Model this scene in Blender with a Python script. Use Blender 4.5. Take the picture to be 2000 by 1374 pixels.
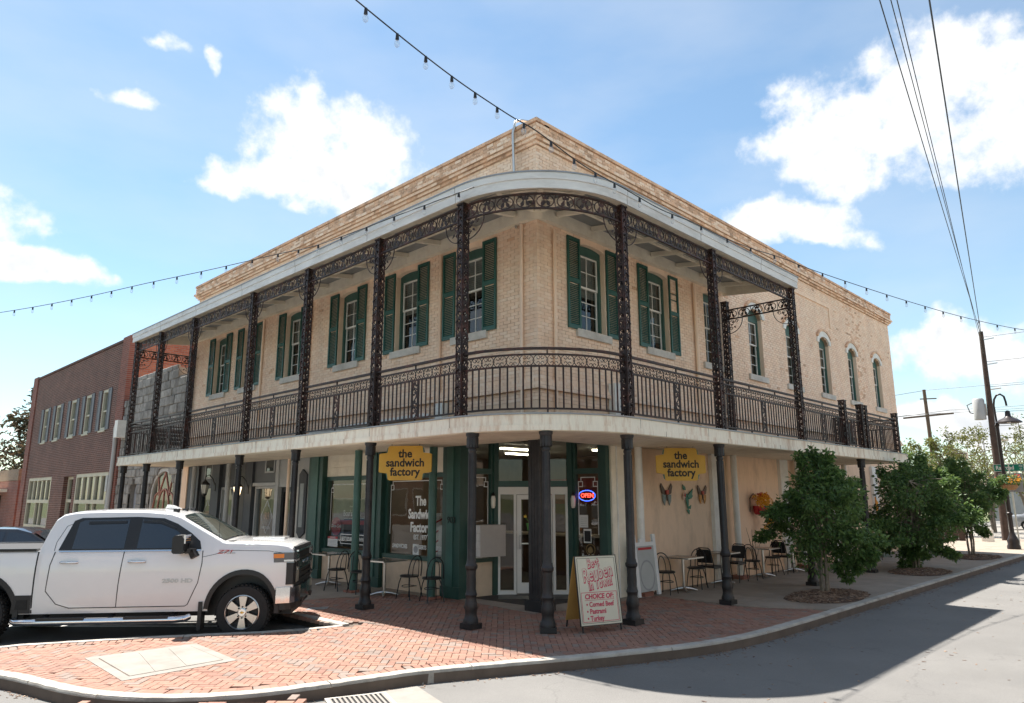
import bpy, bmesh, math, random
from mathutils import Vector, Matrix
R = math.radians
random.seed(7)
scene = bpy.context.scene
for o in list(bpy.data.objects): bpy.data.objects.remove(o)

# ------------------------------------------------------------ camera
cam_d = bpy.data.cameras.new('camera'); cam = bpy.data.objects.new('camera', cam_d)
scene.collection.objects.link(cam); scene.camera = cam
cam_d.sensor_width = 36.0; cam_d.lens = 24.9; cam_d.clip_end = 3000; cam_d.clip_start = 0.05
_f = Vector((0.70051056, 0.68444959, 0.20202405)); _r = Vector((0.69910752, -0.71501456, -0.0016868)); _u = Vector((-0.14329561, -0.14241815, 0.97937911))
cam.matrix_world = Matrix(((_r.x, _u.x, -_f.x, -10.451), (_r.y, _u.y, -_f.y, -9.476), (_r.z, _u.z, -_f.z, 2.1), (0, 0, 0, 1)))

# ------------------------------------------------------------ light
SUN_DIR = Vector((0.085, 0.472, 1.0)).normalized()          # towards the sun
SUN_EL = math.asin(SUN_DIR.z); SUN_AZ = math.atan2(SUN_DIR.x, SUN_DIR.y)
sd = bpy.data.lights.new('sun', 'SUN'); sd.energy = 3.0; sd.angle = R(0.53); sd.color = (1.0, 0.955, 0.89)
so = bpy.data.objects.new('sun', sd); scene.collection.objects.link(so)
so.rotation_euler = SUN_DIR.to_track_quat('Z', 'Y').to_euler(); so.location = (0, 0, 30)
scene.view_settings.view_transform = 'Standard'; scene.view_settings.look = 'None'
scene.view_settings.gamma = 1.0; scene.view_settings.use_curve_mapping = False
scene.view_settings.exposure = 2.1
SKY_STRENGTH = 0.15

world = bpy.data.worlds.new('World'); scene.world = world; world.use_nodes = True
wt = world.node_tree; wt.nodes.clear()
def wn(t, **k):
    n = wt.nodes.new(t)
    for a, b in k.items(): setattr(n, a, b)
    return n
def wl(a, b): wt.links.new(a, b)
def wmath(op, a, b=None, c=None, clamp=False):
    n = wn('ShaderNodeMath', operation=op); n.use_clamp = clamp
    for i, v in enumerate((a, b, c)):
        if v is None: continue
        if isinstance(v, (int, float)): n.inputs[i].default_value = v
        else: wl(v, n.inputs[i])
    return n.outputs[0]
def make_sky():
    out = wn('ShaderNodeOutputWorld'); bg = wn('ShaderNodeBackground')
    sky = wn('ShaderNodeTexSky', sky_type='NISHITA'); sky.sun_disc = False
    sky.sun_elevation = SUN_EL; sky.sun_rotation = SUN_AZ; sky.altitude = 50; sky.air_density = 1.0; sky.dust_density = 0.3; sky.ozone_density = 2.5
    tc = wn('ShaderNodeTexCoord'); vec = tc.outputs['Generated']
    # warp the direction a little so cloud outlines billow
    n1 = wn('ShaderNodeTexNoise'); n1.inputs['Scale'].default_value = 9.0; n1.inputs['Detail'].default_value = 9; n1.inputs['Roughness'].default_value = 0.56
    wl(vec, n1.inputs['Vector'])
    n2 = wn('ShaderNodeTexNoise'); n2.inputs['Scale'].default_value = 30; n2.inputs['Detail'].default_value = 8; n2.inputs['Roughness'].default_value = 0.6
    wl(vec, n2.inputs['Vector'])
    wz = wn('ShaderNodeTexNoise'); wz.inputs['Scale'].default_value = 6.0; wz.inputs['Detail'].default_value = 5; wl(vec, wz.inputs['Vector'])
    wsub = wn('ShaderNodeVectorMath', operation='SUBTRACT'); wl(wz.outputs['Color'], wsub.inputs[0]); wsub.inputs[1].default_value = (0.5, 0.5, 0.5)
    wsc = wn('ShaderNodeVectorMath', operation='SCALE'); wl(wsub.outputs[0], wsc.inputs[0]); wsc.inputs['Scale'].default_value = 0.16
    wad = wn('ShaderNodeVectorMath', operation='ADD'); wl(vec, wad.inputs[0]); wl(wsc.outputs[0], wad.inputs[1]); vec0 = vec; vec = wad.outputs[0]
    blobs = [((0.460,0.767,0.452),0.125,0.080),((0.405,0.820,0.405),0.085,0.035),((0.495,0.760,0.41),0.07,0.05),
             ((0.878,0.165,0.462),0.16,0.085),((0.846,0.291,0.442),0.09,0.035),((0.905,0.125,0.425),0.12,0.075),((0.882,0.234,0.425),0.11,0.045),((0.866,0.345,0.350),0.085,0.042),((0.888,0.310,0.328),0.07,0.03),((0.165,0.950,0.262),0.078,0.032),
             ((0.217,0.866,0.451),0.055,0.019),((0.254,0.812,0.525),0.045,0.019),((0.967,0.207,0.155),0.105,0.042),((0.971,0.220,0.085),0.12,0.022),
             ((0.309,0.791,0.528),0.016,0.022)]
    rr = random.Random(11)
    for i in range(44):                                   # sky goes on outside the frame, with extra clouds added for fill light
        az = R(118 + (i % 22)*11.6 + rr.uniform(-4, 4)); el = R(rr.uniform(9, 30) if i < 22 else rr.uniform(32, 62)); w = rr.uniform(0.10, 0.20)
        blobs.append(((math.sin(az)*math.cos(el), math.cos(az)*math.cos(el), math.sin(el)), w, w*rr.uniform(0.35, 0.6)))
    F = None
    for c, a, b in blobs:
        c = Vector(c).normalized(); rt = Vector((c.y, -c.x, 0)).normalized(); up = rt.cross(c)
        def dot(v):
            n = wn('ShaderNodeVectorMath', operation='DOT_PRODUCT'); wl(vec, n.inputs[0]); n.inputs[1].default_value = v; return n.outputs['Value']
        x = wmath('POWER', wmath('ABSOLUTE', dot(tuple(rt/a))), 2.0); y = wmath('POWER', wmath('ABSOLUTE', dot(tuple(up/b))), 2.0)
        g = wmath('SUBTRACT', 1.0, wmath('ADD', x, y))
        g = wmath('MAXIMUM', g if a > 0.06 else wmath('SUBTRACT', g, 0.62), -1.0)
        front = wmath('GREATER_THAN', dot(tuple(c)), 0.0)
        g = wmath('MULTIPLY_ADD', wmath('ADD', g, 1.0), front, -1.0)
        F = g if F is None else wmath('SMOOTH_MAX', F, g, 0.3)
    nz = wmath('MULTIPLY_ADD', wmath('SUBTRACT', n1.outputs['Fac'], 0.5), 3.0, wmath('MULTIPLY', wmath('SUBTRACT', n2.outputs['Fac'], 0.5), 2.0))
    fld = wmath('ADD', wmath('MULTIPLY_ADD', F, 1.1, -0.30), nz)
    ramp = wn('ShaderNodeMapRange'); ramp.interpolation_type = 'SMOOTHSTEP'; ramp.inputs['From Min'].default_value = -0.30; ramp.inputs['From Max'].default_value = 0.75
    wl(fld, ramp.inputs['Value'])
    core = wn('ShaderNodeMapRange'); core.interpolation_type = 'SMOOTHSTEP'; core.inputs['From Min'].default_value = 0.35; core.inputs['From Max'].default_value = 1.3
    wl(fld, core.inputs['Value'])
    # thin high wisps
    mp = wn('ShaderNodeMapping'); mp.inputs['Scale'].default_value = (2.2, 2.2, 6.0); wl(vec0, mp.inputs['Vector'])
    n3 = wn('ShaderNodeTexNoise'); n3.inputs['Scale'].default_value = 1.6; n3.inputs['Detail'].default_value = 6; wl(mp.outputs['Vector'], n3.inputs['Vector'])
    w3 = wn('ShaderNodeMapRange'); w3.inputs['From Min'].default_value = 0.35; w3.inputs['From Max'].default_value = 0.75; w3.inputs['To Min'].default_value = 0.0; w3.inputs['To Max'].default_value = 0.30
    wl(n3.outputs['Fac'], w3.inputs['Value'])
    ccol = wn('ShaderNodeMix', data_type='RGBA'); wl(wmath('MULTIPLY', core.outputs['Result'], wmath('MULTIPLY_ADD', n1.outputs['Fac'], 3.2, -1.25, clamp=True), clamp=True), ccol.inputs['Factor'])
    ccol.inputs['A'].default_value = (1.85, 1.85, 1.85, 1); ccol.inputs['B'].default_value = (1.2, 1.27, 1.34, 1)
    haze_c = wn('ShaderNodeMix', data_type='RGBA'); wl(w3.outputs['Result'], haze_c.inputs['Factor']); haze_c.inputs['B'].default_value = (1.5, 1.55, 1.6, 1)
    tint = wn('ShaderNodeVectorMath', operation='MULTIPLY'); wl(sky.outputs[0], tint.inputs[0]); tint.inputs[1].default_value = (0.315, 0.33, 0.295)
    wl(tint.outputs[0], haze_c.inputs['A'])
    mix = wn('ShaderNodeMix', data_type='RGBA'); wl(ramp.outputs['Result'], mix.inputs['Factor'])
    wl(haze_c.outputs['Result'], mix.inputs['A']); wl(ccol.outputs['Result'], mix.inputs['B'])
    wl(mix.outputs['Result'], bg.inputs['Color']); bg.inputs['Strength'].default_value = SKY_STRENGTH
    wl(bg.outputs[0], out.inputs[0])
make_sky()
world.cycles.sampling_method = 'MANUAL'; world.cycles.sample_map_resolution = 1024
try:
    scene.cycles.max_bounces = 6; scene.cycles.transparent_max_bounces = 12; scene.cycles.caustics_reflective = False; scene.cycles.caustics_refractive = False
except Exception: pass

# ------------------------------------------------------------ materials
MATS = {}
def mat(name, col, rough=0.7, metal=0.0, var=0.10, scale=3.0, bump=0.0, bscale=60.0, dirt=None, dirt_amt=0.35, dscale=1.2, coat=0.0, spec=0.5, island=None, stretch=None, emit=None, estr=0.0, trans=0.0, speck=0.0):
    if name in MATS: return MATS[name]
    m = bpy.data.materials.new(name); m.use_nodes = True; nt = m.node_tree; b = nt.nodes['Principled BSDF']
    N = lambda t: nt.nodes.new(t); L = nt.links.new
    b.inputs['Roughness'].default_value = rough; b.inputs['Metallic'].default_value = metal
    b.inputs['Coat Weight'].default_value = coat; b.inputs['Coat Roughness'].default_value = 0.04; b.inputs['Specular IOR Level'].default_value = spec
    geo = N('ShaderNodeNewGeometry'); pos = geo.outputs['Position']
    if stretch:
        mp = N('ShaderNodeMapping'); mp.inputs['Scale'].default_value = stretch; L(pos, mp.inputs['Vector']); posd = mp.outputs['Vector']
    else: posd = pos
    n = N('ShaderNodeTexNoise'); n.inputs['Scale'].default_value = scale; n.inputs['Detail'].default_value = 6; n.inputs['Roughness'].default_value = 0.6; L(posd, n.inputs['Vector'])
    mr = N('ShaderNodeMapRange'); mr.inputs['From Min'].default_value = 0.3; mr.inputs['From Max'].default_value = 0.7
    mr.inputs['To Min'].default_value = 1 - var; mr.inputs['To Max'].default_value = 1 + var; L(n.outputs['Fac'], mr.inputs['Value'])
    if island:                                             # piece-to-piece colour differences
        oi = N('ShaderNodeObjectInfo'); ad = N('ShaderNodeMath'); ad.operation = 'ADD'; L(geo.outputs['Random Per Island'], ad.inputs[0]); L(oi.outputs['Random'], ad.inputs[1])
        fr = N('ShaderNodeMath'); fr.operation = 'FRACT'; L(ad.outputs[0], fr.inputs[0])
        cr = N('ShaderNodeValToRGB'); cr.color_ramp.interpolation = 'LINEAR'
        el = cr.color_ramp.elements; el[0].position = island[0][0]; el[0].color = (*island[0][1], 1); el[1].position = island[-1][0]; el[1].color = (*island[-1][1], 1)
        for p, c in island[1:-1]:
            e = el.new(p); e.color = (*c, 1)
        L(fr.outputs[0], cr.inputs['Fac']); base = cr.outputs['Color']
    else:
        rgb = N('ShaderNodeRGB'); rgb.outputs[0].default_value = (*col, 1); base = rgb.outputs[0]
    mul = N('ShaderNodeVectorMath'); mul.operation = 'MULTIPLY'; L(base, mul.inputs[0])
    cx = N('ShaderNodeCombineXYZ')
    for i in range(3): L(mr.outputs[0], cx.inputs[i])
    L(cx.outputs[0], mul.inputs[1]); c = mul.outputs[0]
    if dirt:
        nd = N('ShaderNodeTexNoise'); nd.inputs['Scale'].default_value = dscale; nd.inputs['Detail'].default_value = 9; nd.inputs['Roughness'].default_value = 0.68; L(posd, nd.inputs['Vector'])
        md = N('ShaderNodeMapRange'); md.inputs['From Min'].default_value = 0.48; md.inputs['From Max'].default_value = 0.72; md.inputs['To Max'].default_value = dirt_amt; L(nd.outputs['Fac'], md.inputs['Value'])
        mx = N('ShaderNodeMix'); mx.data_type = 'RGBA'; L(md.outputs[0], mx.inputs['Factor']); L(c, mx.inputs['A']); mx.inputs['B'].default_value = (*dirt, 1); c = mx.outputs['Result']
    if speck:
        ns = N('ShaderNodeTexNoise'); ns.inputs['Scale'].default_value = 95; ns.inputs['Detail'].default_value = 3; ns.inputs['Roughness'].default_value = 0.8; L(pos, ns.inputs['Vector'])
        ms = N('ShaderNodeMapRange'); ms.inputs['From Min'].default_value = 0.3; ms.inputs['From Max'].default_value = 0.7; ms.inputs['To Min'].default_value = 1-speck; ms.inputs['To Max'].default_value = 1+speck; L(ns.outputs['Fac'], ms.inputs['Value'])
        vo = N('ShaderNodeTexVoronoi'); vo.feature = 'DISTANCE_TO_EDGE'; vo.inputs['Scale'].default_value = 0.23; nw = N('ShaderNodeTexNoise'); nw.inputs['Scale'].default_value = 1.4; nw.inputs['Detail'].default_value = 6; L(pos, nw.inputs['Vector'])
        aw = N('ShaderNodeVectorMath'); aw.operation = 'MULTIPLY_ADD'; L(nw.outputs['Color'], aw.inputs[0]); aw.inputs[1].default_value = (1.6, 1.6, 0); L(pos, aw.inputs[2]); L(aw.outputs[0], vo.inputs['Vector'])
        mc = N('ShaderNodeMapRange'); mc.inputs['From Min'].default_value = 0.0; mc.inputs['From Max'].default_value = 0.006; mc.inputs['To Min'].default_value = 0.84; mc.inputs['To Max'].default_value = 1.0; L(vo.outputs['Distance'], mc.inputs['Value'])
        pm = N('ShaderNodeMath'); pm.operation = 'MULTIPLY'; L(ms.outputs[0], pm.inputs[0]); L(mc.outputs[0], pm.inputs[1])
        sv = N('ShaderNodeVectorMath'); sv.operation = 'SCALE'; L(c, sv.inputs[0]); L(pm.outputs[0], sv.inputs['Scale']); c = sv.outputs[0]
    L(c, b.inputs['Base Color'])
    if bump:
        nb = N('ShaderNodeTexNoise'); nb.inputs['Scale'].default_value = bscale; nb.inputs['Detail'].default_value = 5; L(pos, nb.inputs['Vector'])
        bp = N('ShaderNodeBump'); bp.inputs['Strength'].default_value = bump; bp.inputs['Distance'].default_value = 0.01; L(nb.outputs['Fac'], bp.inputs['Height']); L(bp.outputs[0], b.inputs['Normal'])
    if emit:
        b.inputs['Emission Color'].default_value = (*emit, 1); b.inputs['Emission Strength'].default_value = estr
    if trans: b.inputs['Transmission Weight'].default_value = trans
    MATS[name] = m; return m
def glass_mat(name, tint=(0.9, 0.95, 0.95), ior=1.5, rough=0.0, wav=0.0, extra=0.0):
    m = bpy.data.materials.new(name); m.use_nodes = True; nt = m.node_tree; nt.nodes.clear(); N = nt.nodes.new; L = nt.links.new
    out = N('ShaderNodeOutputMaterial'); mix = N('ShaderNodeMixShader'); fr = N('ShaderNodeFresnel'); fr.inputs['IOR'].default_value = ior
    ge = N('ShaderNodeNewGeometry'); ii = N('ShaderNodeMath'); ii.operation = 'MULTIPLY_ADD'   # a pane has the same Fresnel from either face
    ii.inputs[1].default_value = 1.0/ior - ior; ii.inputs[2].default_value = ior; L(ge.outputs['Backfacing'], ii.inputs[0]); L(ii.outputs[0], fr.inputs['IOR'])
    ad = N('ShaderNodeMath'); ad.operation = 'MULTIPLY_ADD'; ad.inputs[1].default_value = 1.35; ad.inputs[2].default_value = extra; ad.use_clamp = True; L(fr.outputs[0], ad.inputs[0])
    tr = N('ShaderNodeBsdfTransparent'); tr.inputs[0].default_value = (*tint, 1); gl = N('ShaderNodeBsdfGlossy'); gl.inputs['Roughness'].default_value = rough
    if wav:
        nb = N('ShaderNodeTexNoise'); nb.inputs['Scale'].default_value = 2.2; L(ge.outputs['Position'], nb.inputs['Vector'])
        bp = N('ShaderNodeBump'); bp.inputs['Strength'].default_value = wav; bp.inputs['Distance'].default_value = 0.02; L(nb.outputs['Fac'], bp.inputs['Height']); L(bp.outputs[0], gl.inputs['Normal'])
    L(ad.outputs[0], mix.inputs[0]); L(tr.outputs[0], mix.inputs[1]); L(gl.outputs[0], mix.inputs[2]); L(mix.outputs[0], out.inputs[0])
    MATS[name] = m; return m

PEACH = mat('painted_brick', (0.91, 0.685, 0.49), 0.72, var=0.09, scale=1.6, bump=0.25, bscale=90, dirt=(0.74, 0.48, 0.34), dirt_amt=0.45, dscale=1.1, stretch=(1.5, 1.5, 0.55), island=[(0, (0.89, 0.635, 0.455)), (0.5, (0.93, 0.69, 0.505)), (1, (0.95, 0.74, 0.57))])
PEACH_WORN = mat('worn_painted_brick', (0.80, 0.51, 0.33), 0.78, var=0.16, scale=5, bump=0.35, bscale=80, dirt=(0.12, 0.07, 0.05), dirt_amt=0.75, dscale=2.6)
MORTAR = mat('painted_mortar', (0.60, 0.41, 0.28), 0.9, var=0.25, scale=3, dirt=(0.20, 0.10, 0.06), dirt_amt=0.85, dscale=1.0)  # painted-over joints, blotched darker in patches
PLASTER = mat('peach_plaster', (0.86, 0.62, 0.435), 0.8, var=0.08, scale=1.3, bump=0.12, bscale=30, dirt=(0.36, 0.24, 0.16), dirt_amt=0.6, dscale=1.3, stretch=(1.6, 1.6, 0.6))
CREAM = mat('cream_boards', (0.84, 0.76, 0.62), 0.6, var=0.07, scale=4, dirt=(0.35, 0.22, 0.12), dirt_amt=0.22, dscale=2.5)
WHITE = mat('white_trim', (0.80, 0.77, 0.71), 0.5, var=0.06, scale=4, dirt=(0.36, 0.30, 0.24), dirt_amt=0.3, dscale=2.2)
FASCIA = mat('weathered_fascia', (0.72, 0.71, 0.69), 0.55, var=0.08, scale=3, dirt=(0.28, 0.25, 0.22), dirt_amt=0.45, dscale=1.6, stretch=(0.7, 0.7, 3))
DECKF = mat('rust_streaked_fascia', (0.80, 0.73, 0.60), 0.55, var=0.06, scale=3, dirt=(0.44, 0.22, 0.09), dirt_amt=0.75, dscale=1.0, stretch=(8, 8, 1.6))
SOFFIT = mat('soffit_boards', (0.80, 0.70, 0.55), 0.65, var=0.08, scale=3, dirt=(0.3, 0.2, 0.13), dirt_amt=0.3)
TIN = mat('grey_tin', (0.30, 0.31, 0.32), 0.45, 0.5, var=0.12, scale=3, dirt=(0.2, 0.16, 0.12), dirt_amt=0.3)
GREEN = mat('green_paint', (0.020, 0.066, 0.051), 0.42, var=0.12, scale=4, dirt=(0.012, 0.04, 0.032), dirt_amt=0.4, bump=0.1)
GREEN_L = mat('faded_green_paint', (0.045, 0.115, 0.093), 0.5, var=0.15, scale=3, dirt=(0.03, 0.07, 0.055), dirt_amt=0.4, bump=0.1)
IRON = mat('rusty_brown_iron', (0.030, 0.016, 0.013), 0.5, 0.2, var=0.3, scale=8, dirt=(0.115, 0.035, 0.02), dirt_amt=0.8, dscale=4, bump=0.2)
BLACKIRON = mat('black_iron', (0.011, 0.010, 0.0105), 0.5, 0.0, var=0.2, scale=6, bump=0.15, bscale=120, dirt=(0.06, 0.045, 0.04), dirt_amt=0.5, dscale=3)
STONE = mat('grey_stone', (0.33, 0.31, 0.28), 0.9, var=0.3, scale=5, bump=0.9, bscale=14, dirt=(0.10, 0.09, 0.085), dirt_amt=0.6, dscale=2, island=[(0, (0.20, 0.185, 0.165)), (0.5, (0.28, 0.26, 0.235)), (1, (0.36, 0.335, 0.30))])
SILL = mat('stone_sill', (0.62, 0.58, 0.52), 0.8, var=0.1, scale=6, bump=0.2, dirt=(0.22, 0.18, 0.14), dirt_amt=0.5)
CONC = mat('concrete', (0.285, 0.235, 0.185), 0.9, var=0.14, scale=2.2, bump=0.25, bscale=120, dirt=(0.17, 0.12, 0.08), dirt_amt=0.45, dscale=0.8)
CONC_L = mat('pale_concrete', (0.25, 0.228, 0.20), 0.9, var=0.1, scale=3, bump=0.25, bscale=120, dirt=(0.17, 0.145, 0.12), dirt_amt=0.55, dscale=2.2)
KERBM = mat('kerb_concrete', (0.40, 0.37, 0.325), 0.92, var=0.18, scale=3.5, bump=0.5, bscale=70, dirt=(0.13, 0.095, 0.07), dirt_amt=0.6, dscale=2.4)
ASPHALT = mat('asphalt', (0.155, 0.148, 0.138), 0.9, var=0.10, scale=0.7, speck=0.22, bump=0.6, bscale=170, dirt=(0.125, 0.12, 0.115), dirt_amt=0.45, dscale=0.5)
PAVER = mat('clay_paver', (0.3, 0.15, 0.11), 0.8, var=0.12, scale=14, bump=0.25, bscale=120, dirt=(0.12, 0.08, 0.065), dirt_amt=0.5, dscale=1.1,
            island=[(0.0, (0.255, 0.13, 0.088)), (0.3, (0.28, 0.148, 0.10)), (0.55, (0.23, 0.108, 0.074)), (0.80, (0.29, 0.16, 0.113)), (0.86, (0.205, 0.15, 0.12)), (1.0, (0.22, 0.165, 0.135))])
SAND = mat('joint_sand', (0.12, 0.09, 0.07), 0.95, var=0.2)
BLACK = mat('black_plastic', (0.012, 0.012, 0.013), 0.45, var=0.1)
RUBBER = mat('tyre_rubber', (0.018, 0.017, 0.016), 0.85, var=0.2, scale=20, bump=0.3)
CHROME = mat('chrome', (0.75, 0.75, 0.76), 0.08, 1.0, var=0.02)
STEEL = mat('brushed_steel', (0.55, 0.54, 0.52), 0.28, 1.0, var=0.06)
ALU = mat('white_aluminium', (0.72, 0.69, 0.64), 0.4, var=0.05)
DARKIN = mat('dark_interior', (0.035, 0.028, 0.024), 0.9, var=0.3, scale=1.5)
GLASS = glass_mat('window_glass', (0.70, 0.76, 0.75), 1.5, wav=0.05, extra=0.02)
SHOPGLASS = glass_mat('shop_glass', (0.62, 0.66, 0.65), 1.5, wav=0.04, extra=0.0)
BLIND = mat('blind_slats', (0.30, 0.29, 0.27), 0.6, var=0.05)

# ------------------------------------------------------------ mesh helpers
COL = scene.collection
FL = lambda u, d, z: (-d, u, z)                 # street front along +y: u along it, d out of the wall
FR = lambda u, d, z: (u, -d, z)                 # street front along +x
ID = lambda x, y, z: (x, y, z)
class MB:
    def __init__(s): s.v = []; s.f = []
    def add(s, vs, fs):
        o = len(s.v); s.v += [tuple(p) for p in vs]; s.f += [tuple(i + o for i in f) for f in fs]; return s
    def box(s, a0, a1, b0, b1, c0, c1, F=ID, skip=()):
        P = [F(x, y, z) for z in (c0, c1) for y in (b0, b1) for x in (a0, a1)]
        fs = {'b': (0, 2, 3, 1), 't': (4, 5, 7, 6), 'y0': (0, 1, 5, 4), 'y1': (2, 6, 7, 3), 'x0': (0, 4, 6, 2), 'x1': (1, 3, 7, 5)}
        return s.add(P, [f for k, f in fs.items() if k not in skip])
    def bar(s, p0, p1, w, h, up=(0, 0, 1)):
        p0, p1 = Vector(p0), Vector(p1); d = (p1 - p0).normalized(); up = Vector(up)
        if abs(d.dot(up)) > 0.98: up = Vector((1, 0, 0))
        r = d.cross(up).normalized() * w / 2; u = r.cross(d).normalized() * h / 2
        P = [p + a * r + b * u for p in (p0, p1) for a, b in ((-1, -1), (1, -1), (1, 1), (-1, 1))]
        return s.add(P, [(0, 3, 2, 1), (4, 5, 6, 7), (0, 1, 5, 4), (1, 2, 6, 5), (2, 3, 7, 6), (3, 0, 4, 7)])
    def tube(s, pts, r, n=8, caps=True):
        pts = [Vector(p) for p in pts]; m = len(pts); rs = r if isinstance(r, (list, tuple)) else [r] * m
        o = len(s.v); prev = None
        for i, p in enumerate(pts):
            t = (pts[min(i + 1, m - 1)] - pts[max(i - 1, 0)]).normalized()
            if prev is None:
                a = t.cross(Vector((0, 0, 1)))
                if a.length < 1e-3: a = Vector((1, 0, 0))
            else: a = prev - t * prev.dot(t)
            a.normalize(); prev = a; b = t.cross(a)
            for k in range(n):
                th = 2 * math.pi * k / n; s.v.append(tuple(p + (a * math.cos(th) + b * math.sin(th)) * rs[i]))
        for i in range(m - 1):
            for k in range(n): s.f.append((o + i*n + k, o + i*n + (k+1) % n, o + (i+1)*n + (k+1) % n, o + (i+1)*n + k))
        if caps: s.f.append(tuple(o + k for k in range(n))[::-1]); s.f.append(tuple(o + (m-1)*n + k for k in range(n)))
        return s
    def lathe(s, prof, c=(0, 0, 0), n=20, F=None, loop=False):
        F = F or (lambda r, th, z: (c[0] + r*math.cos(th), c[1] + r*math.sin(th), c[2] + z))
        o = len(s.v)
        for r, z in prof:
            for k in range(n): s.v.append(F(r, 2*math.pi*k/n, z))
        for i in range(len(prof) - 1):
            for k in range(n): s.f.append((o+i*n+k, o+i*n+(k+1) % n, o+(i+1)*n+(k+1) % n, o+(i+1)*n+k))
        if loop:
            i = len(prof)-1
            for k in range(n): s.f.append((o+i*n+k, o+i*n+(k+1) % n, o+(k+1) % n, o+k))
        else: s.f.append(tuple(o+k for k in range(n))[::-1]); s.f.append(tuple(o+(len(prof)-1)*n+k for k in range(n)))
        return s
    def prism(s, poly, d0, d1, F=ID):
        """poly of (a, b); F(a, d, b)"""
        n = len(poly); o = len(s.v)
        s.v += [F(a, d0, b) for a, b in poly] + [F(a, d1, b) for a, b in poly]
        s.f.append(tuple(range(o, o+n))); s.f.append(tuple(range(o+2*n-1, o+n-1, -1)))
        for i in range(n): j = (i+1) % n; s.f.append((o+i, o+n+i, o+n+j, o+j))
        return s
    def slab(s, poly, z0, z1): return s.prism([(x, y) for x, y in poly], z0, z1, lambda a, d, b: (a, b, d))
    def ribbon(s, path, w, d0, d1, F, closed=False):
        """flat cast strip along a 2-D path (a, b), width w, from depth d0 to d1"""
        m = len(path); L = []; Rr = []
        for i in range(m):
            if closed: p, q = path[i-1], path[(i+1) % m]
            else: p, q = path[max(i-1, 0)], path[min(i+1, m-1)]
            tx, ty = q[0]-p[0], q[1]-p[1]; l = math.hypot(tx, ty) or 1; nx, ny = -ty/l*w/2, tx/l*w/2
            L.append((path[i][0]+nx, path[i][1]+ny)); Rr.append((path[i][0]-nx, path[i][1]-ny))
        o = len(s.v)
        for a, b in zip(L, Rr): s.v += [F(a[0], d0, a[1]), F(b[0], d0, b[1]), F(b[0], d1, b[1]), F(a[0], d1, a[1])]
        for i in range(m if closed else m-1):
            p, q = o+i*4, o+((i+1) % m)*4
            for k in range(4): s.f.append((p+k, p+(k+1) % 4, q+(k+1) % 4, q+k))
        return s
    def ball(s, c, r, n=8, m=6):
        prof = [(r*math.sin(math.pi*i/m), -r*math.cos(math.pi*i/m)) for i in range(m+1)]
        prof[0] = (1e-4, -r); prof[-1] = (1e-4, r); return s.lathe(prof, c, n)
    def mesh(s, name, m, smooth=None, recalc=True):
        me = bpy.data.meshes.new(name); me.from_pydata(s.v, [], s.f)
        if recalc:
            bm = bmesh.new(); bm.from_mesh(me); bmesh.ops.recalc_face_normals(bm, faces=bm.faces[:]); bm.to_mesh(me); bm.free()
        if m: me.materials.append(m)
        if smooth is not None:
            me.polygons.foreach_set('use_smooth', [True]*len(me.polygons))
            try: me.set_sharp_from_angle(angle=R(smooth))
            except Exception: pass
        me.update(); return me
    def build(s, name, m, parent=None, smooth=None, recalc=True, **props):
        return link(name, s.mesh(name, m, smooth, recalc), parent, **props)
def link(name, me, parent=None, loc=None, rotz=None, mw=None, **props):
    o = bpy.data.objects.new(name, me); COL.objects.link(o)
    if parent is not None: o.parent = parent
    if loc is not None: o.location = loc
    if rotz is not None: o.rotation_euler = (0, 0, rotz)
    if mw is not None: o.matrix_basis = mw
    for k, v in props.items(): o[k] = v
    return o
def thing(name, label, category, loc=(0, 0, 0), rotz=0.0, group=None):
    o = link(name, None, None, loc, rotz, label=label, category=category)
    if group: o['group'] = group
    return o
def tag(o, label, category, group=None):
    o['label'] = label; o['category'] = category
    if group: o['group'] = group
    return o
def copy_tree(o, parent=None):
    c = o.copy(); COL.objects.link(c); c.parent = parent
    for ch in list(o.children): copy_tree(ch, c)
    return c
def arc(cx, cy, r, a0, a1, n, ry=None):
    ry = ry or r
    return [(cx + r*math.cos(R(a0+(a1-a0)*i/n)), cy + ry*math.sin(R(a0+(a1-a0)*i/n))) for i in range(n+1)]
def inside(p, poly):
    x, y = p; c = False; j = len(poly)-1
    for i in range(len(poly)):
        xi, yi = poly[i]; xj, yj = poly[j]
        if (yi > y) != (yj > y) and x < (xj-xi)*(y-yi)/(yj-yi)+xi: c = not c
        j = i
    return c
_dg = None
def text_mesh(s, size, ext=0.004, bold=0.0, align='CENTER', shear=0.0, sx=1.0, mname='text', spacing=1.0):
    cu = bpy.data.curves.new('lettering', 'FONT'); cu.body = s; cu.size = size; cu.extrude = ext; cu.offset = bold; cu.align_x = align; cu.align_y = 'CENTER'; cu.shear = shear; cu.space_character = spacing; cu.resolution_u = 3
    o = bpy.data.objects.new('lettering', cu); COL.objects.link(o)
    dg = bpy.context.evaluated_depsgraph_get(); me = bpy.data.meshes.new_from_object(o.evaluated_get(dg)); me.name = mname
    bpy.data.objects.remove(o); bpy.data.curves.remove(cu)
    if sx != 1.0: me.transform(Matrix.Diagonal((sx, 1, 1, 1)))
    return me
def basis(o, ex, ey, ez):
    return Matrix(((ex[0], ey[0], ez[0], o[0]), (ex[1], ey[1], ez[1], o[1]), (ex[2], ey[2], ez[2], o[2]), (0, 0, 0, 1)))
def lettering(s, size, m, mw, parent=None, name='lettering', **k):
    """text lying in the matrix's x-y plane, facing its z axis"""
    me = text_mesh(s, size, **k); me.materials.append(m); return link(name, me, parent, mw=mw)
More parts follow.
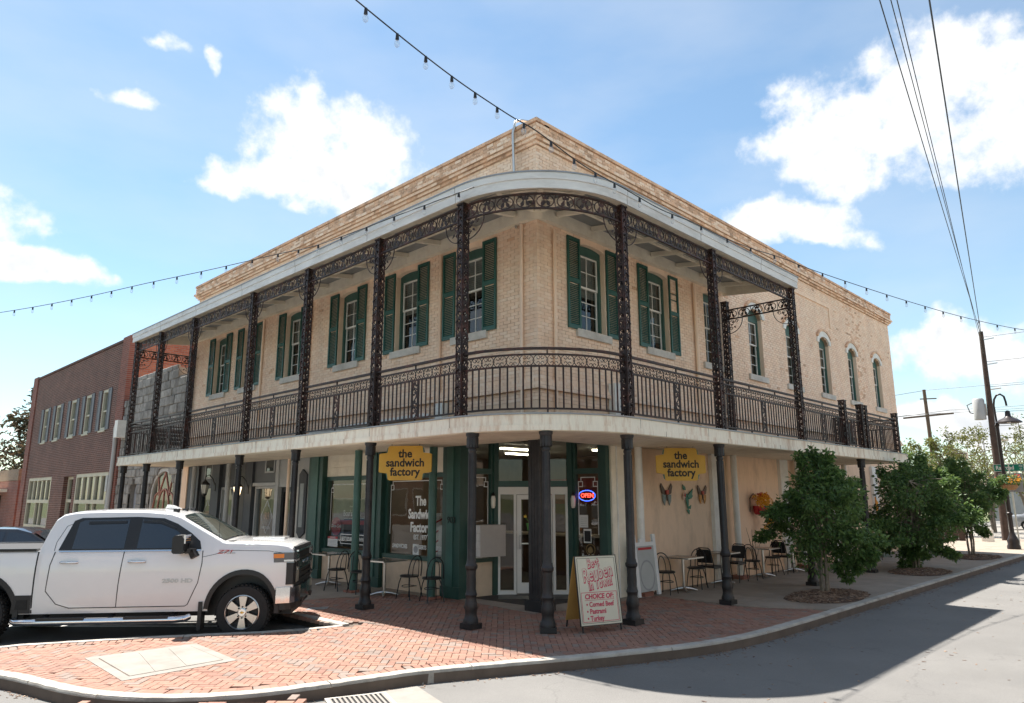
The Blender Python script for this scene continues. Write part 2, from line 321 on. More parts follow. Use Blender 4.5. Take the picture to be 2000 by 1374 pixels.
# readable text on the two fronts: on FL the reader faces +x, so text runs towards -y
MFL = lambda u, d, z: basis((-d, u, z), (0, -1, 0), (0, 0, 1), (-1, 0, 0))
MFR = lambda u, d, z: basis((u, -d, z), (1, 0, 0), (0, 0, 1), (0, -1, 0))
# ------------------------------------------------------------ the setting
CAMP = Vector((-10.451, -9.476, 2.1))
def smooth_path(pts, step=0.12):
    out = []; n = len(pts)
    for i in range(n-1):
        p0, p1, p2, p3 = (Vector(pts[max(i-1, 0)]), Vector(pts[i]), Vector(pts[i+1]), Vector(pts[min(i+2, n-1)]))
        m = max(1, int((p2-p1).length/step))
        for k in range(m):
            t = k/m; out.append(tuple(0.5*((2*p1)+(p2-p0)*t+(2*p0-5*p1+4*p2-p3)*t*t+(3*p1-p0-3*p2+p3)*t**3)))
    out.append(tuple(pts[-1])); return out
OUT = smooth_path([(-8.95, 2.7), (-8.62, 2.2), (-8.19, 1.3), (-7.85, 0.0), (-7.5, -0.75), (-7.05, -1.25), (-6.4, -1.66), (-5.3, -1.95), (-4.55, -2.13), (-3.8, -2.47), (-2.64, -3.02), (-1.49, -3.50), (-0.6, -3.80), (0.42, -3.98), (2.0, -4.05), (4.0, -4.05)])
INN = [(-8.95, 2.7), (-8.75, 3.2), (-8.2, 3.5), (-7.6, 3.44), (-6.17, 2.76), (-4.6, 1.82), (-3.9, 1.52), (-3.43, 1.42)]
g = MB(); g.box(-900, 900, -900, 900, -3.0, -0.165); g.build('ground', mat('dry_grass', (0.10, 0.12, 0.045), 0.95, var=0.3, scale=0.3, bump=0.5, bscale=8, dirt=(0.2, 0.16, 0.1), dirt_amt=0.5, dscale=0.1), kind='structure')
g = MB(); g.slab([(-60, -60), (90, -60), (90, 6), (24, 6), (24, 20), (-1, 20), (-1, 90), (-60, 90)], -0.162, -0.15); g.build('road', ASPHALT, kind='structure')
side_poly = OUT + [(34, -4.05), (34, -1.0), (24, -1.0), (24, 18), (0.5, 18), (0.5, 46), (-3.43, 46), (-3.43, 1.42)] + INN[::-1][1:]
g = MB(); g.slab(side_poly, -0.30, -0.034); walk = g.build('sidewalk', SAND, kind='structure')

BR = OUT + [(3.25, -2.75), (3.15, -2.1), (3.3, -0.40), (0.6, -0.26), (-0.3, -0.08), (0.05, 2.45), (-0.3, 3.95), (-1.39, 4.24), (-2.24, 4.56), (-3.43, 4.75), (-3.43, 1.42)] + INN[::-1][1:]
def edge_dist(p, path):
    best = 9
    for i in range(len(path)-1):
        a, b = Vector(path[i]), Vector(path[i+1]); ab = b-a; t = max(0, min(1, (Vector(p)-a).dot(ab)/max(ab.length_squared, 1e-9)))
        best = min(best, (Vector(p)-a-ab*t).length)
    return best
UT = [(-7.22, 1.70), (-5.78, 1.60), (-5.86, 0.10), (-7.28, 0.02)]
pav = []
c45, s45 = math.cos(R(45)), math.sin(R(45)); W = 0.10
edge_all = OUT + [(9, 9)]
for i in range(-110, 110):
    for j in range(-110, 110):
        t = (i-j) % 4
        if t == 0: cx, cy, rot = i+1.0, j+0.5, 0
        elif t == 2: cx, cy, rot = i+0.5, j+0.0, 1
        else: continue
        cx *= W; cy *= W
        x = cx*c45 - cy*s45 - 2.6; y = cx*s45 + cy*c45 - 0.2
        if x < -9.2 or x > 4.2 or y < -4.3 or y > 5: continue
        if not inside((x, y), BR): continue
        if edge_dist((x, y), OUT) < 0.34 or edge_dist((x, y), INN) < 0.33: continue
        if -7.05 < x < -6.0 and 0.25 < y < 1.45: continue
        pav.append((x, y, R(45) + (math.pi/2 if rot else 0)))
# a soldier course follows the kerb
def soldiers(path, off, lo=0.0):
    d = 0; nxt = 0.0
    for i in range(len(path)-1):
        a, b = Vector(path[i]), Vector(path[i+1]); l = (b-a).length; t = (b-a).normalized(); nrm = Vector((-t.y, t.x))
        while nxt <= d+l:
            p = a + t*(nxt-d) + nrm*off
            if p.x < 3.7: pav.append((p.x, p.y, math.atan2(nrm.y, nrm.x)))
            nxt += 0.104
        d += l
soldiers(OUT, 0.27); soldiers(INN, -0.25)
pav.sort(key=lambda p: (Vector((p[0], p[1], 0))-CAMP).length)
def brick_geo(mb, mtx, l, w, h, b=0.004):
    l2, w2 = l/2, w/2
    vs = [(-l2, -w2, -h), (l2, -w2, -h), (l2, w2, -h), (-l2, w2, -h), (-l2, -w2, -b), (l2, -w2, -b), (l2, w2, -b), (-l2, w2, -b), (-l2+b, -w2+b, 0), (l2-b, -w2+b, 0), (l2-b, w2-b, 0), (-l2+b, w2-b, 0)]
    fs = [(0, 1, 5, 4), (1, 2, 6, 5), (2, 3, 7, 6), (3, 0, 4, 7), (4, 5, 9, 8), (5, 6, 10, 9), (6, 7, 11, 10), (7, 4, 8, 11), (8, 9, 10, 11)]
    mb.add([mtx @ Vector(v) for v in vs], fs)
pb = MB(); brick_geo(pb, Matrix(), 0.194, 0.094, 0.05); pme = pb.mesh('paving_brick', PAVER, recalc=False)
rest = MB()
for k, (x, y, a) in enumerate(pav):
    z = random.uniform(-0.003, 0.003)+0.004*math.sin(x*1.7)*math.sin(y*2.1)
    mt = Matrix.Translation((x, y, z)) @ Matrix.Rotation(a + random.uniform(-0.012, 0.012), 4, 'Z') @ Matrix.Rotation(random.uniform(-0.006, 0.006), 4, 'X')
    if k < 300: link('paving_brick', pme, walk, mw=mt)
    else: brick_geo(rest, mt, 0.194, 0.094, 0.05)
rest.build('brick_paving', PAVER, walk, recalc=False, kind='stuff')

# kerb stones
def resample(path, step):
    out = [Vector(path[0])]; d = 0
    for i in range(len(path)-1):
        a, b = Vector(path[i]), Vector(path[i+1]); l = (b-a).length; s = step - d
        while s <= l:
            out.append(a + (b-a)*(s/l)); s += step
        d = (d + l) % step
    return out
def kerb(path, side, lens, top=0.008, wd=0.16):
    pts = resample(path, 0.1); i = 0; k = 0
    while i < len(pts)-3:
        n = int(lens[k % len(lens)]/0.1); seg = pts[i:i+n+1]; i += n; k += 1
        if len(seg) < 2: break
        mb = MB(); prof = [(0.0, -0.30), (0.004, -0.02), (0.012, top-0.006), (0.028, top), (wd, top), (wd, -0.30)]; m = len(prof); dz = random.uniform(-0.003, 0.003)
        for q, p in enumerate(seg):
            a = seg[max(q-1, 0)]; b = seg[min(q+1, len(seg)-1)]; t = (b-a).normalized(); nr = Vector((-t.y, t.x))*side
            sh = 0.006 if q == 0 else (-0.006 if q == len(seg)-1 else 0)
            wob = random.uniform(-0.004, 0.004)
            for o_, z in prof:
                pp = p + t*sh + nr*(o_ + (wob if z > -0.1 and o_ < 0.05 else 0)); mb.v.append((pp.x, pp.y, z + dz + (wob*0.6 if z > -.1 else 0)))
        for q in range(len(seg)-1):
            for e in range(m): mb.f.append((q*m+e, q*m+(e+1) % m, (q+1)*m+(e+1) % m, (q+1)*m+e))
        mb.f.append(tuple(range(m))[::-1]); mb.f.append(tuple((len(seg)-1)*m+e for e in range(m)))
        mb.build('kerb_stone', KERBM, walk)
kerb(OUT + [(34, -4.05)], 1, [2.1, 1.4, 2.6, 1.9, 3.0, 2.2, 2.4])
kerb(INN, -1, [1.8, 2.2]); kerb([(-3.43, 1.42), (-3.43, 46)], -1, [2.4, 3.0, 2.6])
# concrete walk in slabs
def slabs(x0, x1, y0, y1, nx, ny, clip=None):
    for i in range(nx):
        for j in range(ny):
            a0 = x0+(x1-x0)*i/nx+0.005; a1 = x0+(x1-x0)*(i+1)/nx-0.005; b0 = y0+(y1-y0)*j/ny+0.005; b1 = y0+(y1-y0)*(j+1)/ny-0.005
            MB().box(a0, a1, b0, b1, -0.08, 0.005+random.uniform(-0.001, 0.001)).build('concrete_slab', CONC, walk)
slabs(5.2, 33.8, -3.89, -2.3, 15, 1); slabs(5.2, 33.8, -2.3, -0.0, 15, 1)
MB().slab([(3.93, -3.89), (5.195, -3.89), (5.195, -2.305), (3.2, -2.305), (3.28, -2.8)], -0.08, 0.005).build('concrete_slab', CONC, walk)
MB().slab([(3.2, -2.295), (5.195, -2.295), (5.195, 0.0), (2.3, 0.0), (2.3, -0.35), (3.3, -0.40)], -0.08, 0.005).build('concrete_slab', CONC, walk)
MB().slab([(-0.32, -0.12), (0.6, -0.29), (2.295, -0.35), (2.295, 2.5), (-0.02, 2.5)], -0.08, 0.005).build('concrete_slab', CONC, walk)
MB().slab([(-0.02, 2.505), (0.3, 2.505), (0.3, 4.0), (-0.28, 4.0)], -0.08, 0.005).build('concrete_slab', CONC, walk)
MB().slab([(-0.28, 4.005), (0.1, 4.005), (0.1, 6.0), (-3.27, 6.0), (-3.27, 4.76), (-2.24, 4.56), (-1.39, 4.24)], -0.08, 0.005).build('concrete_slab', CONC, walk)
slabs(-3.27, 0.1, 6.0, 45, 1, 20)
# brick apron running down to the gutter where the kerb is dropped
ap = MB()
app = [(-8.3, -0.4), (-7.9, -0.35), (-7.55, -1.0), (-7.05, -1.4), (-6.4, -1.8), (-6.0, -1.9), (-6.0, -2.5), (-8.3, -2.5)]
for i in range(-40, 60):
    for j in range(-40, 60):
        t = (i-j) % 4
        if t == 0: cx, cy, rot = i+1.0, j+0.5, 0
        elif t == 2: cx, cy, rot = i+0.5, j+0.0, 1
        else: continue
        x = -7.3 + (cx*c45-cy*s45)*W; y = -2.0 + (cx*s45+cy*c45)*W
        if inside((x, y), app):
            dd = edge_dist((x, y), OUT); z = -0.02 - 0.12*min(1, dd/0.9)
            brick_geo(ap, Matrix.Translation((x, y, z)) @ Matrix.Rotation(R(45)+(math.pi/2 if rot else 0), 4, 'Z'), 0.194, 0.094, 0.06)
ap.build('brick_apron', PAVER, walk, recalc=False, kind='stuff')
# gutter pad and drain
gp = MB().slab([(-5.95, -2.0), (-5.3, -2.04), (-4.66, -2.2), (-4.98, -3.2), (-6.1, -3.0)], -0.149, -0.136).build('gutter_pad', CONC_L, kind='structure')
dr = thing('storm_drain', 'cast iron storm drain grate set in the concrete gutter', 'drain', (-5.55, -2.32, -0.136), R(-22))
fr_ = MB()
for a in (-0.33, 0.33): fr_.box(a-0.02, a+0.02, -0.28, 0.28, 0, 0.02)
for b in (-0.26, 0.26): fr_.box(-0.31, 0.31, b-0.02, b+0.02, 0, 0.02)
fr_.build('frame', KERBM, dr)
MB().box(-0.31, 0.31, -0.24, 0.24, 0.001, 0.004).build('shade_sheet', BLACK, dr)  # black sheet on the pad, shade under the bars put in as colour
for k in range(12):
    xx = -0.3 + 0.6*k/11
    MB().box(xx-0.014, xx+0.014, -0.24, 0.24, 0.006, 0.018).build('grate_bar', CONC_L, dr)
# utility slab in the brick paving
ut = thing('utility_cover', 'pale concrete utility slab let into the sunlit brick paving', 'utility cover')
def lerp2(a, b, t): return (a[0]+(b[0]-a[0])*t, a[1]+(b[1]-a[1])*t)
MB().slab(UT, -0.05, 0.006).build('surround', CONC_L, ut)
A = [lerp2(lerp2(UT[0], UT[1], s), lerp2(UT[3], UT[2], s), t) for s, t in ((0.09, 0.1), (0.91, 0.1), (0.91, 0.9), (0.09, 0.9))]
for k in range(3):
    q0, q1 = k/3, (k+1)/3
    P = [lerp2(A[0], A[1], q0+0.006+(0.08 if k else 0)), lerp2(A[0], A[1], q1-0.006+(0.08 if k < 2 else 0)), lerp2(A[3], A[2], q1-0.006-(0.08 if k < 2 else 0)), lerp2(A[3], A[2], q0+0.006-(0.08 if k else 0))]
    MB().slab(P, 0.0, 0.0105).build('lid', CONC_L, ut)
seam = MB()
for k in range(4): a, b = A[k], A[(k+1) % 4]; seam.bar((*a, 0.0063), (*b, 0.0063), 0.012, 0.002)
seam.build('seam', SAND, ut)
tag(MB().slab([(-3.02, 3.32), (-2.66, 3.14), (-2.48, 3.36), (-2.80, 3.52)], -0.04, 0.006).build('meter_lid', TIN), 'small grey metal meter lid in the shaded brick paving by the truck nose', 'meter lid')
# painted stall lines in the parking bays
hd = Vector((0.693, -0.721, 0)); sdv = Vector((0.721, 0.693, 0))
for k, base in enumerate([(-7.14, 6.36), (-7.14, 10.2), (-7.14, 14.0), (-7.14, 17.8)]):
    p0 = Vector((base[0], base[1], -0.144)) - hd*1.2; p1 = p0 + hd*5.6
    MB().bar(p0, p1, 0.1, 0.004).build('parking_line', mat('road_paint', (0.75, 0.74, 0.7), 0.7, var=0.1, scale=20, dirt=(0.3, 0.29, 0.27), dirt_amt=0.5, dscale=8), kind='structure')

# ------------------------------------------------------------ the corner building
bld = thing('corner_building', 'two storey peach painted brick corner building with shops below', 'building')
LL, LR, HP = 17.6, 23.2, 10.12
def sub(iv, cuts):
    for a, b in cuts:
        new = []
        for p, q in iv:
            if b <= p or a >= q: new.append((p, q)); continue
            if a > p: new.append((p, a))
            if b < q: new.append((b, q))
        iv = new
    return iv
class Op:                                             # window opening: rectangle with a segmental or elliptical head
    def __init__(s, c, w, z0, zs, rise): s.c, s.hw, s.z0, s.zs, s.rise = c, w/2, z0, zs, rise
    def cut(s, z):
        if z < s.z0 or z > s.zs + s.rise: return None
        h = s.hw if z <= s.zs else s.hw*math.sqrt(max(0, 1-((z-s.zs)/s.rise)**2))
        return (s.c-h, s.c+h)
WIN_L = [Op(c, 0.90, 5.70, 7.68, 0.065) for c in (2.09, 4.43, 7.08, 10.10, 12.98, 15.25)]
WIN_R = [Op(c, 0.93, 5.70, 7.68, 0.065) for c in (1.87, 4.56, 7.30)] + [Op(c, 0.93, 5.70, 7.52, 0.26) for c in (9.95, 12.62, 15.42, 18.22, 21.06)]
def dstep(z, parapet=True):                           # how far a course stands out of the wall plane
    if z > 9.80: return 0.12
    if z > 9.73: return 0.17
    if z > 9.655: return 0.12
    if z > 9.58: return 0.06
    if 4.40 < z < 4.47: return 0.03
    if 4.33 < z <= 4.40: return 0.06
    if 4.26 < z <= 4.33: return 0.09
    return 0.0
ALLB = []
def wall(F, Ln, wins, zlo, zhi, parent, first_end):
    core = MB(); zs = {zlo, zhi, 9.58, 9.655, 9.73, 9.80, 4.26, 4.33, 4.40, 4.47}
    for w in wins: zs |= {w.z0, w.zs} | {w.zs + w.rise*k/8 for k in range(9)}
    zs = sorted(z for z in zs if zlo <= z <= zhi)
    for a, b in zip(zs, zs[1:]):
        cuts = [c for c in (w.cut((a+b)/2) for w in wins) if c]
        for p, q in sub([(0.31 if first_end == 'L' else 0.012, Ln)], cuts): core.box(p, q, -0.30, dstep((a+b)/2)-0.011, a, b, F)
    core.build('wall_core', MORTAR, parent)
    ch = 0.074; n = int((zhi-zlo)/ch); k = 0
    for r_ in range(n):
        z = zlo + r_*ch; zm = z+ch/2; d = dstep(zm); cuts = [c for c in (w.cut(zm) for w in wins) if c]
        u = (-d if first_end == 'R' else -d+0.0) - (0.11 if r_ % 2 else 0.0)
        while u < Ln + d:
            a, b = max(u, -d+0.0015), min(u+0.215, Ln+d); u += 0.222
            if b-a < 0.03: continue
            for p, q in sub([(a, b-0.007 if b < Ln+d else b)], cuts):
                if q-p < 0.02: continue
                ALLB.append((F, p, q, z+0.0035, z+ch-0.0035, d, zm))
wall(FL, LL, WIN_L, 4.03, 10.04, bld, 'L'); wall(FR, LR, WIN_R, 4.03, 10.04, bld, 'R')
def mid(b): return Vector(b[0]((b[1]+b[2])/2, b[5], b[6]))
def worn(b):
    m_ = mid(b); 
    if b[6] > 9.80: return random.random() < 0.7
    if b[6] > 9.55: return random.random() < 0.3
    if b[0] is FR and 17.0 < m_.x < 19.8: return random.random() < 0.35*max(0.0, 1-abs(m_.x-18.9)/1.4)
    return random.random() < 0.008
idx = sorted(range(len(ALLB)), key=lambda k: (mid(ALLB[k])-CAMP).length + (0 if 4.6 < ALLB[k][6] < 7.6 else 50))
near = set(idx[:300]); clean, old = MB(), MB()
for k, (F, p, q, z0, z1, d, zm) in enumerate(ALLB):
    j = random.uniform(-0.0025, 0.002); wob = random.uniform(-0.0015, 0.0015)
    if k in near: MB().box(p, q, -0.02, d+j, z0+wob, z1+wob, F, skip=()).build('brick', PEACH, bld)
    else: (old if worn((F, p, q, z0, z1, d, zm)) else clean).box(p, q, -0.02 + d*0.5, d+j, z0+wob, z1+wob, F)
clean.build('painted_brickwork', PEACH, bld, recalc=True, kind='stuff'); old.build('worn_brickwork', PEACH_WORN, bld, recalc=True, kind='stuff')
cop = MB(); cop.box(-0.15, LL+0.12, -0.30, 0.15, 10.045, 10.12, FL); cop.box(-0.149+0.30, LR+0.12, -0.30, 0.149, 10.045, 10.119, FR)
cop.build('coping', PEACH_WORN, bld)
# raised brick panel frame high on the long front
pf = MB(); pf.box(8.2, 16.30, -0.01, 0.035, 9.02, 9.14, FR); pf.box(16.18, 16.30, -0.01, 0.034, 8.25, 9.02, FR); pf.build('panel_frame', PEACH, bld)
# rear and roof close the block
bk = MB(); bk.box(0.3, LR, LL-0.3, LL, 0, 9.6); bk.box(LR-0.3, LR, 0.31, LL-0.3, 0, 9.6); bk.build('rear_wall', PEACH, bld)
MB().box(0.31, LR-0.31, 0.31, LL-0.31, 9.05, 9.2).build('flat_roof', TIN, bld)
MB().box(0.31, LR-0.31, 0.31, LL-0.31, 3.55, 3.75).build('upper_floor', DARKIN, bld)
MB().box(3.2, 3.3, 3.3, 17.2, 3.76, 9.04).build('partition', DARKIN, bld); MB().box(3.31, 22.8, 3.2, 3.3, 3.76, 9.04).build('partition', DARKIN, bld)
# green cornice band at deck level, closed over the entrance corner
gb = MB(); gb.box(0.0, LL, -0.3, 0.03, 3.50, 3.66, FL); gb.box(0.31, LR, -0.3, 0.03, 3.50, 3.659, FR); gb.build('cornice_band', GREEN_L, bld)
gb = MB(); gb.box(0.0, LL, -0.3, 0.0, 3.661, 4.026, FL); gb.box(0.31, LR, -0.3, 0.0, 3.661, 4.025, FR); gb.build('rendered_band', PLASTER, bld)

# windows
GREENF = GREEN_L
def rect_ring(mb, F, a0, a1, z0, z1, t, d0, d1):
    mb.box(a0, a0+t, d0, d1, z0, z1, F); mb.box(a1-t, a1, d0, d1, z0, z1, F); mb.box(a0+t, a1-t, d0, d1, z1-t, z1, F); mb.box(a0+t, a1-t, d0, d1, z0, z0+t, F)
_pane = {}
def pane(F, a0, a1, z0, z1, d, parent, m=None, name='pane'):
    mb = MB(); mb.add([F(a0, d, z0), F(a1, d, z0), F(a1, d, z1), F(a0, d, z1)], [(0, 1, 2, 3) if F is FR else (3, 2, 1, 0)])
    return mb.build(name, m or GLASS, parent, recalc=False)
def up_window(F, w, shutters, hood, blind=0.55):
    a0, a1 = w.c-w.hw, w.c+w.hw; zt = w.zs + w.rise
    fr = MB(); t = 0.075
    fr.box(a0, a0+t, -0.22, -0.12, w.z0, w.zs, F); fr.box(a1-t, a1, -0.22, -0.12, w.z0, w.zs, F); fr.box(a0+t, a1-t, -0.22, -0.12, w.z0, w.z0+0.05, F)
    ws = fr.build('window', GREENF, bld)
    hz = w.zs-(0.10 if hood else 0.16); head = [(a0, hz)] + [(w.c - w.hw*math.cos(math.pi*k/14), w.zs + w.rise*math.sin(math.pi*k/14)) for k in range(15)] + [(a1, hz)]
    MB().prism([(a0+t, hz) if i == 0 else ((a1-t, hz) if i == len(head)-1 else p) for i, p in enumerate(head)], -0.215, -0.125, F).build('arched_header', GREENF, ws)
    jb = MB(); jb.box(a0, a0+0.012, -0.12, 0.0035, w.z0, w.zs, F); jb.box(a1-0.012, a1, -0.12, 0.0035, w.z0, w.zs, F); jb.build('jamb', PEACH, ws)
    if not hood:
        ar = MB(); A_ = [(w.c-(w.hw+0.055)*math.cos(math.pi*k/16), w.zs+(w.rise+0.055)*math.sin(math.pi*k/16)) for k in range(17)]; ar.ribbon(A_, 0.135, -0.12, 0.0045, F); ar.build('arch_ring', PEACH, ws)
    b0, b1 = a0+t, a1-t; zb, zt2 = w.z0+0.05, w.zs-(0.10 if hood else 0.16); zm = zb + (zt2-zb)*0.575
    for lo, hi, rows, d in ((zm-0.02, zt2, 2, -0.18), (zb, zm+0.02, 3, -0.205)):
        s = MB(); rect_ring(s, F, b0, b1, lo, hi, 0.042, d-0.02, d+0.015)
        xm = (b0+b1)/2; s.box(xm-0.010, xm+0.010, d-0.012, d+0.010, lo+0.042, hi-0.042, F)
        h = (hi-lo-0.084)/rows
        for k in range(1, rows): zz = lo+0.042+h*k; s.box(b0+0.042, xm-0.010, d-0.012, d+0.0095, zz-0.009, zz+0.009, F); s.box(xm+0.010, b1-0.042, d-0.012, d+0.0095, zz-0.009, zz+0.009, F)
        s.build('sash', WHITE, ws)
        for k in range(rows):
            for q0, q1 in ((b0+0.042, xm-0.01), (xm+0.01, b1-0.042)): pane(F, q0, q1, lo+0.042+h*k+0.009*(k > 0), lo+0.042+h*(k+1)-0.009*(k < rows-1), d, ws)
    bl = MB(); zlow = zt2-(zt2-zb)*blind; nn = int((zt2-zlow)/0.05)
    for k in range(nn):
        zz = zt2-0.03-k*0.05; bl.add([F(b0, -0.27, zz-0.016), F(b1, -0.27, zz-0.016), F(b1, -0.24, zz+0.016), F(b0, -0.24, zz+0.016)], [(0, 1, 2, 3)])
    bl.build('blind', BLIND, ws, recalc=False)
    MB().box(a0-0.16, a1+0.14, -0.12, 0.06, w.z0-0.17, w.z0, F).build('sill', SILL, ws)
    if hood:
        hd_ = MB(); N_ = 14
        outer = [(w.c-(w.hw+0.17)*math.cos(math.pi*k/N_), w.zs+0.02+(w.rise+0.20)*math.sin(math.pi*k/N_)) for k in range(N_+1)]
        inner = [(w.c-(w.hw-0.004)*math.cos(math.pi*k/N_), w.zs+0.02+(w.rise-0.004)*math.sin(math.pi*k/N_)) for k in range(N_+1)]
        for k in range(N_): hd_.prism([outer[k], outer[k+1], inner[k+1], inner[k]], -0.02, 0.045, F)
        hd_.build('hood_mould', WHITE, ws)
        lb = MB(); outer2 = [(w.c-(w.hw+0.24)*math.cos(math.pi*k/N_), w.zs+0.05+(w.rise+0.25)*math.sin(math.pi*k/N_)) for k in range(2, N_-1)]; inner2 = [(w.c-(w.hw+0.172)*math.cos(math.pi*k/N_), w.zs+0.02+(w.rise+0.202)*math.sin(math.pi*k/N_)) for k in range(2, N_-1)]
        for k in range(len(outer2)-1): lb.prism([outer2[k], outer2[k+1], inner2[k+1], inner2[k]], -0.02, 0.075, F)
        lb.build('hood_label', PEACH_WORN, ws)
    for side in shutters:
        s0 = a0-0.45 if side == 0 else a1+0.02; s1 = s0+0.43; gone = (w is WIN_R[1] and side == 1)
        lo, hi = w.z0-0.02, 7.77; zmid = lo+(hi-lo)*0.52
        sh = MB(); sh.box(s0, s0+0.05, 0.012, 0.05, lo, hi, F); sh.box(s1-0.05, s1, 0.012, 0.05, lo, hi, F)
        for za, zb_ in ((lo, lo+0.09), (zmid-0.05, zmid+0.05), (hi-0.07, hi)): sh.box(s0+0.05, s1-0.05, 0.014, 0.048, za, zb_, F)
        so_ = sh.build('shutter', GREEN_L if False else mat('shutter_green', (0.026, 0.10, 0.077), 0.45, var=0.1, scale=5, dirt=(0.01, 0.05, 0.04), dirt_amt=0.3), bld)
        lv = MB()
        for za, zb_, skip in ((lo+0.09, zmid-0.05, False), (zmid+0.05, hi-0.07, gone)):
            n_ = int((zb_-za)/0.042)
            for k in range(n_):
                if skip and k not in (7, 11): continue
                zz = za+0.021+k*0.042; lv.add([F(s0+0.05, 0.018, zz+0.018), F(s1-0.05, 0.018, zz+0.018), F(s1-0.05, 0.042, zz-0.014), F(s0+0.05, 0.042, zz-0.014), F(s0+0.05, 0.018, zz+0.010), F(s1-0.05, 0.018, zz+0.010), F(s1-0.05, 0.042, zz-0.022), F(s0+0.05, 0.042, zz-0.022)],
                    [(0, 1, 2, 3), (7, 6, 5, 4), (3, 2, 6, 7), (0, 4, 5, 1)])
        lv.build('louvres', mat('shutter_green', None), so_)
for i, w in enumerate(WIN_L): up_window(FL, w, (0, 1), False, (0.45, 0.5, 0.62, 0.4, 0.6, 0.5)[i])
for i, w in enumerate(WIN_R): up_window(FR, w, (0, 1) if i < 2 else (), i >= 3, (0.55, 0.9, 0.5, 0.35, 0.4, 0.45, 0.4, 0.35)[i])
# painted pipes up the walls
def pipe(F, u, z0, z1, d=0.05, r=0.035, m=None, name='downpipe'):
    return MB().tube([F(u, d, z0), F(u, d, z1)], r, 10).build(name, m or PEACH, bld, smooth=40)
pipe(FL, 0.40, 3.5, 7.85); pipe(FR, 0.50, 3.5, 7.75); pipe(FL, 3.06, 3.5, 7.8); pipe(FL, 9.02, 3.5, 7.8); pipe(FL, 12.0, 3.5, 7.8); pipe(FR, 6.28, 3.5, 7.8, d=0.06, r=0.05)
MB().tube([FL(3.3, 0.10, 3.95), FL(3.6, 0.10, 3.98), FL(8.5, 0.10, 3.9), FL(8.8, 0.10, 3.7), FL(8.82, 0.10, 3.5)], 0.06, 10).build('conduit', WHITE, bld, smooth=40)
MB().box(2.75, 3.0, 0.02, 0.2, 3.5, 4.2, FL).build('service_box', WHITE, bld)
MB().box(2.32, 2.62, 0.03, 0.20, 3.5, 4.6, FR).build('service_box', WHITE, bld)
MB().tube([FL(0.55, 0.05, 7.8), FL(0.55, 0.12, 9.2), FL(0.5, 0.2, 9.95), FL(0.45, 0.18, 10.22), FL(0.38, 0.05, 10.28), FL(0.3, -0.1, 10.28)], 0.03, 8).build('vent_pipe', STEEL, bld, smooth=50)
# ------------------------------------------------------------ ground floor: sandwich shop and hair salon
def fbox(name, F, a0, a1, d0, d1, z0, z1, m, parent=None, **k): return MB().box(a0, a1, d0, d1, z0, z1, F).build(name, m, parent or bld, **k)
# long plastered side wall
fbox('plaster_wall', FR, 2.90, LR, -0.3, 0.0, 0.0, 3.5, PLASTER)
fbox('base_course', FR, 3.05, LR, 0.001, 0.02, 0.0, 0.16, PLASTER)
for a0, a1 in ((6.62, 7.08), (10.75, 11.3), (14.6, 15.1), (18.9, 19.4), (22.6, 23.1)): fbox('pilaster', FR, a0, a1, 0.001, 0.10, 0.0, 3.25, WHITE)
pan = fbox('corner_panel', FR, 2.30, 3.02, -0.28, 0.05, 0.0, 3.3, CREAM)
fbox('panel_strip', FR, 2.46, 2.50, 0.051, 0.07, 0.0, 3.25, WHITE, pan); fbox('panel_strip', FR, 2.88, 2.93, 0.051, 0.07, 0.0, 3.25, WHITE, pan)
for x, d in ((3.10, 0.22), (7.62, 0.2), (11.75, 0.2), (15.7, 0.2)):
    dp = MB().tube([FR(x, d, 0.10), FR(x, d, 3.42)], 0.085, 14).build('downpipe', WHITE, bld, smooth=40)
    MB().box(x-0.16, x+0.16, d-0.2, d+0.16, 0.004, 0.10, FR).build('pipe_shoe', mat('brick_red', (0.30, 0.13, 0.09), 0.85, var=0.15, scale=9), dp)
# shop front along the other street
for a0, a1 in ((7.90, 8.62), (5.16, 5.76), (2.26, 2.84)):
    p_ = fbox('green_pilaster', FL, a0, a1, -0.25, 0.06, 0.0, 3.49, GREEN)
    fbox('pilaster_base', FL, a0-0.02, a1+0.02, 0.0, 0.08, 0.003, 0.24, GREEN, p_); fbox('pilaster_strip', FL, a0+0.2, a1-0.16, 0.061, 0.085, 0.24, 3.3, GREEN_L, p_)
def shop_window(a0, a1, brickb=True):
    fbox('bulkhead', FL, a0, a1, -0.22, -0.05, 0.0, 0.70, mat('cream_bulkhead', (0.62, 0.47, 0.33), 0.8, var=0.1, scale=3, bump=0.2, dirt=(0.28, 0.2, 0.14), dirt_amt=0.4))
    w = MB(); w.box(a0, a1, -0.2, 0.0, 0.705, 0.80, FL); w.box(a0, a0+0.10, -0.18, -0.06, 0.80, 2.66, FL); w.box(a1-0.10, a1, -0.18, -0.06, 0.80, 2.66, FL); w.box(a0+0.1, a1-0.1, -0.18, -0.06, 2.56, 2.66, FL)
    o = w.build('shop_window', GREEN, bld); pane(FL, a0+0.1, a1-0.1, 0.80, 2.56, -0.12, o, SHOPGLASS)
    tp = fbox('transom_panel', FL, a0, a1, -0.2, -0.08, 2.665, 3.49, CREAM)
    for k in range(4): fbox('siding_board', FL, a0+0.06, a1-0.06, -0.079, -0.062, 2.74+k*0.165, 2.74+k*0.165+0.157, CREAM, tp)
    return o
sw1 = shop_window(5.77, 7.89); sw2 = shop_window(2.85, 5.15)
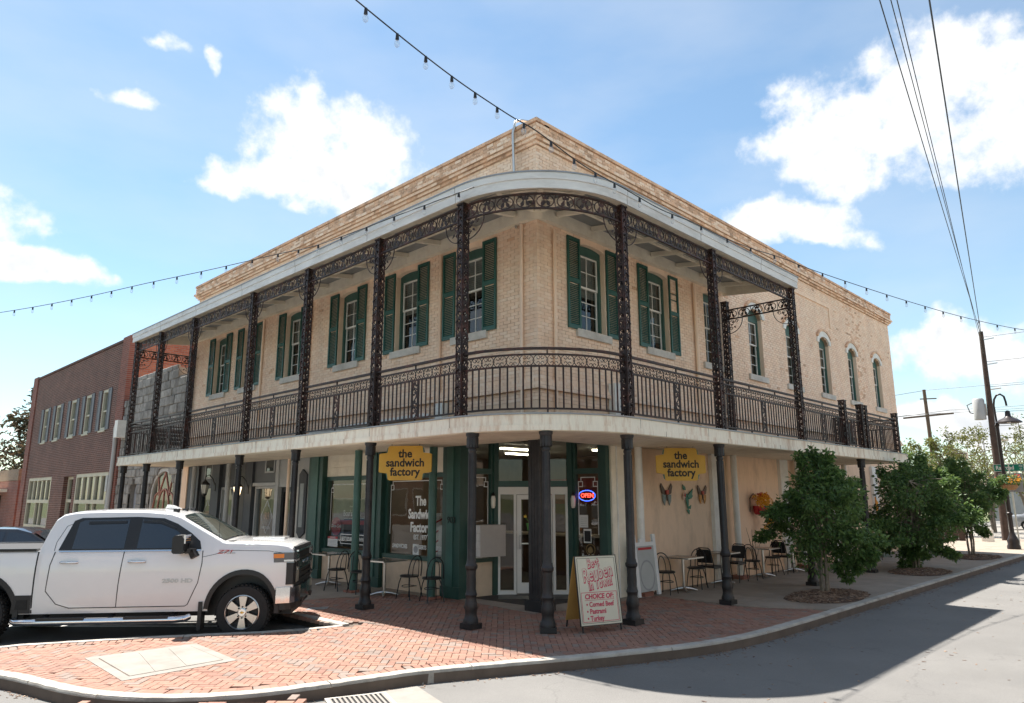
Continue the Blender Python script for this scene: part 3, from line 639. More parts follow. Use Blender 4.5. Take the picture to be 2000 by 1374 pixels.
# decorated white line border on the glass
LINE = mat('white_vinyl', (0.75, 0.74, 0.71), 0.5, var=0.03)
def key_border(F, a0, a1, z0, z1, d, parent, low=1.25):
    b = MB(); t = 0.018; s = 0.11
    for a, sg in ((a0, 1), (a1, -1)):
        u0, u1 = sorted((a, a+sg*t)); b.box(u0, u1, d, d+0.003, low, z1-s, F)
        u0, u1 = sorted((a, a+sg*s)); b.box(u0, u1, d, d+0.003, z1-s, z1-s+t, F)
        u0, u1 = sorted((a+sg*s, a+sg*(s+t))); b.box(u0, u1, d, d+0.003, z1-2*s, z1-s+t, F)
        u0, u1 = sorted((a+sg*t*1.2, a+sg*s)); b.box(u0, u1, d, d+0.0029, z1-2*s, z1-2*s+t, F)
        u0, u1 = sorted((a+sg*0.07, a+sg*(0.07+t))); b.box(u0, u1, d, d+0.0028, z1-s+t, z1, F)
    b.box(a0+0.07, a1-0.07, d, d+0.0032, z1-t, z1, F); return b.build('line_border', LINE, parent)
key_border(FL, 5.95, 7.7, 0.9, 2.46, -0.117, sw1); key_border(FL, 3.0, 5.0, 0.9, 2.50, -0.117, sw2)
RED = mat('sign_red', (0.42, 0.03, 0.035), 0.5, var=0.05)
BLKP = mat('black_print', (0.012, 0.012, 0.012), 0.6, var=0.05)
PAPER = mat('paper', (0.72, 0.71, 0.68), 0.7, var=0.03)
WD = -0.115
for s, z, sz in (('The', 2.02, 0.30), ('Sandwich', 1.72, 0.30), ('Factory', 1.42, 0.30)): lettering(s, sz, LINE, MFL(3.82, WD, z), sw2, ext=0.002, bold=0.010, sx=0.82)
lettering('EST. 1977', 0.15, LINE, MFL(3.82, WD, 1.20), sw2, ext=0.002, bold=0.003, sx=0.8)
for s, u in (('SANDWICHES', 4.58), ('DESSERTS', 3.78), ('CATERING', 3.12)): lettering(s, 0.125, LINE, MFL(u, WD, 0.98), sw2, ext=0.002, bold=0.003, sx=0.72)
# first window: posters and prints
pn = thing('window_poster', 'dark and pale striped deli poster hung inside the first shop window', 'poster')
MB().box(6.05, 7.62, -0.175, -0.17, 0.86, 2.10, FL).build('sheet', mat('poster_grey', (0.22, 0.21, 0.20), 0.7, var=0.3, scale=2), pn)
MB().box(6.05, 7.1, -0.169, -0.166, 0.86, 1.75, FL).build('dark_panel', BLKP, pn)
MB().box(6.05, 7.35, -0.1655, -0.163, 1.42, 1.53, FL).build('red_band', RED, pn)
lettering("Boar's Head", 0.22, PAPER, MFL(6.72, -0.160, 1.70), pn, ext=0.002, bold=0.003, sx=0.75)
lettering('Family', 0.07, PAPER, MFL(6.75, -0.160, 1.88), pn, ext=0.002); lettering('PREMIUM DELI MEATS & CHEESES', 0.05, PAPER, MFL(6.72, -0.160, 1.57), pn, ext=0.002)
ck = thing('round_drink_sign', 'round red drink sign with white script low in the shop window', 'sign')
MB().lathe([(0.23, 0), (0.235, 0.004), (0.235, 0.012), (0.22, 0.016)], n=28, F=lambda r, th, z: FL(7.42+r*math.cos(th), -0.150+z, 1.36+r*math.sin(th))).build('disc', RED, ck, smooth=40)
lettering('Coca-Cola', 0.115, PAPER, MFL(7.42, -0.130, 1.37), ck, ext=0.002, shear=0.35, bold=0.002)
wn_ = thing('notice_sheet', 'white notice with a red header taped low in the shop window corner', 'notice')
MB().box(7.28, 7.76, -0.116, -0.112, 0.84, 1.10, FL).build('sheet', PAPER, wn_); MB().box(7.28, 7.76, -0.1115, -0.109, 1.04, 1.10, FL).build('header', RED, wn_)
lettering('WARNING!', 0.055, PAPER, MFL(7.52, -0.1075, 1.07), wn_, ext=0.001)
for k in range(5): MB().box(7.32, 7.72-0.03*(k % 3), -0.1115, -0.1095, 0.86+k*0.034, 0.868+k*0.034, FL).build('print_line', mat('grey_print', (0.3, 0.3, 0.3), 0.7), wn_)
rb = thing('window_decal', 'white outlined deli slogan decal on the first shop window', 'decal')
o_ = MB(); rect_ring(o_, FL, 6.02, 7.15, 0.93, 1.18, 0.018, -0.117, -0.114); o_.build('outline', LINE, rb)
lettering("BEST REUBEN IN TOWN", 0.135, LINE, MFL(6.59, WD, 1.055), rb, ext=0.002, bold=0.003, sx=0.68)
sl = thing('seal_sticker', 'small white sheet with a round grey seal on the second shop window', 'sticker')
MB().box(3.86, 4.08, -0.116, -0.113, 0.81, 1.05, FL).build('sheet', PAPER, sl)
MB().lathe([(0.08, 0), (0.08, 0.002)], n=20, F=lambda r, th, z: FL(3.97+r*math.cos(th), -0.1125+z, 0.93+r*math.sin(th))).build('seal', mat('grey_print', None), sl)
tag(MB().box(3.0, 3.2, -0.15, -0.146, 0.82, 1.5, FL).build('window_card', PAPER), 'tall pale card standing inside the second shop window by the pilaster', 'card')
# barber style striped pole inside the window
bp_ = thing('striped_pole', 'red and white striped pole standing inside the second shop window', 'pole', (0.45, 3.55, 0.0))
sp = MB(); sp.tube([(0, 0, 0.05), (0, 0, 1.75)], 0.07, 14); sp.build('pole', PAPER, bp_, smooth=40)
for k in range(7):
    st = MB(); st.ribbon([(0.0, 0.0)], 0.1, 0, 0.1, ID) if False else None
    st.tube([(0.074*math.cos(t), 0.074*math.sin(t), 0.12+k*0.22+0.11*t/math.pi) for t in [math.pi*q/8 for q in range(17)]], 0.02, 6); st.build('stripe', RED, bp_)
tag(MB().lathe([(0.5, 0), (0.5, 0.72), (0.52, 0.74), (0.0001, 0.745)], (0.75, 3.15, 0.02), 24).build('cloth_table', PAPER), 'round table under a white cloth inside the second shop window', 'table')
# house number
lettering('903', 0.20, BLKP, MFL(2.50, 0.09, 1.62), bld, name='house_number', ext=0.006, sx=0.9)
# entrance: square notch with a diagonal door wall; windows return to it from either front
DD = lambda u, d, z: (0.99 + (u)*0.7071 - d*0.7071, 2.16 - u*0.7071 - d*0.7071, z)      # door plane, u from 0 to 1.584
NL = lambda u, d, z: (0.06 + u*0.93, 2.27 - u*0.11 - d, z)                               # side return, facing -y
NR = lambda u, d, z: (2.22 - u*0.11 - d, 0.05 + u*0.99, z)                               # side return, facing -x
ent = fbox('entrance_frame', NL, 0.0, 0.14, -0.12, 0.0, 0.0, 3.49, GREEN)
for F, tagn in ((NL, 'l'), (NR, 'r')):
    fbox('return_bulkhead', F, 0.142, 0.86, -0.12, -0.02, 0.0, 0.72, mat('cream_bulkhead', None), ent)
    fbox('return_sill', F, 0.142, 0.86, -0.13, 0.02, 0.722, 0.80, GREEN, ent)
    fbox('return_stile', F, 0.142, 0.20, -0.1, -0.01, 0.80, 3.49, GREEN, ent); fbox('return_stile', F, 0.80, 0.86, -0.1, -0.01, 0.80, 3.49, GREEN, ent)
    fbox('return_post', F, 0.862, 1.0, -0.12, 0.03, 0.0, 3.49, GREEN, ent)
    fbox('return_rail', F, 0.20, 0.80, -0.1, -0.01, 2.62, 2.74, GREEN, ent); fbox('return_rail', F, 0.20, 0.80, -0.1, -0.01, 3.30, 3.49, GREEN, ent)
    q = MB(); q.add([F(0.20, -0.06, 0.80), F(0.80, -0.06, 0.80), F(0.80, -0.06, 2.62), F(0.20, -0.06, 2.62)], [(0, 1, 2, 3)]); q.build('return_pane', SHOPGLASS, ent, recalc=False)
    q = MB(); q.add([F(0.20, -0.06, 2.74), F(0.80, -0.06, 2.74), F(0.80, -0.06, 3.30), F(0.20, -0.06, 3.30)], [(0, 1, 2, 3)]); q.build('return_pane', SHOPGLASS, ent, recalc=False)
    key_border(F, 0.24, 0.76, 0.9, 2.55, -0.055, ent, 1.3)
fbox('entrance_post', NR, 0.0, 0.14, -0.12, 0.0, 0.0, 3.49, GREEN, ent)
fbox('entrance_corner', FR, 2.16, 2.298, -0.16, 0.0, 0.0, 3.49, GREEN)
fbox('door_head', DD, -0.05, 1.634, -0.10, 0.02, 2.34, 2.47, GREEN, ent); fbox('door_head', DD, -0.05, 1.634, -0.10, 0.02, 3.40, 3.49, GREEN, ent)
fbox('transom_mullion', DD, 0.78, 0.83, -0.08, 0.0, 2.47, 3.40, GREEN, ent)
for a0, a1 in ((0.0, 0.78), (0.83, 1.584)):
    q = MB(); q.add([DD(a0, -0.04, 2.47), DD(a1, -0.04, 2.47), DD(a1, -0.04, 3.40), DD(a0, -0.04, 3.40)], [(0, 1, 2, 3)]); q.build('transom_pane', SHOPGLASS, ent, recalc=False)
DOORW = ALU
wf = MB(); wf.box(0.0, 1.584, -0.09, 0.03, 2.17, 2.335, DD); wf.box(0.0, 0.06, -0.09, 0.03, 0.02, 2.17, DD); wf.box(0.36, 0.42, -0.09, 0.03, 0.02, 2.17, DD); wf.box(1.23, 1.29, -0.09, 0.03, 0.02, 2.17, DD); wf.box(1.524, 1.584, -0.09, 0.03, 0.02, 2.17, DD)
wf.box(0.06, 0.36, -0.09, 0.03, 0.02, 0.10, DD); wf.box(1.29, 1.524, -0.09, 0.03, 0.02, 0.10, DD)
dfr = wf.build('door_frame', DOORW, bld)
for a0, a1 in ((0.06, 0.36), (1.29, 1.524)):
    q = MB(); q.add([DD(a0, -0.03, 0.10), DD(a1, -0.03, 0.10), DD(a1, -0.03, 2.17), DD(a0, -0.03, 2.17)], [(0, 1, 2, 3)]); q.build('side_light', SHOPGLASS, dfr, recalc=False)
dr_ = MB(); rect_ring(dr_, DD, 0.43, 1.22, 0.04, 2.16, 0.10, -0.06, 0.0); dr_.box(0.53, 1.12, -0.06, -0.001, 0.14, 0.26, DD); door = dr_.build('glass_door', DOORW, bld)
q = MB(); q.add([DD(0.53, -0.03, 0.26), DD(1.12, -0.03, 0.26), DD(1.12, -0.03, 2.06), DD(0.53, -0.03, 2.06)], [(0, 1, 2, 3)]); q.build('door_pane', SHOPGLASS, door, recalc=False)
MB().box(0.53, 1.12, -0.05, -0.01, 1.08, 1.11, DD).build('push_bar', STEEL, door)
MB().tube([DD(0.50, 0.0, 0.98), DD(0.50, 0.06, 1.0), DD(0.50, 0.06, 1.24), DD(0.50, 0.0, 1.27)], 0.014, 8).build('door_handle', STEEL, door, smooth=50)
MB().box(-0.02, 1.6, -0.10, 0.05, 0.0, 0.02, DD).build('threshold', STEEL, ent)
tag(MB().box(0.02, 1.55, 0.06, 0.75, 0.006, 0.018, DD).build('door_mat', BLACK), 'black rubber mat in front of the glass entrance door', 'mat')
fbox('entrance_soffit', ID, 0.0, 2.3, 0.0, 2.3, 3.492, 3.549, SOFFIT, ent)
# square post carrying the corner of the upper floor
cp = MB(); cp.box(-0.13, 0.17, -0.13, 0.17, 0.20, 3.49); cpo = cp.build('corner_post', BLACKIRON, bld)
MB().box(-0.19, 0.23, -0.19, 0.23, 0.004, 0.2).build('post_base', BLACKIRON, cpo)
for k in (-0.05, 0.02, 0.09): MB().box(-0.136, -0.1305, k-0.012, k+0.012, 0.3, 3.4).build('reeding', BLACKIRON, cpo); MB().box(k-0.012, k+0.012, -0.136, -0.1305, 0.3, 3.4).build('reeding', BLACKIRON, cpo)
# things by the entrance
mb_ = thing('mailbox_bank', 'grey steel bank of mailboxes fixed beside the entrance door', 'mailbox')
MB().box(0.14, 0.86, 0.04, 0.40, 0.86, 1.52, NL).build('cabinet', mat('mailbox_grey', (0.40, 0.37, 0.34), 0.5, 0.2, var=0.06), mb_)
for k in range(4):
    f_ = MB().box(0.128, 0.1395, 0.06, 0.38, 0.88+k*0.16, 1.03+k*0.16, NL).build('mail_door', mat('mailbox_door', (0.52, 0.50, 0.47), 0.45, 0.2, var=0.05), mb_)
    MB().box(0.122, 0.1275, 0.19, 0.23, 0.93+k*0.16, 0.95+k*0.16, NL).build('lock', BLACK, f_)
def wall_lamp(F, u, z, label, lit=True):
    t = thing('wall_lantern', label, 'lantern')
    MB().box(u-0.06, u+0.06, 0.03, 0.06, z-0.22, z+0.18, F).build('back_plate', BLACKIRON, t)
    MB().lathe([(0.035, -0.15), (0.05, -0.10), (0.055, 0.05), (0.04, 0.12)], n=10, F=lambda r, th, zz: F(u+r*math.cos(th), 0.12+r*math.sin(th), z+zz)).build('lamp_glass', mat('lamp_glass', (0.75, 0.7, 0.6), 0.2, var=0.05), t, smooth=40)
    MB().lathe([(0.06, 0.12), (0.03, 0.17), (0.008, 0.2)], n=10, F=lambda r, th, zz: F(u+r*math.cos(th), 0.12+r*math.sin(th), z+zz)).build('cap', BLACKIRON, t)
    return t
wall_lamp(DD, -0.10, 2.02, 'small brass and glass wall lantern on the mailbox side of the door'); wall_lamp(DD, 1.69, 2.02, 'small brass and glass wall lantern between door and neon sign')
ns = thing('neon_open_sign', 'red neon OPEN sign in a blue oval behind the entrance glass', 'neon sign')
NEONR = mat('neon_red', (0.8, 0.05, 0.03), 0.5, emit=(1.0, 0.05, 0.03), estr=2.2); NEONB = mat('neon_blue', (0.05, 0.1, 0.8), 0.5, emit=(0.05, 0.12, 1.0), estr=2.0)
lettering('OPEN', 0.135, NEONR, basis(NR(0.56, -0.10, 2.14), (-0.11, 0.99, 0) if False else (0.11, -0.99, 0), (0, 0, 1), (-0.99, -0.11, 0)), ns, ext=0.006, sx=0.95)
for k in range(30):
    th = 2*math.pi*(k+0.5)/30; a = NR(0.56+0.215*math.cos(th), -0.09, 2.14+0.115*math.sin(th)); th2 = th+0.14; b = NR(0.56+0.215*math.cos(th2), -0.09, 2.14+0.115*math.sin(th2))
    MB().tube([a, b], 0.008, 6).build('oval_tube', NEONB, ns)
def notice(F, u0, u1, z0, z1, d, label, dark=False, cat='notice'):
    t = thing('notice_sheet', label, cat); MB().box(u0, u1, d, d+0.003, z0, z1, F).build('sheet', PAPER, t)
    if dark: MB().box(u0+0.02, u1-0.02, d+0.0035, d+0.006, z0+0.1*(z1-z0), z1-0.04, F).build('dark_print', BLKP, t)
    else:
        for k in range(5): MB().box(u0+0.03, u1-0.03, d+0.0035, d+0.005, z0+(z1-z0)*(k+0.8)/6.5, z0+(z1-z0)*(k+0.8)/6.5+0.008, F).build('print_line', mat('grey_print', None), t)
notice(NR, 0.52, 0.74, 1.45, 1.72, -0.058, 'typed white sheet taped below the neon sign'); notice(NR, 0.44, 0.64, 1.12, 1.42, -0.058, 'dark photo poster taped under the typed sheet by the entrance', True, 'poster')
notice(DD, 0.90, 1.06, 1.42, 1.64, -0.025, 'white paper notice taped inside the glass entrance door')
bh = thing('deli_decal', 'gold boar head decal above white brand lettering near the entrance', 'decal')
BOAR = mat('gold_print', (0.25, 0.17, 0.07), 0.6)
MB().ribbon(arc(0.47, 0.98, 0.115, 0, 360, 24)[:-1], 0.016, -0.057, -0.054, NR, True).build('ring', BOAR, bh)
MB().prism([(0.40, 0.95), (0.43, 1.02), (0.47, 1.05), (0.50, 1.03), (0.54, 1.0), (0.55, 0.95), (0.52, 0.91), (0.46, 0.90)], -0.057, -0.054, NR).build('boar', BOAR, bh)
lettering("Boar's Head", 0.13, PAPER, basis(NR(0.47, -0.053, 0.84), (0.11, -0.99, 0), (0, 0, 1), (-0.99, -0.11, 0)), bh, ext=0.001, sx=0.68)
fl_ = thing('flower_decal', 'tulips in a green pot painted on the entrance door glass', 'decal')
for u, z, c in ((0.62, 1.66, 'y'), (0.78, 1.80, 'p'), (0.86, 1.74, 'p'), (0.72, 1.72, 'p')):
    MB().prism([(u-0.03, z), (u-0.035, z+0.05), (u-0.015, z+0.035), (u, z+0.07), (u+0.015, z+0.035), (u+0.035, z+0.05), (u+0.03, z)], -0.026, -0.022, DD).build('tulip', mat('tulip_pink', (0.6, 0.1, 0.3), 0.6) if c == 'p' else mat('tulip_yellow', (0.7, 0.45, 0.04), 0.6), fl_)
    MB().ribbon([(u, z), (0.74, 1.52)], 0.012, -0.026, -0.023, DD).build('stem', mat('stem_green', (0.08, 0.25, 0.05), 0.6), fl_)
MB().prism([(0.64, 1.54), (0.86, 1.54), (0.83, 1.38), (0.67, 1.38)], -0.0265, -0.0225, DD).build('pot', mat('stem_green', None), fl_)
# shop interior
fbox('shop_ceiling', ID, 0.32, 9.0, 2.6, 8.3, 3.40, 3.45, mat('ceiling_white', (0.5, 0.48, 0.44), 0.8), bld); fbox('shop_ceiling', ID, 2.35, 9.0, 0.32, 2.59, 3.40, 3.45, mat('ceiling_white', None), bld)
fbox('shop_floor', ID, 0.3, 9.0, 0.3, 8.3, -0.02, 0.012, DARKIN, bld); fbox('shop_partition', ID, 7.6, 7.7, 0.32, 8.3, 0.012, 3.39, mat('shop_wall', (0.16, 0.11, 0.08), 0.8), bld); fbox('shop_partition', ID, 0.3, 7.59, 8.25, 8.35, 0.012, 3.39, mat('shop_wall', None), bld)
LAMP = mat('fluorescent', (0.9, 0.85, 0.7), 0.5, emit=(1.0, 0.90, 0.68), estr=5.0)
for k, (x, y) in enumerate(((3.0, 3.2), (4.6, 4.6), (3.0, 6.4), (5.2, 2.0))):
    t = thing('ceiling_light', ['fluorescent strip light on the shop ceiling nearest the door', 'fluorescent strip light over the middle of the shop counter', 'fluorescent strip light behind the shop display windows', 'fluorescent strip light behind the neon sign window'][k], 'ceiling light', group='fluorescent strips in the shop')
    MB().box(x-0.9, x+0.9, y-0.08, y+0.08, 3.33, 3.395).build('housing', WHITE, t); MB().box(x-0.88, x+0.88, y-0.04, y+0.04, 3.29, 3.325).build('tube', LAMP, t)
ct = thing('shop_counter', 'dark wood serving counter inside the sandwich shop', 'counter'); MB().box(5.0, 5.7, 2.4, 7.4, 0.012, 1.05).build('body', mat('dark_wood', (0.06, 0.03, 0.018), 0.5, var=0.2), ct); MB().box(4.93, 5.76, 2.35, 7.45, 1.052, 1.10).build('worktop', mat('worktop', (0.3, 0.25, 0.2), 0.4), ct)
tag(MB().box(7.5, 7.59, 3.0, 6.6, 1.9, 2.7).build('menu_board', mat('menu_red', (0.22, 0.04, 0.035), 0.7, var=0.2)), 'red menu board on the back wall inside the shop', 'menu board')
# hair salon front further along
GREY = mat('salon_grey', (0.125, 0.130, 0.135), 0.6, var=0.08, scale=3); GREYD = mat('salon_dark_grey', (0.06, 0.063, 0.068), 0.6, var=0.1); GREYL = mat('salon_light_grey', (0.42, 0.42, 0.41), 0.6, var=0.06)
sal = fbox('salon_front', FL, 8.63, 10.5, -0.25, -0.02, 2.42, 3.49, GREYL)
fbox('salon_wall', FL, 8.63, 9.62, -0.25, -0.02, 0.0, 2.415, mat('salon_white', (0.60, 0.56, 0.50), 0.6, var=0.06))
dk = MB(); rect_ring(dk, FL, 9.64, 10.42, 0.03, 2.40, 0.13, -0.18, -0.10); dko = dk.build('salon_door', BLACK, bld); pane(FL, 9.77, 10.29, 0.16, 2.27, -0.14, dko, SHOPGLASS)
fbox('door_post', FL, 10.43, 10.62, -0.25, 0.02, 0.0, 3.3, GREYL); fbox('salon_header', FL, 10.63, 12.05, -0.25, -0.03, 2.46, 3.49, GREY); fbox('salon_base', FL, 10.63, 12.05, -0.25, -0.03, 0.0, 0.5, GREY)
def salon_window(a0, a1, z0, z1, m):
    w = MB(); rect_ring(w, FL, a0, a1, z0, z1, 0.07, -0.2, -0.05); o = w.build('salon_window', m, bld); pane(FL, a0+0.07, a1-0.07, z0+0.07, z1-0.07, -0.13, o, SHOPGLASS); return o
swa = salon_window(10.66, 12.0, 0.505, 2.455, GREYL); fbox('window_cap', FL, 10.60, 12.03, -0.04, 0.03, 2.46, 2.56, GREYL, swa)
tw = MB(); rect_ring(tw, FL, 10.75, 11.35, 2.85, 3.35, 0.05, -0.029, 0.0); two = tw.build('transom_window', GREYL, bld); pane(FL, 10.8, 11.3, 2.9, 3.3, -0.02, two, SHOPGLASS)
for cu, par in ((11.3, swa),):
    d_ = MB(); d_.ribbon([(cu, 2.05), (cu+0.36, 1.55), (cu, 1.05), (cu-0.36, 1.55)], 0.02, -0.127, -0.124, FL, True); d_.build('diamond_outline', LINE, par)
    lettering('903', 0.30, mat('gold_vinyl', (0.55, 0.36, 0.24), 0.5), MFL(cu-0.02, -0.122, 1.56), par, ext=0.001, sx=0.7); lettering('HAIR SALON', 0.12, LINE, MFL(cu, -0.122, 1.22), par, ext=0.001, sx=0.75)
    MB().ribbon([(cu-0.1, 1.84), (cu, 2.02), (cu+0.1, 1.84)], 0.02, -0.127, -0.1235, FL).build('crest', LINE, par)
fbox('salon_pilaster', FL, 12.06, 12.55, -0.25, 0.05, 0.0, 3.49, GREYD); fbox('salon_recess', FL, 12.56, 13.35, -0.9, -0.8, 0.0, 3.49, mat('salon_beige', (0.5, 0.38, 0.26), 0.7)); fbox('salon_recess_wall', FL, 13.36, 13.5, -0.9, -0.06, 0.0, 3.49, GREYL)
swb = salon_window(13.51, 14.45, 0.45, 2.45, GREYL); fbox('salon_transom', FL, 13.51, 14.45, -0.2, -0.06, 2.46, 3.49, GREYD); fbox('salon_base', FL, 13.51, 14.45, -0.2, -0.06, 0.0, 0.445, GREY)
fbox('salon_pilaster', FL, 14.46, 15.05, -0.25, 0.05, 0.0, 3.49, GREYD)
swc = salon_window(15.06, 16.2, 0.45, 2.5, GREY); fbox('salon_header', FL, 15.06, 16.2, -0.2, -0.05, 2.51, 3.49, GREY); fbox('salon_base', FL, 15.06, 16.2, -0.2, -0.05, 0.0, 0.445, GREY)
cu = 15.62; d_ = MB(); d_.ribbon([(cu, 2.05), (cu+0.36, 1.55), (cu, 1.05), (cu-0.36, 1.55)], 0.02, -0.127, -0.124, FL, True); d_.build('diamond_outline', LINE, swc)
lettering('903', 0.30, mat('gold_vinyl', None), MFL(cu-0.02, -0.122, 1.56), swc, ext=0.001, sx=0.7); MB().ribbon([(cu-0.1, 1.84), (cu, 2.02), (cu+0.1, 1.84)], 0.02, -0.127, -0.1235, FL).build('crest', LINE, swc)
tw = MB(); rect_ring(tw, FL, 15.2, 15.8, 2.75, 3.3, 0.06, -0.049, -0.02); two = tw.build('transom_window', GREYL, bld); pane(FL, 15.26, 15.74, 2.81, 3.24, -0.04, two, SHOPGLASS)
fbox('salon_pilaster', FL, 16.21, 17.1, -0.25, 0.03, 0.0, 3.49, GREYD); fbox('end_pier', FL, 17.11, 17.6, -0.3, 0.06, 0.0, 3.49, PEACH)
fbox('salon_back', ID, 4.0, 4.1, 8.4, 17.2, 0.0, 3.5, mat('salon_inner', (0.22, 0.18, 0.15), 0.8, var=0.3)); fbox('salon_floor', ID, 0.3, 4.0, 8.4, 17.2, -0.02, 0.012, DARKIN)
for u in (13.25, 15.95, 9.35):
    MB().tube([FL(u, 0.28, 0.006), FL(u, 0.28, 3.2)], 0.075 if u > 9.4 else 0.045, 12).build('round_post' if u > 9.4 else 'downpipe', GREYL if u > 9.4 else PEACH, bld, smooth=40)
hs = thing('hanging_board', 'dark framed tall salon board with clipped corners on white wall', 'sign board')
MB().prism([(8.78, 1.15), (9.02, 1.0), (9.18, 1.15), (9.18, 2.75), (9.02, 2.9), (8.78, 2.75)], -0.015, 0.04, FL).build('board', GREYD, hs); MB().box(8.88, 9.08, 0.041, 0.05, 1.3, 2.5, FL).build('face', mat('board_face', (0.3, 0.32, 0.31), 0.6, var=0.15, scale=9), hs)
def carriage(u, z, label, lit):
    t = thing('carriage_lantern', label, 'lantern'); F = FL
    MB().tube([F(u, 0.05, z+0.05), F(u, 0.12, z+0.28), F(u, 0.26, z+0.42), F(u, 0.38, z+0.36), F(u, 0.38, z+0.22)], 0.016, 8).build('scroll_arm', BLACKIRON, t, smooth=50)
    MB().box(u-0.07, u+0.07, 0.045, 0.07, z-0.12, z+0.14, F).build('wall_plate', BLACKIRON, t)
    c = lambda r, th, zz: F(u+r*math.cos(th), 0.38+r*math.sin(th), z+zz)
    MB().lathe([(0.02, 0.25), (0.06, 0.2), (0.15, 0.12), (0.15, 0.09)], n=6, F=c).build('roof', BLACKIRON, t); MB().lathe([(0.125, 0.088), (0.075, -0.2)], n=6, F=c).build('lamp_glass', mat('warm_lamp', (0.8, 0.7, 0.55), 0.3, emit=(1.0, 0.75, 0.45), estr=0.9) if lit else mat('lamp_glass', None), t)
    MB().lathe([(0.09, -0.2), (0.07, -0.24), (0.01, -0.3)], n=6, F=c).build('finial', BLACKIRON, t)
    for k in range(6):
        th = 2*math.pi*k/6; MB().tube([c(0.128, th, 0.09), c(0.078, th, -0.2)], 0.008, 5).build('glazing_bar', BLACKIRON, t)
carriage(14.75, 2.45, 'black carriage lantern on the dark pilaster of the hair salon', False); carriage(12.3, 2.35, 'lit carriage lantern beside the beige salon doorway', True)
# free standing green posts under the gallery
for y, d in ((4.91, 0.91), (2.79, 0.38)):
    p_ = thing('green_post', 'green painted round steel post in front of %s' % ('the pilaster between the two shop windows' if y > 4 else 'the corner of the second shop window'), 'post')
    MB().tube([FL(y, d, 0.05), FL(y, d, 3.2)], 0.09, 16).build('shaft', GREEN_L, p_, smooth=40); MB().box(y-0.16, y+0.16, d-0.16, d+0.16, 0.004, 0.05, FL).build('foot', mat('brick_red', None), p_)
# ------------------------------------------------------------ the two storey iron gallery
gal = thing('iron_gallery', 'two storey cast iron gallery wrapped round the building corner', 'gallery')
RO, DO, PO, RAILO = 2.20, 2.28, 2.06, 2.06            # roof edge, deck edge, post line, rail line
def path(o, y_end, x_end, step=0.5, n=16):
    pts = []; y = y_end
    m = max(2, int(y_end/step))
    for i in range(m): pts.append((-o, y_end*(1-i/m)))
    for i in range(n+1):
        a = math.pi + math.pi/2*i/n; pts.append((o*math.cos(a), o*math.sin(a)))
    m = max(2, int(x_end/step))
    for i in range(1, m+1): pts.append((x_end*i/m, -o))
    return pts
def band(name, o0, o1, z0, z1, ye, xe, m, parent, z0b=None, z1b=None):
    """solid strip following the gallery edge between offsets o0 (outer) and o1 (inner)"""
    A, B = path(o0, ye, xe), path(o1, ye, xe); mb = MB(); n = len(A); z0b = z0 if z0b is None else z0b; z1b = z1 if z1b is None else z1b
    for a, b in zip(A, B): mb.v += [(a[0], a[1], z0), (a[0], a[1], z1), (b[0], b[1], z1b), (b[0], b[1], z0b)]
    for i in range(n-1):
        for k in range(4): mb.f.append((i*4+k, i*4+(k+1) % 4, i*4+4+(k+1) % 4, i*4+4+k))
    mb.f.append((0, 1, 2, 3)); mb.f.append(tuple((n-1)*4+k for k in (3, 2, 1, 0)))
    return mb.build(name, m, parent, smooth=30)
YE, XR, XD = 17.6, 7.95, 15.7
ZD = 3.49
deck = band('deck', DO-0.03, 0.03, 3.40, ZD, YE, XD, mat('deck_boards', (0.2, 0.19, 0.17), 0.8, var=0.15), gal)
band('deck_fascia', DO, DO-0.028, 3.30, 3.47, YE+0.02, XD+0.02, DECKF, deck); band('deck_fascia', DO+0.015, DO-0.027, 3.20, 3.298, YE+0.03, XD+0.03, DECKF, deck)
band('drip_edge', DO+0.02, DO-0.1, 3.472, 3.497, YE+0.02, XD+0.02, TIN, deck)
band('soffit_beam', DO-0.03, DO-0.30, 3.19, 3.38, YE, XD, CREAM, deck)
for x0, y0 in ((0, YE), (XD, 0)):
    e_ = MB(); (e_.box(-DO, -0.02, YE+0.001, YE+0.03, 3.20, 3.47) if x0 == 0 else e_.box(XD+0.001, XD+0.03, -DO, -0.02, 3.20, 3.47)); e_.build('deck_fascia', DECKF, deck)
# beadboard soffit, board by board
for k in range(16):
    o1 = 0.06 + k*0.119; band('soffit_board', o1+0.112, o1, 3.215+0.004*(k % 2), 3.235+0.004*(k % 2), YE-0.02, XD-0.02, SOFFIT, deck)
# butt joints along the boards
def butt(o, u, z0, z1, s, parent):
    F = FL if s == 'L' else FR; MB().box(u-0.004, u+0.004, o-0.02, o+0.002, z0, z1, F).build('board_joint', mat('joint_dark', (0.14, 0.10, 0.07), 0.9), parent)
for u in (0.05, 2.5, 4.9, 7.4, 9.8, 12.3, 14.7, 16.6): butt(DO, u, 3.302, 3.468, 'L', deck); butt(DO+0.015, u+0.9, 3.202, 3.296, 'L', deck)
for u in (0.2, 2.6, 5.1, 7.5, 9.9, 12.4, 14.8): butt(DO, u, 3.302, 3.468, 'R', deck); butt(DO+0.015, u+0.8, 3.202, 3.296, 'R', deck)
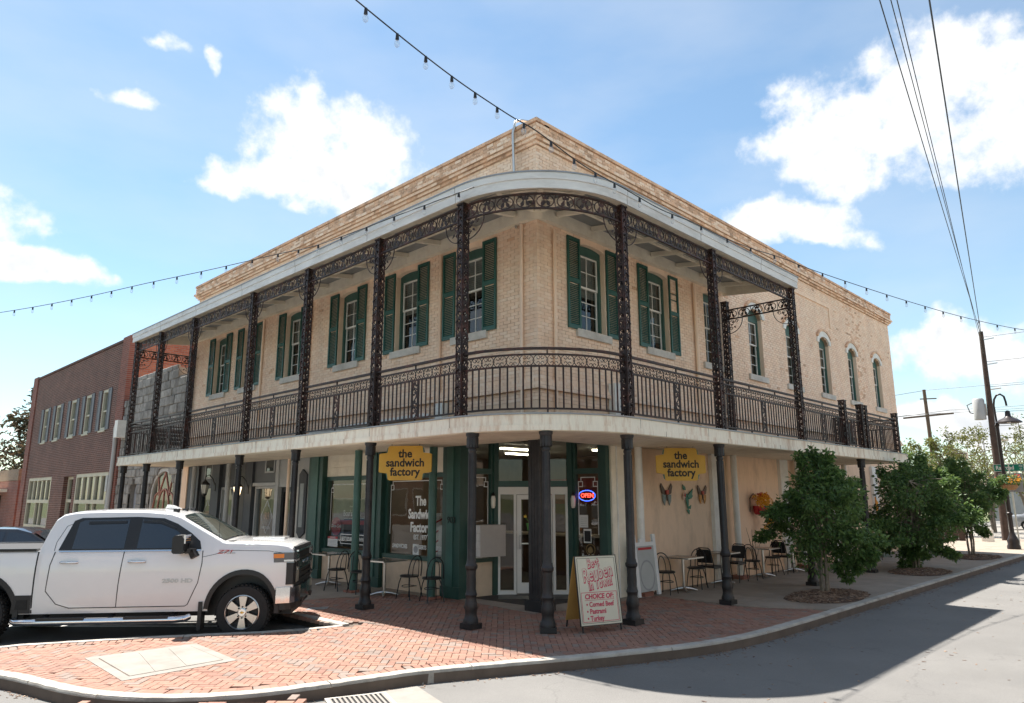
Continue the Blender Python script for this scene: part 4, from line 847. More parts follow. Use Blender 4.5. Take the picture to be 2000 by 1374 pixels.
# upper roof
ZR = 7.57
roof = band('gallery_roof', RO+0.03, 0.16, ZR+0.30, ZR+0.33, YE+0.1, XR+0.05, TIN, gal, ZR+0.62, ZR+0.65)
band('roof_fascia', RO, RO-0.03, ZR+0.0, ZR+0.17, YE+0.05, XR, FASCIA, roof); band('roof_fascia', RO+0.02, RO-0.03, ZR+0.172, ZR+0.298, YE+0.06, XR, FASCIA, roof)
band('gutter_lip', RO+0.035, RO-0.02, ZR+0.2985, ZR+0.32, YE+0.08, XR+0.02, TIN, roof)
band('edge_beam', RO-0.04, RO-0.30, ZR+0.10, ZR+0.24, YE, XR-0.02, CREAM, roof)
band('wall_beam', 0.14, 0.012, 7.86, 8.24, YE, XR-0.02, CREAM, roof)
band('end_board', 0.17, 0.16, 7.8, 8.1, 0.1, 0.1, CREAM, roof)
for u in (0.08, 3.0, 6.1, 9.0, 12.1, 15.0): butt(RO, u, ZR+0.002, ZR+0.168, 'L', roof); butt(RO+0.02, u, ZR+0.174, ZR+0.296, 'L', roof)
for u in (0.15, 2.9, 5.8): butt(RO, u, ZR+0.002, ZR+0.168, 'R', roof); butt(RO+0.02, u, ZR+0.174, ZR+0.296, 'R', roof)
CE = [('L', y) for y in [0.5 + 1.25*k for k in range(14)]] + [('R', x) for x in [0.5 + 1.2*k for k in range(7)]]
for s, u in CE:
    F = FL if s == 'L' else FR; mb = MB()
    zo, zi = ZR+0.28, ZR+0.55
    mb.add([F(u-0.05, RO-0.31, zo-0.11), F(u+0.05, RO-0.31, zo-0.11), F(u+0.05, RO-0.31, zo), F(u-0.05, RO-0.31, zo), F(u-0.05, 0.165, zi-0.11), F(u+0.05, 0.165, zi-0.11), F(u+0.05, 0.165, zi), F(u-0.05, 0.165, zi)], [(0, 1, 2, 3), (4, 7, 6, 5), (0, 4, 5, 1), (1, 5, 6, 2), (2, 6, 7, 3), (3, 7, 4, 0)])
    mb.build('rafter', CREAM, roof)
for a in (18, 45, 72):
    th = math.pi + R(a); p0 = Vector((0.12*math.cos(th), 0.12*math.sin(th), ZR+0.46)); p1 = Vector(((RO-0.31)*math.cos(th), (RO-0.31)*math.sin(th), ZR+0.2)); MB().bar(p0, p1, 0.10, 0.11).build('rafter', CREAM, roof)
for o_ in (0.75, 1.35): band('purlin', o_+0.04, o_-0.04, ZR+0.225+0.275*(1-(o_-0.165)/1.805), ZR+0.28+0.275*(1-(o_-0.165)/1.805), YE-0.02, XR-0.03, CREAM, roof)
band('tin_ceiling', RO-0.31, 0.165, ZR+0.285, ZR+0.295, YE, XR-0.02, TIN, roof, ZR+0.56, ZR+0.57)
eb = MB(); eb.prism([(0.03, 7.8), (RO-0.03, ZR), (RO-0.03, ZR+0.29), (0.03, ZR+0.6)], XR-0.018, XR-0.0, lambda a, d, b: (d, -a, b)); eb.build('roof_fascia', CREAM, roof)
eb = MB(); eb.prism([(0.03, 7.8), (RO-0.03, ZR), (RO-0.03, ZR+0.29), (0.03, ZR+0.6)], YE+0.03, YE+0.055, lambda a, d, b: (-a, d, b)); eb.build('roof_fascia', CREAM, roof)

# cast iron pieces
T = 0.012
def leaf(mb, F, a, b, ang, l, w, d0, d1):
    c, s = math.cos(ang), math.sin(ang)
    P = [(0, 0), (l*0.35, w/2), (l, 0), (l*0.35, -w/2)]
    mb.prism([(a+x*c-y*s, b+x*s+y*c) for x, y in P], d0, d1, F)
def vine_panel(mb, F, a0, a1, z0, z1, d):
    """open cast panel: two stiles, a winding stem and leaves"""
    w = a1-a0; c = (a0+a1)/2; t = 0.018
    mb.box(a0, a0+t, d-T, d+T, z0, z1, F); mb.box(a1-t, a1, d-T, d+T, z0, z1, F)
    n = max(1, round((z1-z0)/0.30)); h = (z1-z0)/n; amp = w*0.27
    pts = [(c+amp*math.sin(2*math.pi*k/10), z0+h*k/10) for k in range(10*n+1)]
    mb.ribbon(pts, 0.016, d-T*0.6, d+T*0.6, F)
    for k in range(n):
        zb = z0+h*k
        for q, sg in ((0.25, -1), (0.75, 1)):
            x = c+amp*(-sg)*1.0; leaf(mb, F, x, zb+h*q, math.pi/2+sg*-0.9, 0.10, 0.055, d-T*0.5, d+T*0.5); leaf(mb, F, x, zb+h*q, -math.pi/2+sg*-0.7, 0.09, 0.05, d-T*0.5, d+T*0.5)
            leaf(mb, F, c+amp*sg*0.2, zb+h*q, 0 if sg > 0 else math.pi, 0.06, 0.045, d-T*0.5, d+T*0.5)
        mb.ribbon([(c+amp*0.9*math.cos(x), zb+h*0.5+amp*0.55*math.sin(x)) for x in [R(200*j/6-10) for j in range(7)]], 0.010, d-T*0.5, d+T*0.5, F)
def post_mesh(z0, z1, name):
    mb = MB(); w = 0.074
    for F in (lambda a, d, b: (a, d, b), lambda a, d, b: (d, a, b)):
        for sg in (-1, 1): vine_panel(mb, F, -w, w, z0+0.03, z1-0.03, sg*w)
    mb.box(-w-0.02, w+0.02, -w-0.02, w+0.02, z0, z0+0.03); mb.box(-w-0.02, w+0.02, -w-0.02, w+0.02, z1-0.03, z1)
    return mb.mesh(name, IRON, recalc=False)
pm = post_mesh(ZD+0.01, 7.56, 'lattice_post'); shortp = post_mesh(ZD+0.01, 4.85, 'short_lattice_post')
POST = [(-PO, y) for y in (0.0, 2.68, 5.61, 8.49, 12.41, 15.13, 17.44)] + [(x, -PO) for x in (0.12, 3.55, 7.78)] + [(-0.14, 17.44), (7.78-3.9, -0.0)][:1] + [(7.78, -0.16)]
for x, y in POST: link('lattice_post', pm, gal, loc=(x, y, 0))
for x in (10.8, 12.2, 15.5): link('short_lattice_post', shortp, gal, loc=(x, -PO, 0))
link('short_lattice_post', shortp, gal, loc=(15.5, -0.16, 0)); link('short_lattice_post', shortp, gal, loc=(12.55, -PO, 0))
# friezes and brackets
FZ0, FZ1 = 7.22, 7.53
def run_frame(p, q):
    p, q = Vector((*p, 0)), Vector((*q, 0)); t = (q-p).normalized(); n = Vector((t.y, -t.x, 0))
    return (lambda a, d, b: tuple(p + t*a + n*d + Vector((0, 0, b)))), (q-p).length
def frieze(F, L, parent, z0=FZ0, z1=FZ1):
    mb = MB(); mb.box(0, L, -0.022, 0.022, z1-0.03, z1, F); mb.box(0, L, -0.022, 0.022, z0, z0+0.03, F)
    n = max(1, round(L/0.40)); w = L/n; h = z1-z0-0.06; zc = (z0+z1)/2
    for k in range(n):
        c = (k+0.5)*w; mb.ribbon(arc(c, zc, w*0.40, 0, 360, 14, h*0.47)[:-1], 0.018, -T*0.6, T*0.6, F, True)
        leaf(mb, F, c-0.07, zc-h*0.42, R(70), h*0.62, 0.075, -T*0.5, T*0.5); leaf(mb, F, c+0.08, zc-h*0.40, R(115), h*0.6, 0.07, -T*0.5, T*0.5)
        mb.prism([(c-0.05, zc+h*0.12), (c+0.06, zc+h*0.12), (c+0.075, zc+h*0.42), (c+0.03, zc+h*0.30), (c, zc+h*0.46), (c-0.03, zc+h*0.3), (c-0.065, zc+h*0.42)], -T*0.5, T*0.5, F)
        mb.ribbon([(c+w*0.5, zc-h*0.5), (c+w*0.45, zc), (c+w*0.5, zc+h*0.5)], 0.014, -T*0.5, T*0.5, F)
    return mb.build('frieze', IRON, parent, recalc=False)
def bracket(F, L, parent, end, z=FZ0):
    mb = MB(); sg = 1 if end == 0 else -1; a0 = 0.085 if end == 0 else L-0.085
    X = lambda t: a0 + sg*t
    mb.ribbon([(X(0.02+0.40*math.sin(R(9*k))), z-0.40*math.cos(R(9*k))) for k in range(11)], 0.016, -T*0.6, T*0.6, F)
    for x, zz, r in ((0.10, -0.10, 0.085), (0.25, -0.065, 0.055), (0.075, -0.26, 0.055)): mb.ribbon([(X(x+r*math.cos(R(k*40))*(1-k*0.05)), z+zz+r*math.sin(R(k*40))*(1-k*0.05)) for k in range(13)], 0.012, -T*0.6, T*0.6, F)
    for x, zz, an in ((0.16, -0.20, -45), (0.06, -0.17, 20), (0.18, -0.07, 200)): leaf(mb, F, X(x), z+zz, R(an) if sg > 0 else math.pi-R(an), 0.09, 0.05, -T*0.5, T*0.5)
    mb.build('corner_bracket', IRON, parent, recalc=False)
BAYS = [((-PO, 17.44), (-PO, 15.13)), ((-PO, 15.13), (-PO, 12.41)), ((-PO, 12.41), (-PO, 8.49)), ((-PO, 8.49), (-PO, 5.61)), ((-PO, 5.61), (-PO, 2.68)), ((-PO, 2.68), (-PO, 0.0)), ((0.12, -PO), (3.55, -PO)), ((3.55, -PO), (7.78, -PO))]
for p, q in BAYS + [((-0.14, 17.44), (-PO, 17.44)), ((7.78, -PO), (7.78, -0.16))]:
    F, L = run_frame(p, q); endb = p[0] != q[0] and p[1] == q[1] == 17.44 or p[0] == q[0] == 7.78
    zz = (7.02, 7.32) if endb else (FZ0, FZ1)
    frieze(F, L, gal, *zz)
    for e in (0, 1): bracket(F, L, gal, e, zz[0])
ARCL = PO*math.pi/2 + 0.12
def FARC(a, d, b):
    r = PO + d*1.0
    if a > PO*math.pi/2: return (a-PO*math.pi/2, -r, b)
    th = math.pi + a/PO; return (r*math.cos(th), r*math.sin(th), b)
def seg_box(mb, F, a0, a1, d0, d1, z0, z1, n):
    for k in range(n): mb.box(a0+(a1-a0)*k/n, a0+(a1-a0)*(k+1)/n, d0, d1, z0, z1, F)
fz = MB(); seg_box(fz, FARC, 0, ARCL, -0.022, 0.022, FZ1-0.03, FZ1, 20); seg_box(fz, FARC, 0, ARCL, -0.022, 0.022, FZ0, FZ0+0.03, 20)
n = 9; w = ARCL/n; h = FZ1-FZ0-0.06; zc = (FZ0+FZ1)/2
for k in range(n):
    c = (k+0.5)*w; fz.ribbon(arc(c, zc, w*0.42, 0, 360, 16, h*0.47)[:-1], 0.018, -T*0.6, T*0.6, FARC, True)
    leaf(fz, FARC, c-0.07, zc-h*0.42, R(70), h*0.62, 0.075, -T*0.5, T*0.5); leaf(fz, FARC, c+0.08, zc-h*0.40, R(115), h*0.6, 0.07, -T*0.5, T*0.5)
    fz.prism([(c-0.05, zc+h*0.12), (c+0.06, zc+h*0.12), (c+0.075, zc+h*0.42), (c+0.03, zc+h*0.30), (c, zc+h*0.46), (c-0.03, zc+h*0.3), (c-0.065, zc+h*0.42)], -T*0.5, T*0.5, FARC)
    fz.ribbon([(c+w*0.5, zc-h*0.5), (c+w*0.45, zc), (c+w*0.5, zc+h*0.5)], 0.014, -T*0.5, T*0.5, FARC)
fz.build('frieze', IRON, gal, recalc=False)
for e in (0, 1): bracket(FARC, ARCL, gal, e)
# railings
balm = MB().box(-0.011, 0.011, -0.011, 0.011, 3.60, 4.32).mesh('baluster', IRON, recalc=False)
def railing(F, L, curved=False, panel=True, nb=None):
    n = 20 if curved else 1; mb = MB(); seg_box(mb, F, 0, L, -0.03, 0.03, 4.62, 4.66, n); seg_box(mb, F, 0, L, -0.018, 0.018, 4.52, 4.55, n); seg_box(mb, F, 0, L, -0.018, 0.018, 4.315, 4.345, n); seg_box(mb, F, 0, L, -0.02, 0.02, 3.575, 3.605, n)
    for k in range(max(1, round(L/1.4))+1):
        a = min(max(L*k/max(1, round(L/1.4)), 0.02), L-0.02); mb.box(a-0.012, a+0.012, -0.012, 0.012, 4.55, 4.62, F); mb.box(a-0.014, a+0.014, -0.014, 0.014, ZD+0.005, 3.575, F)
    for a in (0.0, L-0.02): mb.box(a, a+0.02, -0.012, 0.012, 3.58, 4.64, F)
    ro = mb.build('railing', IRON, gal, recalc=False)
    m = max(2, round(L/0.24)); w = L/m; sc = MB(); zc = 4.43
    for k in range(m):
        c = (k+0.5)*w; hh = 0.083
        for sg in (-1, 1):
            sc.ribbon([(c+sg*(w*0.5-w*0.42*(1-math.cos(R(t)))*0.5 + (0.012 if abs(t-0) < 1 else 0)), zc+hh*math.sin(R(t))) for t in (-90, -60, -30, 0, 30, 60, 90)], 0.011, -0.006, 0.006, F)
            for sv in (-1, 1): sc.ribbon([(c+sg*(0.035+0.028*math.cos(R(t))), zc+sv*(0.05+0.028*math.sin(R(t)))) for t in range(90, 370, 45)], 0.009, -0.006, 0.006, F)
    sc.build('scroll_band', IRON, ro, recalc=False)
    pan = (L/2-0.12, L/2+0.12) if panel else (9e9, 9e9)
    nb = nb or max(2, round(L/0.135))
    for k in range(1, nb):
        a = L*k/nb
        if pan[0]-0.03 < a < pan[1]+0.03: continue
        P = Vector(F(a, 0, 0)); link('baluster', balm, ro, loc=(P.x, P.y, 0))
    if panel: vp = MB(); vine_panel(vp, F, pan[0], pan[1], 3.605, 4.315, 0.0); vine_panel(vp, F, pan[0]+0.03, pan[1]-0.03, 3.605, 4.315, 0.002); vp.build('cast_panel', IRON, ro, recalc=False)
for p, q in BAYS + [((7.78, -PO), (10.8, -PO)), ((10.8, -PO), (12.2, -PO)), ((12.55, -PO), (15.5, -PO)), ((-0.14, 17.44), (-PO, 17.44)), ((15.5, -PO), (15.5, -0.16))]:
    F, L = run_frame(p, q); G_ = lambda a, d, b, F=F: F(a+0.085, d, b); railing(G_, L-0.17)
railing(FARC, ARCL, True, False, 24)
# columns below
def column_profile(): return [(0.19, 0.09), (0.19, 0.14), (0.165, 0.17), (0.145, 0.22), (0.15, 0.28), (0.17, 0.33), (0.155, 0.40), (0.13, 0.46), (0.135, 0.50), (0.155, 0.53), (0.135, 0.57), (0.118, 0.62), (0.125, 0.72), (0.118, 0.82), (0.125, 0.92), (0.155, 0.95), (0.16, 0.99), (0.13, 1.02), (0.125, 1.05), (0.112, 1.08), (0.095, 2.86), (0.11, 2.88), (0.11, 2.91), (0.095, 2.93), (0.10, 3.02), (0.135, 3.10), (0.175, 3.15), (0.18, 3.19)]
prof = [(r*0.66, z) for r, z in column_profile()]
cm_shaft = MB().lathe(prof[15:21], n=20).mesh('column', BLACKIRON, 30); cm_base = MB().lathe(prof[:16], n=20).mesh('column_base', BLACKIRON, 30); cm_cap = MB().lathe(prof[20:], n=20).mesh('capital', BLACKIRON, 30)
cm_pl = MB().box(-0.13, 0.13, -0.13, 0.13, 0.004, 0.09).mesh('plinth', BLACKIRON)
cc = MB()
for k in range(12):
    th = 2*math.pi*k/12; c, s = math.cos(th), math.sin(th); F = lambda a, d, b, c=c, s=s: ((0.071+d)*c-a*s, (0.071+d)*s+a*c, b)
    cc.prism([(-0.02, 2.94), (0.02, 2.94), (0.026, 3.03), (0.024, 3.10), (0, 3.12), (-0.024, 3.10), (-0.026, 3.03)], -0.01, 0.03, F)
    F2 = lambda a, d, b, c=c, s=s: ((0.066+d)*c-a*s, (0.066+d)*s+a*c, b); cc.prism([(-0.008, 1.12), (0.008, 1.12), (0.006, 2.84), (-0.006, 2.84)], -0.012, 0.008, F2) if k % 2 == 0 else None
cm_leaf = cc.mesh('acanthus', BLACKIRON)
for x, y in [(-2.14, -0.40), (-1.53, -1.55), (0.02, -2.10), (-2.15, 2.63), (-2.15, 5.61), (-2.15, 8.49), (-2.15, 12.41), (-2.15, 15.13), (-2.15, 17.3), (3.25, -2.14), (7.5, -2.14), (11.65, -2.14), (15.45, -2.14)]:
    c = link('column', cm_shaft, gal, loc=(x, y, 0), rotz=R(45) if x == -1.53 else 0.0)
    for nm, me in (('plinth', cm_pl), ('column_base', cm_base), ('capital', cm_cap), ('acanthus', cm_leaf)): link(nm, me, c)
# things left up on the deck
dt = thing('deck_table', 'dark folded table on the gallery deck behind the far right railing', 'table', (13.4, -1.2, ZD))
MB().box(-0.55, 0.55, -0.03, 0.03, 0.25, 0.95).build('top', BLACK, dt)
for s in (-0.45, 0.45): MB().bar((s, -0.15, 0.0), (s, 0.05, 0.8), 0.03, 0.03).build('leg', BLACK, dt)
dt = thing('deck_bench', 'dark slatted bench on the gallery deck at the far end by stone wall', 'bench', (-1.1, 16.6, ZD))
for k in range(4): MB().box(-0.6, 0.6, -0.04, 0.0, 0.45+k*0.13, 0.55+k*0.13).build('slat', IRON, dt)
MB().box(-0.62, 0.62, -0.45, 0.0, 0.40, 0.44).build('seat', IRON, dt)
for s in (-0.55, 0.55): MB().box(s-0.03, s+0.03, -0.42, 0.03, 0.0, 0.40).build('leg', IRON, dt)
# ------------------------------------------------------------ neighbours along the side street
stn = thing('stone_building', 'roofless grey stone front with pointed arch window beside the gallery', 'building')
SO = [Op(19.75, 2.55, 1.05, 2.1, 1.18), Op(22.9, 1.05, 1.0, 2.3, 0.55)]
def scut(o, z):
    c = o.cut(z)
    return c
z = 0.0; rowi = 0; cores = MB(); rs = random.Random(5)
while z < 7.25:
    h = rs.uniform(0.30, 0.38) if z > 3.2 else rs.uniform(0.26, 0.42); h = min(h, 7.3-z)
    u = 17.66 - rs.uniform(0, 0.5)
    while u < 25.0:
        l = rs.uniform(0.38, 0.72); a, b = max(u, 17.66), min(u+l, 24.98); u += l
        lim = 6.85 if (a+b)/2 < 19.2 or (a+b)/2 > 23.6 else 7.3
        if (a+b)/2 > 24.4: lim = 6.4
        if z+h > lim+0.15 or b-a < 0.12: continue
        cuts = [c for c in (scut(o, z+h/2) for o in SO) if c]
        for p, q in sub([(a+0.006, b-0.006)], cuts):
            if q-p < 0.06: continue
            dd = rs.uniform(-0.015, 0.035); m_ = MB(); e = 0.03
            m_.add([FL(p, -0.1, z+0.006), FL(q, -0.1, z+0.006), FL(q, -0.1, z+h-0.006), FL(p, -0.1, z+h-0.006), FL(p, dd-0.025, z+0.006), FL(q, dd-0.025, z+0.006), FL(q, dd-0.025, z+h-0.006), FL(p, dd-0.025, z+h-0.006),
                FL(p+e, dd, z+e), FL(q-e, dd+rs.uniform(-.01, .01), z+e), FL(q-e, dd, z+h-e), FL(p+e, dd+rs.uniform(-.01, .01), z+h-e)],
                [(0, 3, 2, 1), (0, 1, 5, 4), (1, 2, 6, 5), (2, 3, 7, 6), (3, 0, 4, 7), (4, 5, 9, 8), (5, 6, 10, 9), (6, 7, 11, 10), (7, 4, 8, 11), (8, 9, 10, 11)])
            m_.build('stone', STONE, stn)
    z += h; rowi += 1
zs_ = sorted({0.0, 6.3, 6.8, 7.2} | {k*0.12 for k in range(0, 30)})
for a, b in zip(zs_, zs_[1:]):
    lo_, hi_ = (17.66, 24.98) if b <= 6.3 else ((17.66, 24.3) if b <= 6.8 else (19.3, 23.5))
    for p, q in sub([(lo_, hi_)], [c for c in (o.cut((a+b)/2) for o in SO) if c]): cores.box(p, q, -0.45, -0.035, a, b, FL)
cores.build('wall_core', mat('lime_mortar', (0.22, 0.2, 0.18), 0.95, var=0.2), stn)
MB().box(0.45, 14, 17.7, 24.9, 3.4, 3.5).build('low_roof', TIN, stn)
# pointed window with tracery
gw = MB(); c, hw = 19.75, 1.275
def lancet(cx, w, z0, zs, top, n=10): return [(cx-w, z0)] + [(cx-w*math.cos(math.pi/2*k/n), zs+(top-zs)*math.sin(math.pi/2*k/n)) for k in range(n+1)] + [(cx+w*math.cos(math.pi/2*k/n), zs+(top-zs)*math.sin(math.pi/2*k/n)) for k in range(n-1, -1, -1)] + [(cx+w, z0)]
gw.ribbon(lancet(c, hw-0.06, 1.05, 2.1, 3.2), 0.14, -0.22, -0.08, FL); gwo = gw.build('arched_window', mat('pale_window_frame', (0.5, 0.47, 0.43), 0.6, var=0.08), stn)
PK = mat('pink_tracery', (0.42, 0.17, 0.12), 0.6)
for pts in (lancet(c, 0.55, 1.05, 1.7, 2.45), [(c-1.15, 1.5), (c-0.9, 2.2), (c-0.55, 2.35), (c-0.7, 2.9)], [(c+1.15, 1.5), (c+0.9, 2.2), (c+0.55, 2.35), (c+0.7, 2.9)], [(c, 1.05), (c, 2.45)], [(c-0.55, 2.2), (c, 3.1)], [(c+0.55, 2.2), (c, 3.1)]):
    MB().ribbon(pts, 0.05, -0.18, -0.12, FL).build('tracery', PK, gwo)
pg = MB(); L_ = lancet(c, hw-0.1, 1.05, 2.1, 3.2); pg.add([FL(a, -0.15, b) for a, b in L_], [tuple(range(len(L_)))[::-1]]); pg.build('leaded_pane', SHOPGLASS, gwo, recalc=False)
MB().box(c-hw-0.1, c+hw+0.1, -0.2, 0.1, 0.85, 1.05, FL).build('window_sill', WHITE, gwo)
nb_ = MB(); L_ = lancet(22.9, 0.5, 1.0, 2.3, 2.82); nb_.prism(L_, -0.3, -0.26, FL); nb_.build('arched_niche', mat('niche_blue', (0.30, 0.32, 0.36), 0.7), stn)
tag(MB().box(0.5, 0.6, 17.7, 24.9, 0, 3.3).build('stone_inner_wall', mat('shop_wall', None)), 'dim inner wall behind the pointed arch window', 'wall')

def brick_mat(name, c1, c2, mort, sc=1.0, F='L'):
    m = bpy.data.materials.new(name); m.use_nodes = True; nt = m.node_tree; b = nt.nodes['Principled BSDF']; N = nt.nodes.new; L = nt.links.new
    g_ = N('ShaderNodeNewGeometry'); sp_ = N('ShaderNodeSeparateXYZ'); L(g_.outputs['Position'], sp_.inputs[0]); cx = N('ShaderNodeCombineXYZ')
    L(sp_.outputs['Y' if F == 'L' else 'X'], cx.inputs[0]); L(sp_.outputs['Z'], cx.inputs[1])
    bt = N('ShaderNodeTexBrick'); L(cx.outputs[0], bt.inputs['Vector']); bt.inputs['Scale'].default_value = 1.0; bt.inputs['Brick Width'].default_value = 0.22*sc; bt.inputs['Row Height'].default_value = 0.078*sc; bt.inputs['Mortar Size'].default_value = 0.010*sc; bt.inputs['Bias'].default_value = -0.1
    bt.inputs['Color1'].default_value = (*c1, 1); bt.inputs['Color2'].default_value = (*c2, 1); bt.inputs['Mortar'].default_value = (*mort, 1)
    n_ = N('ShaderNodeTexNoise'); n_.inputs['Scale'].default_value = 0.9; n_.inputs['Detail'].default_value = 6; L(g_.outputs['Position'], n_.inputs['Vector'])
    mr = N('ShaderNodeMapRange'); mr.inputs['To Min'].default_value = 0.6; mr.inputs['To Max'].default_value = 1.4; L(n_.outputs['Fac'], mr.inputs['Value'])
    mu = N('ShaderNodeVectorMath'); mu.operation = 'SCALE'; L(bt.outputs['Color'], mu.inputs[0]); L(mr.outputs[0], mu.inputs['Scale']); L(mu.outputs[0], b.inputs['Base Color']); b.inputs['Roughness'].default_value = 0.85
    bp = N('ShaderNodeBump'); bp.inputs['Strength'].default_value = 0.8; bp.inputs['Distance'].default_value = 0.012; bp.invert = True; L(bt.outputs['Fac'], bp.inputs['Height']); L(bp.outputs[0], b.inputs['Normal']); MATS[name] = m; return m
DB = brick_mat('dark_brick', (0.085, 0.034, 0.026), (0.15, 0.055, 0.038), (0.27, 0.19, 0.155), 1.2); RB = brick_mat('red_brick', (0.19, 0.058, 0.042), (0.26, 0.085, 0.058), (0.24, 0.16, 0.13), 1.2); RBX = brick_mat('red_brick_side', (0.34, 0.09, 0.05), (0.45, 0.15, 0.08), (0.30, 0.2, 0.16), 1.2, 'R')
dbl = thing('dark_brick_building', 'two storey dark striped brick building with cream shop windows', 'building')
OPS = [(27.45, 28.35, 5.25, 7.2), (30.05, 31.0, 5.25, 7.2), (32.6, 33.6, 5.25, 7.2), (35.5, 36.5, 5.25, 7.2), (38.1, 39.05, 5.25, 7.2), (26.2, 31.2, 0.5, 3.27), (31.6, 33.3, 0.0, 3.2), (35.7, 40.7, 0.5, 3.25)]
zz_ = sorted({0, 9.25} | {o[2] for o in OPS} | {o[3] for o in OPS}); wm = MB()
for a, b in zip(zz_, zz_[1:]):
    for p, q in sub([(26.0, 41.4)], [(o[0], o[1]) for o in OPS if o[2] < (a+b)/2 < o[3]]): wm.box(p, q, -0.35, 0.0, a, b, FL)
wm.build('front_wall', DB, dbl)
MB().box(25.0, 25.99, -0.35, 0.06, 0.0, 9.42, FL).build('end_pier', RB, dbl); MB().box(41.41, 42.4, -0.35, 0.06, 0.0, 9.42, FL).build('end_pier', RB, dbl)
MB().box(26.0, 41.4, -0.4, 0.05, 9.26, 9.36, FL).build('coping', mat('dark_coping', (0.1, 0.05, 0.04), 0.8), dbl)
MB().box(0.36, 16, 25.0, 25.35, 0.0, 9.35).build('side_wall', RBX, dbl); MB().box(0.36, 16, 25.36, 42.3, 8.7, 8.8).build('flat_roof', TIN, dbl); MB().box(0.36, 16, 42.0, 42.4, 0, 9.3).build('side_wall', RBX, dbl); MB().box(4.0, 4.1, 25.4, 41.9, 0, 8.6).build('inner_wall', mat('shop_wall', None), dbl); MB().box(0.36, 4.0, 25.4, 41.9, 3.5, 3.6).build('floor', DARKIN, dbl)
CRM = mat('cream_frame', (0.50, 0.47, 0.36), 0.6, var=0.08); SLATE = mat('slate_shutter', (0.14, 0.145, 0.16), 0.6, var=0.1)
for a0, a1, z0, z1 in OPS[:5]:
    w = MB(); rect_ring(w, FL, a0, a1, z0, z1, 0.13, -0.2, -0.02); zm = (z0+z1)/2-0.05; w.box(a0+0.13, a1-0.13, -0.16, -0.06, zm-0.04, zm+0.04, FL); o = w.build('window', CRM, dbl)
    pane(FL, a0+0.13, a1-0.13, z0+0.13, zm-0.04, -0.13, o); pane(FL, a0+0.13, a1-0.13, zm+0.04, z1-0.13, -0.12, o); MB().box(a0-0.03, a1+0.03, -0.02, 0.05, z0-0.08, z0, FL).build('sill', CRM, o)
    for s0 in (a0-0.52, a1+0.05):
        s = MB(); rect_ring(s, FL, s0, s0+0.46, z0, z1, 0.06, 0.01, 0.045); s.box(s0+0.06, s0+0.4, 0.012, 0.03, z0+0.06, z1-0.06, FL); s.build('shutter', SLATE, dbl)
for a0, a1, z0, z1 in (OPS[5], OPS[7]):
    w = MB(); rect_ring(w, FL, a0, a1, z0, z1, 0.16, -0.2, -0.02); w.box(a0+0.16, a1-0.16, -0.18, 0.0, 1.85, 2.03, FL); o = w.build('shop_window', CRM, dbl)
    for k in range(1, 5):
        x = a0+0.16+(a1-a0-0.32)*k/5; MB().box(x-0.05, x+0.05, -0.16, -0.04, 2.03, z1-0.16, FL).build('mullion', CRM, o)
        if k in (2, 3): MB().box(x-0.05, x+0.05, -0.16, -0.04, z0+0.16, 1.85, FL).build('mullion', CRM, o)
    pane(FL, a0+0.16, a1-0.16, 2.03, z1-0.16, -0.12, o); pane(FL, a0+0.16, a1-0.16, z0+0.16, 1.85, -0.12, o)
w = MB(); rect_ring(w, FL, 31.6, 33.3, 0.0, 3.2, 0.14, -0.34, -0.2); w.box(31.74, 33.16, -0.33, -0.21, 1.9, 2.05, FL); o = w.build('doorway', CRM, dbl); pane(FL, 31.74, 33.16, 2.05, 3.06, -0.28, o); pane(FL, 31.74, 33.16, 0.14, 1.9, -0.28, o)
dp = thing('rain_pipe', 'pale grey rain pipe with hopper between stone and dark brick fronts', 'downpipe')
MB().tube([FL(24.7, 0.2, 5.2), FL(24.95, 0.25, 5.3), FL(25.25, 0.2, 5.15), FL(25.3, 0.15, 4.4), FL(25.35, 0.15, 0.2)], 0.09, 10).build('pipe', GREYL, dp, smooth=50); MB().box(24.35, 24.75, 0.05, 0.4, 4.7, 5.45, FL).build('hopper', WHITE, dp)
MB().box(25.6, 25.85, 0.06, 0.2, 2.4, 3.1, FL).build('meter_box', GREYL, dp); MB().tube([FL(25.72, 0.12, 2.4), FL(25.72, 0.12, 0.1)], 0.04, 8).build('conduit', GREYL, dp)
# beyond it: a low brick building and the tree above it
fb = thing('low_brick_building', 'low tan and red brick building far down the side street', 'building')
MB().box(43.2, 60, -0.4, 0.0, 0, 3.2, FL).build('front_wall', RB, fb); MB().box(43.2, 60, -0.4, 0.05, 3.21, 3.9, FL).build('upper_wall', brick_mat('tan_brick', (0.24, 0.17, 0.11), (0.3, 0.21, 0.14), (0.26, 0.2, 0.16), 1.2), fb); MB().box(46, 60, 0.0, 1.2, 2.5, 2.7, FL).build('canopy', CREAM, fb)
for a in (47.5, 51, 54.5): w = MB(); w.box(a, a+1.6, 0.001, 0.05, 0.6, 2.3, FL); w.build('window', DARKIN, fb)

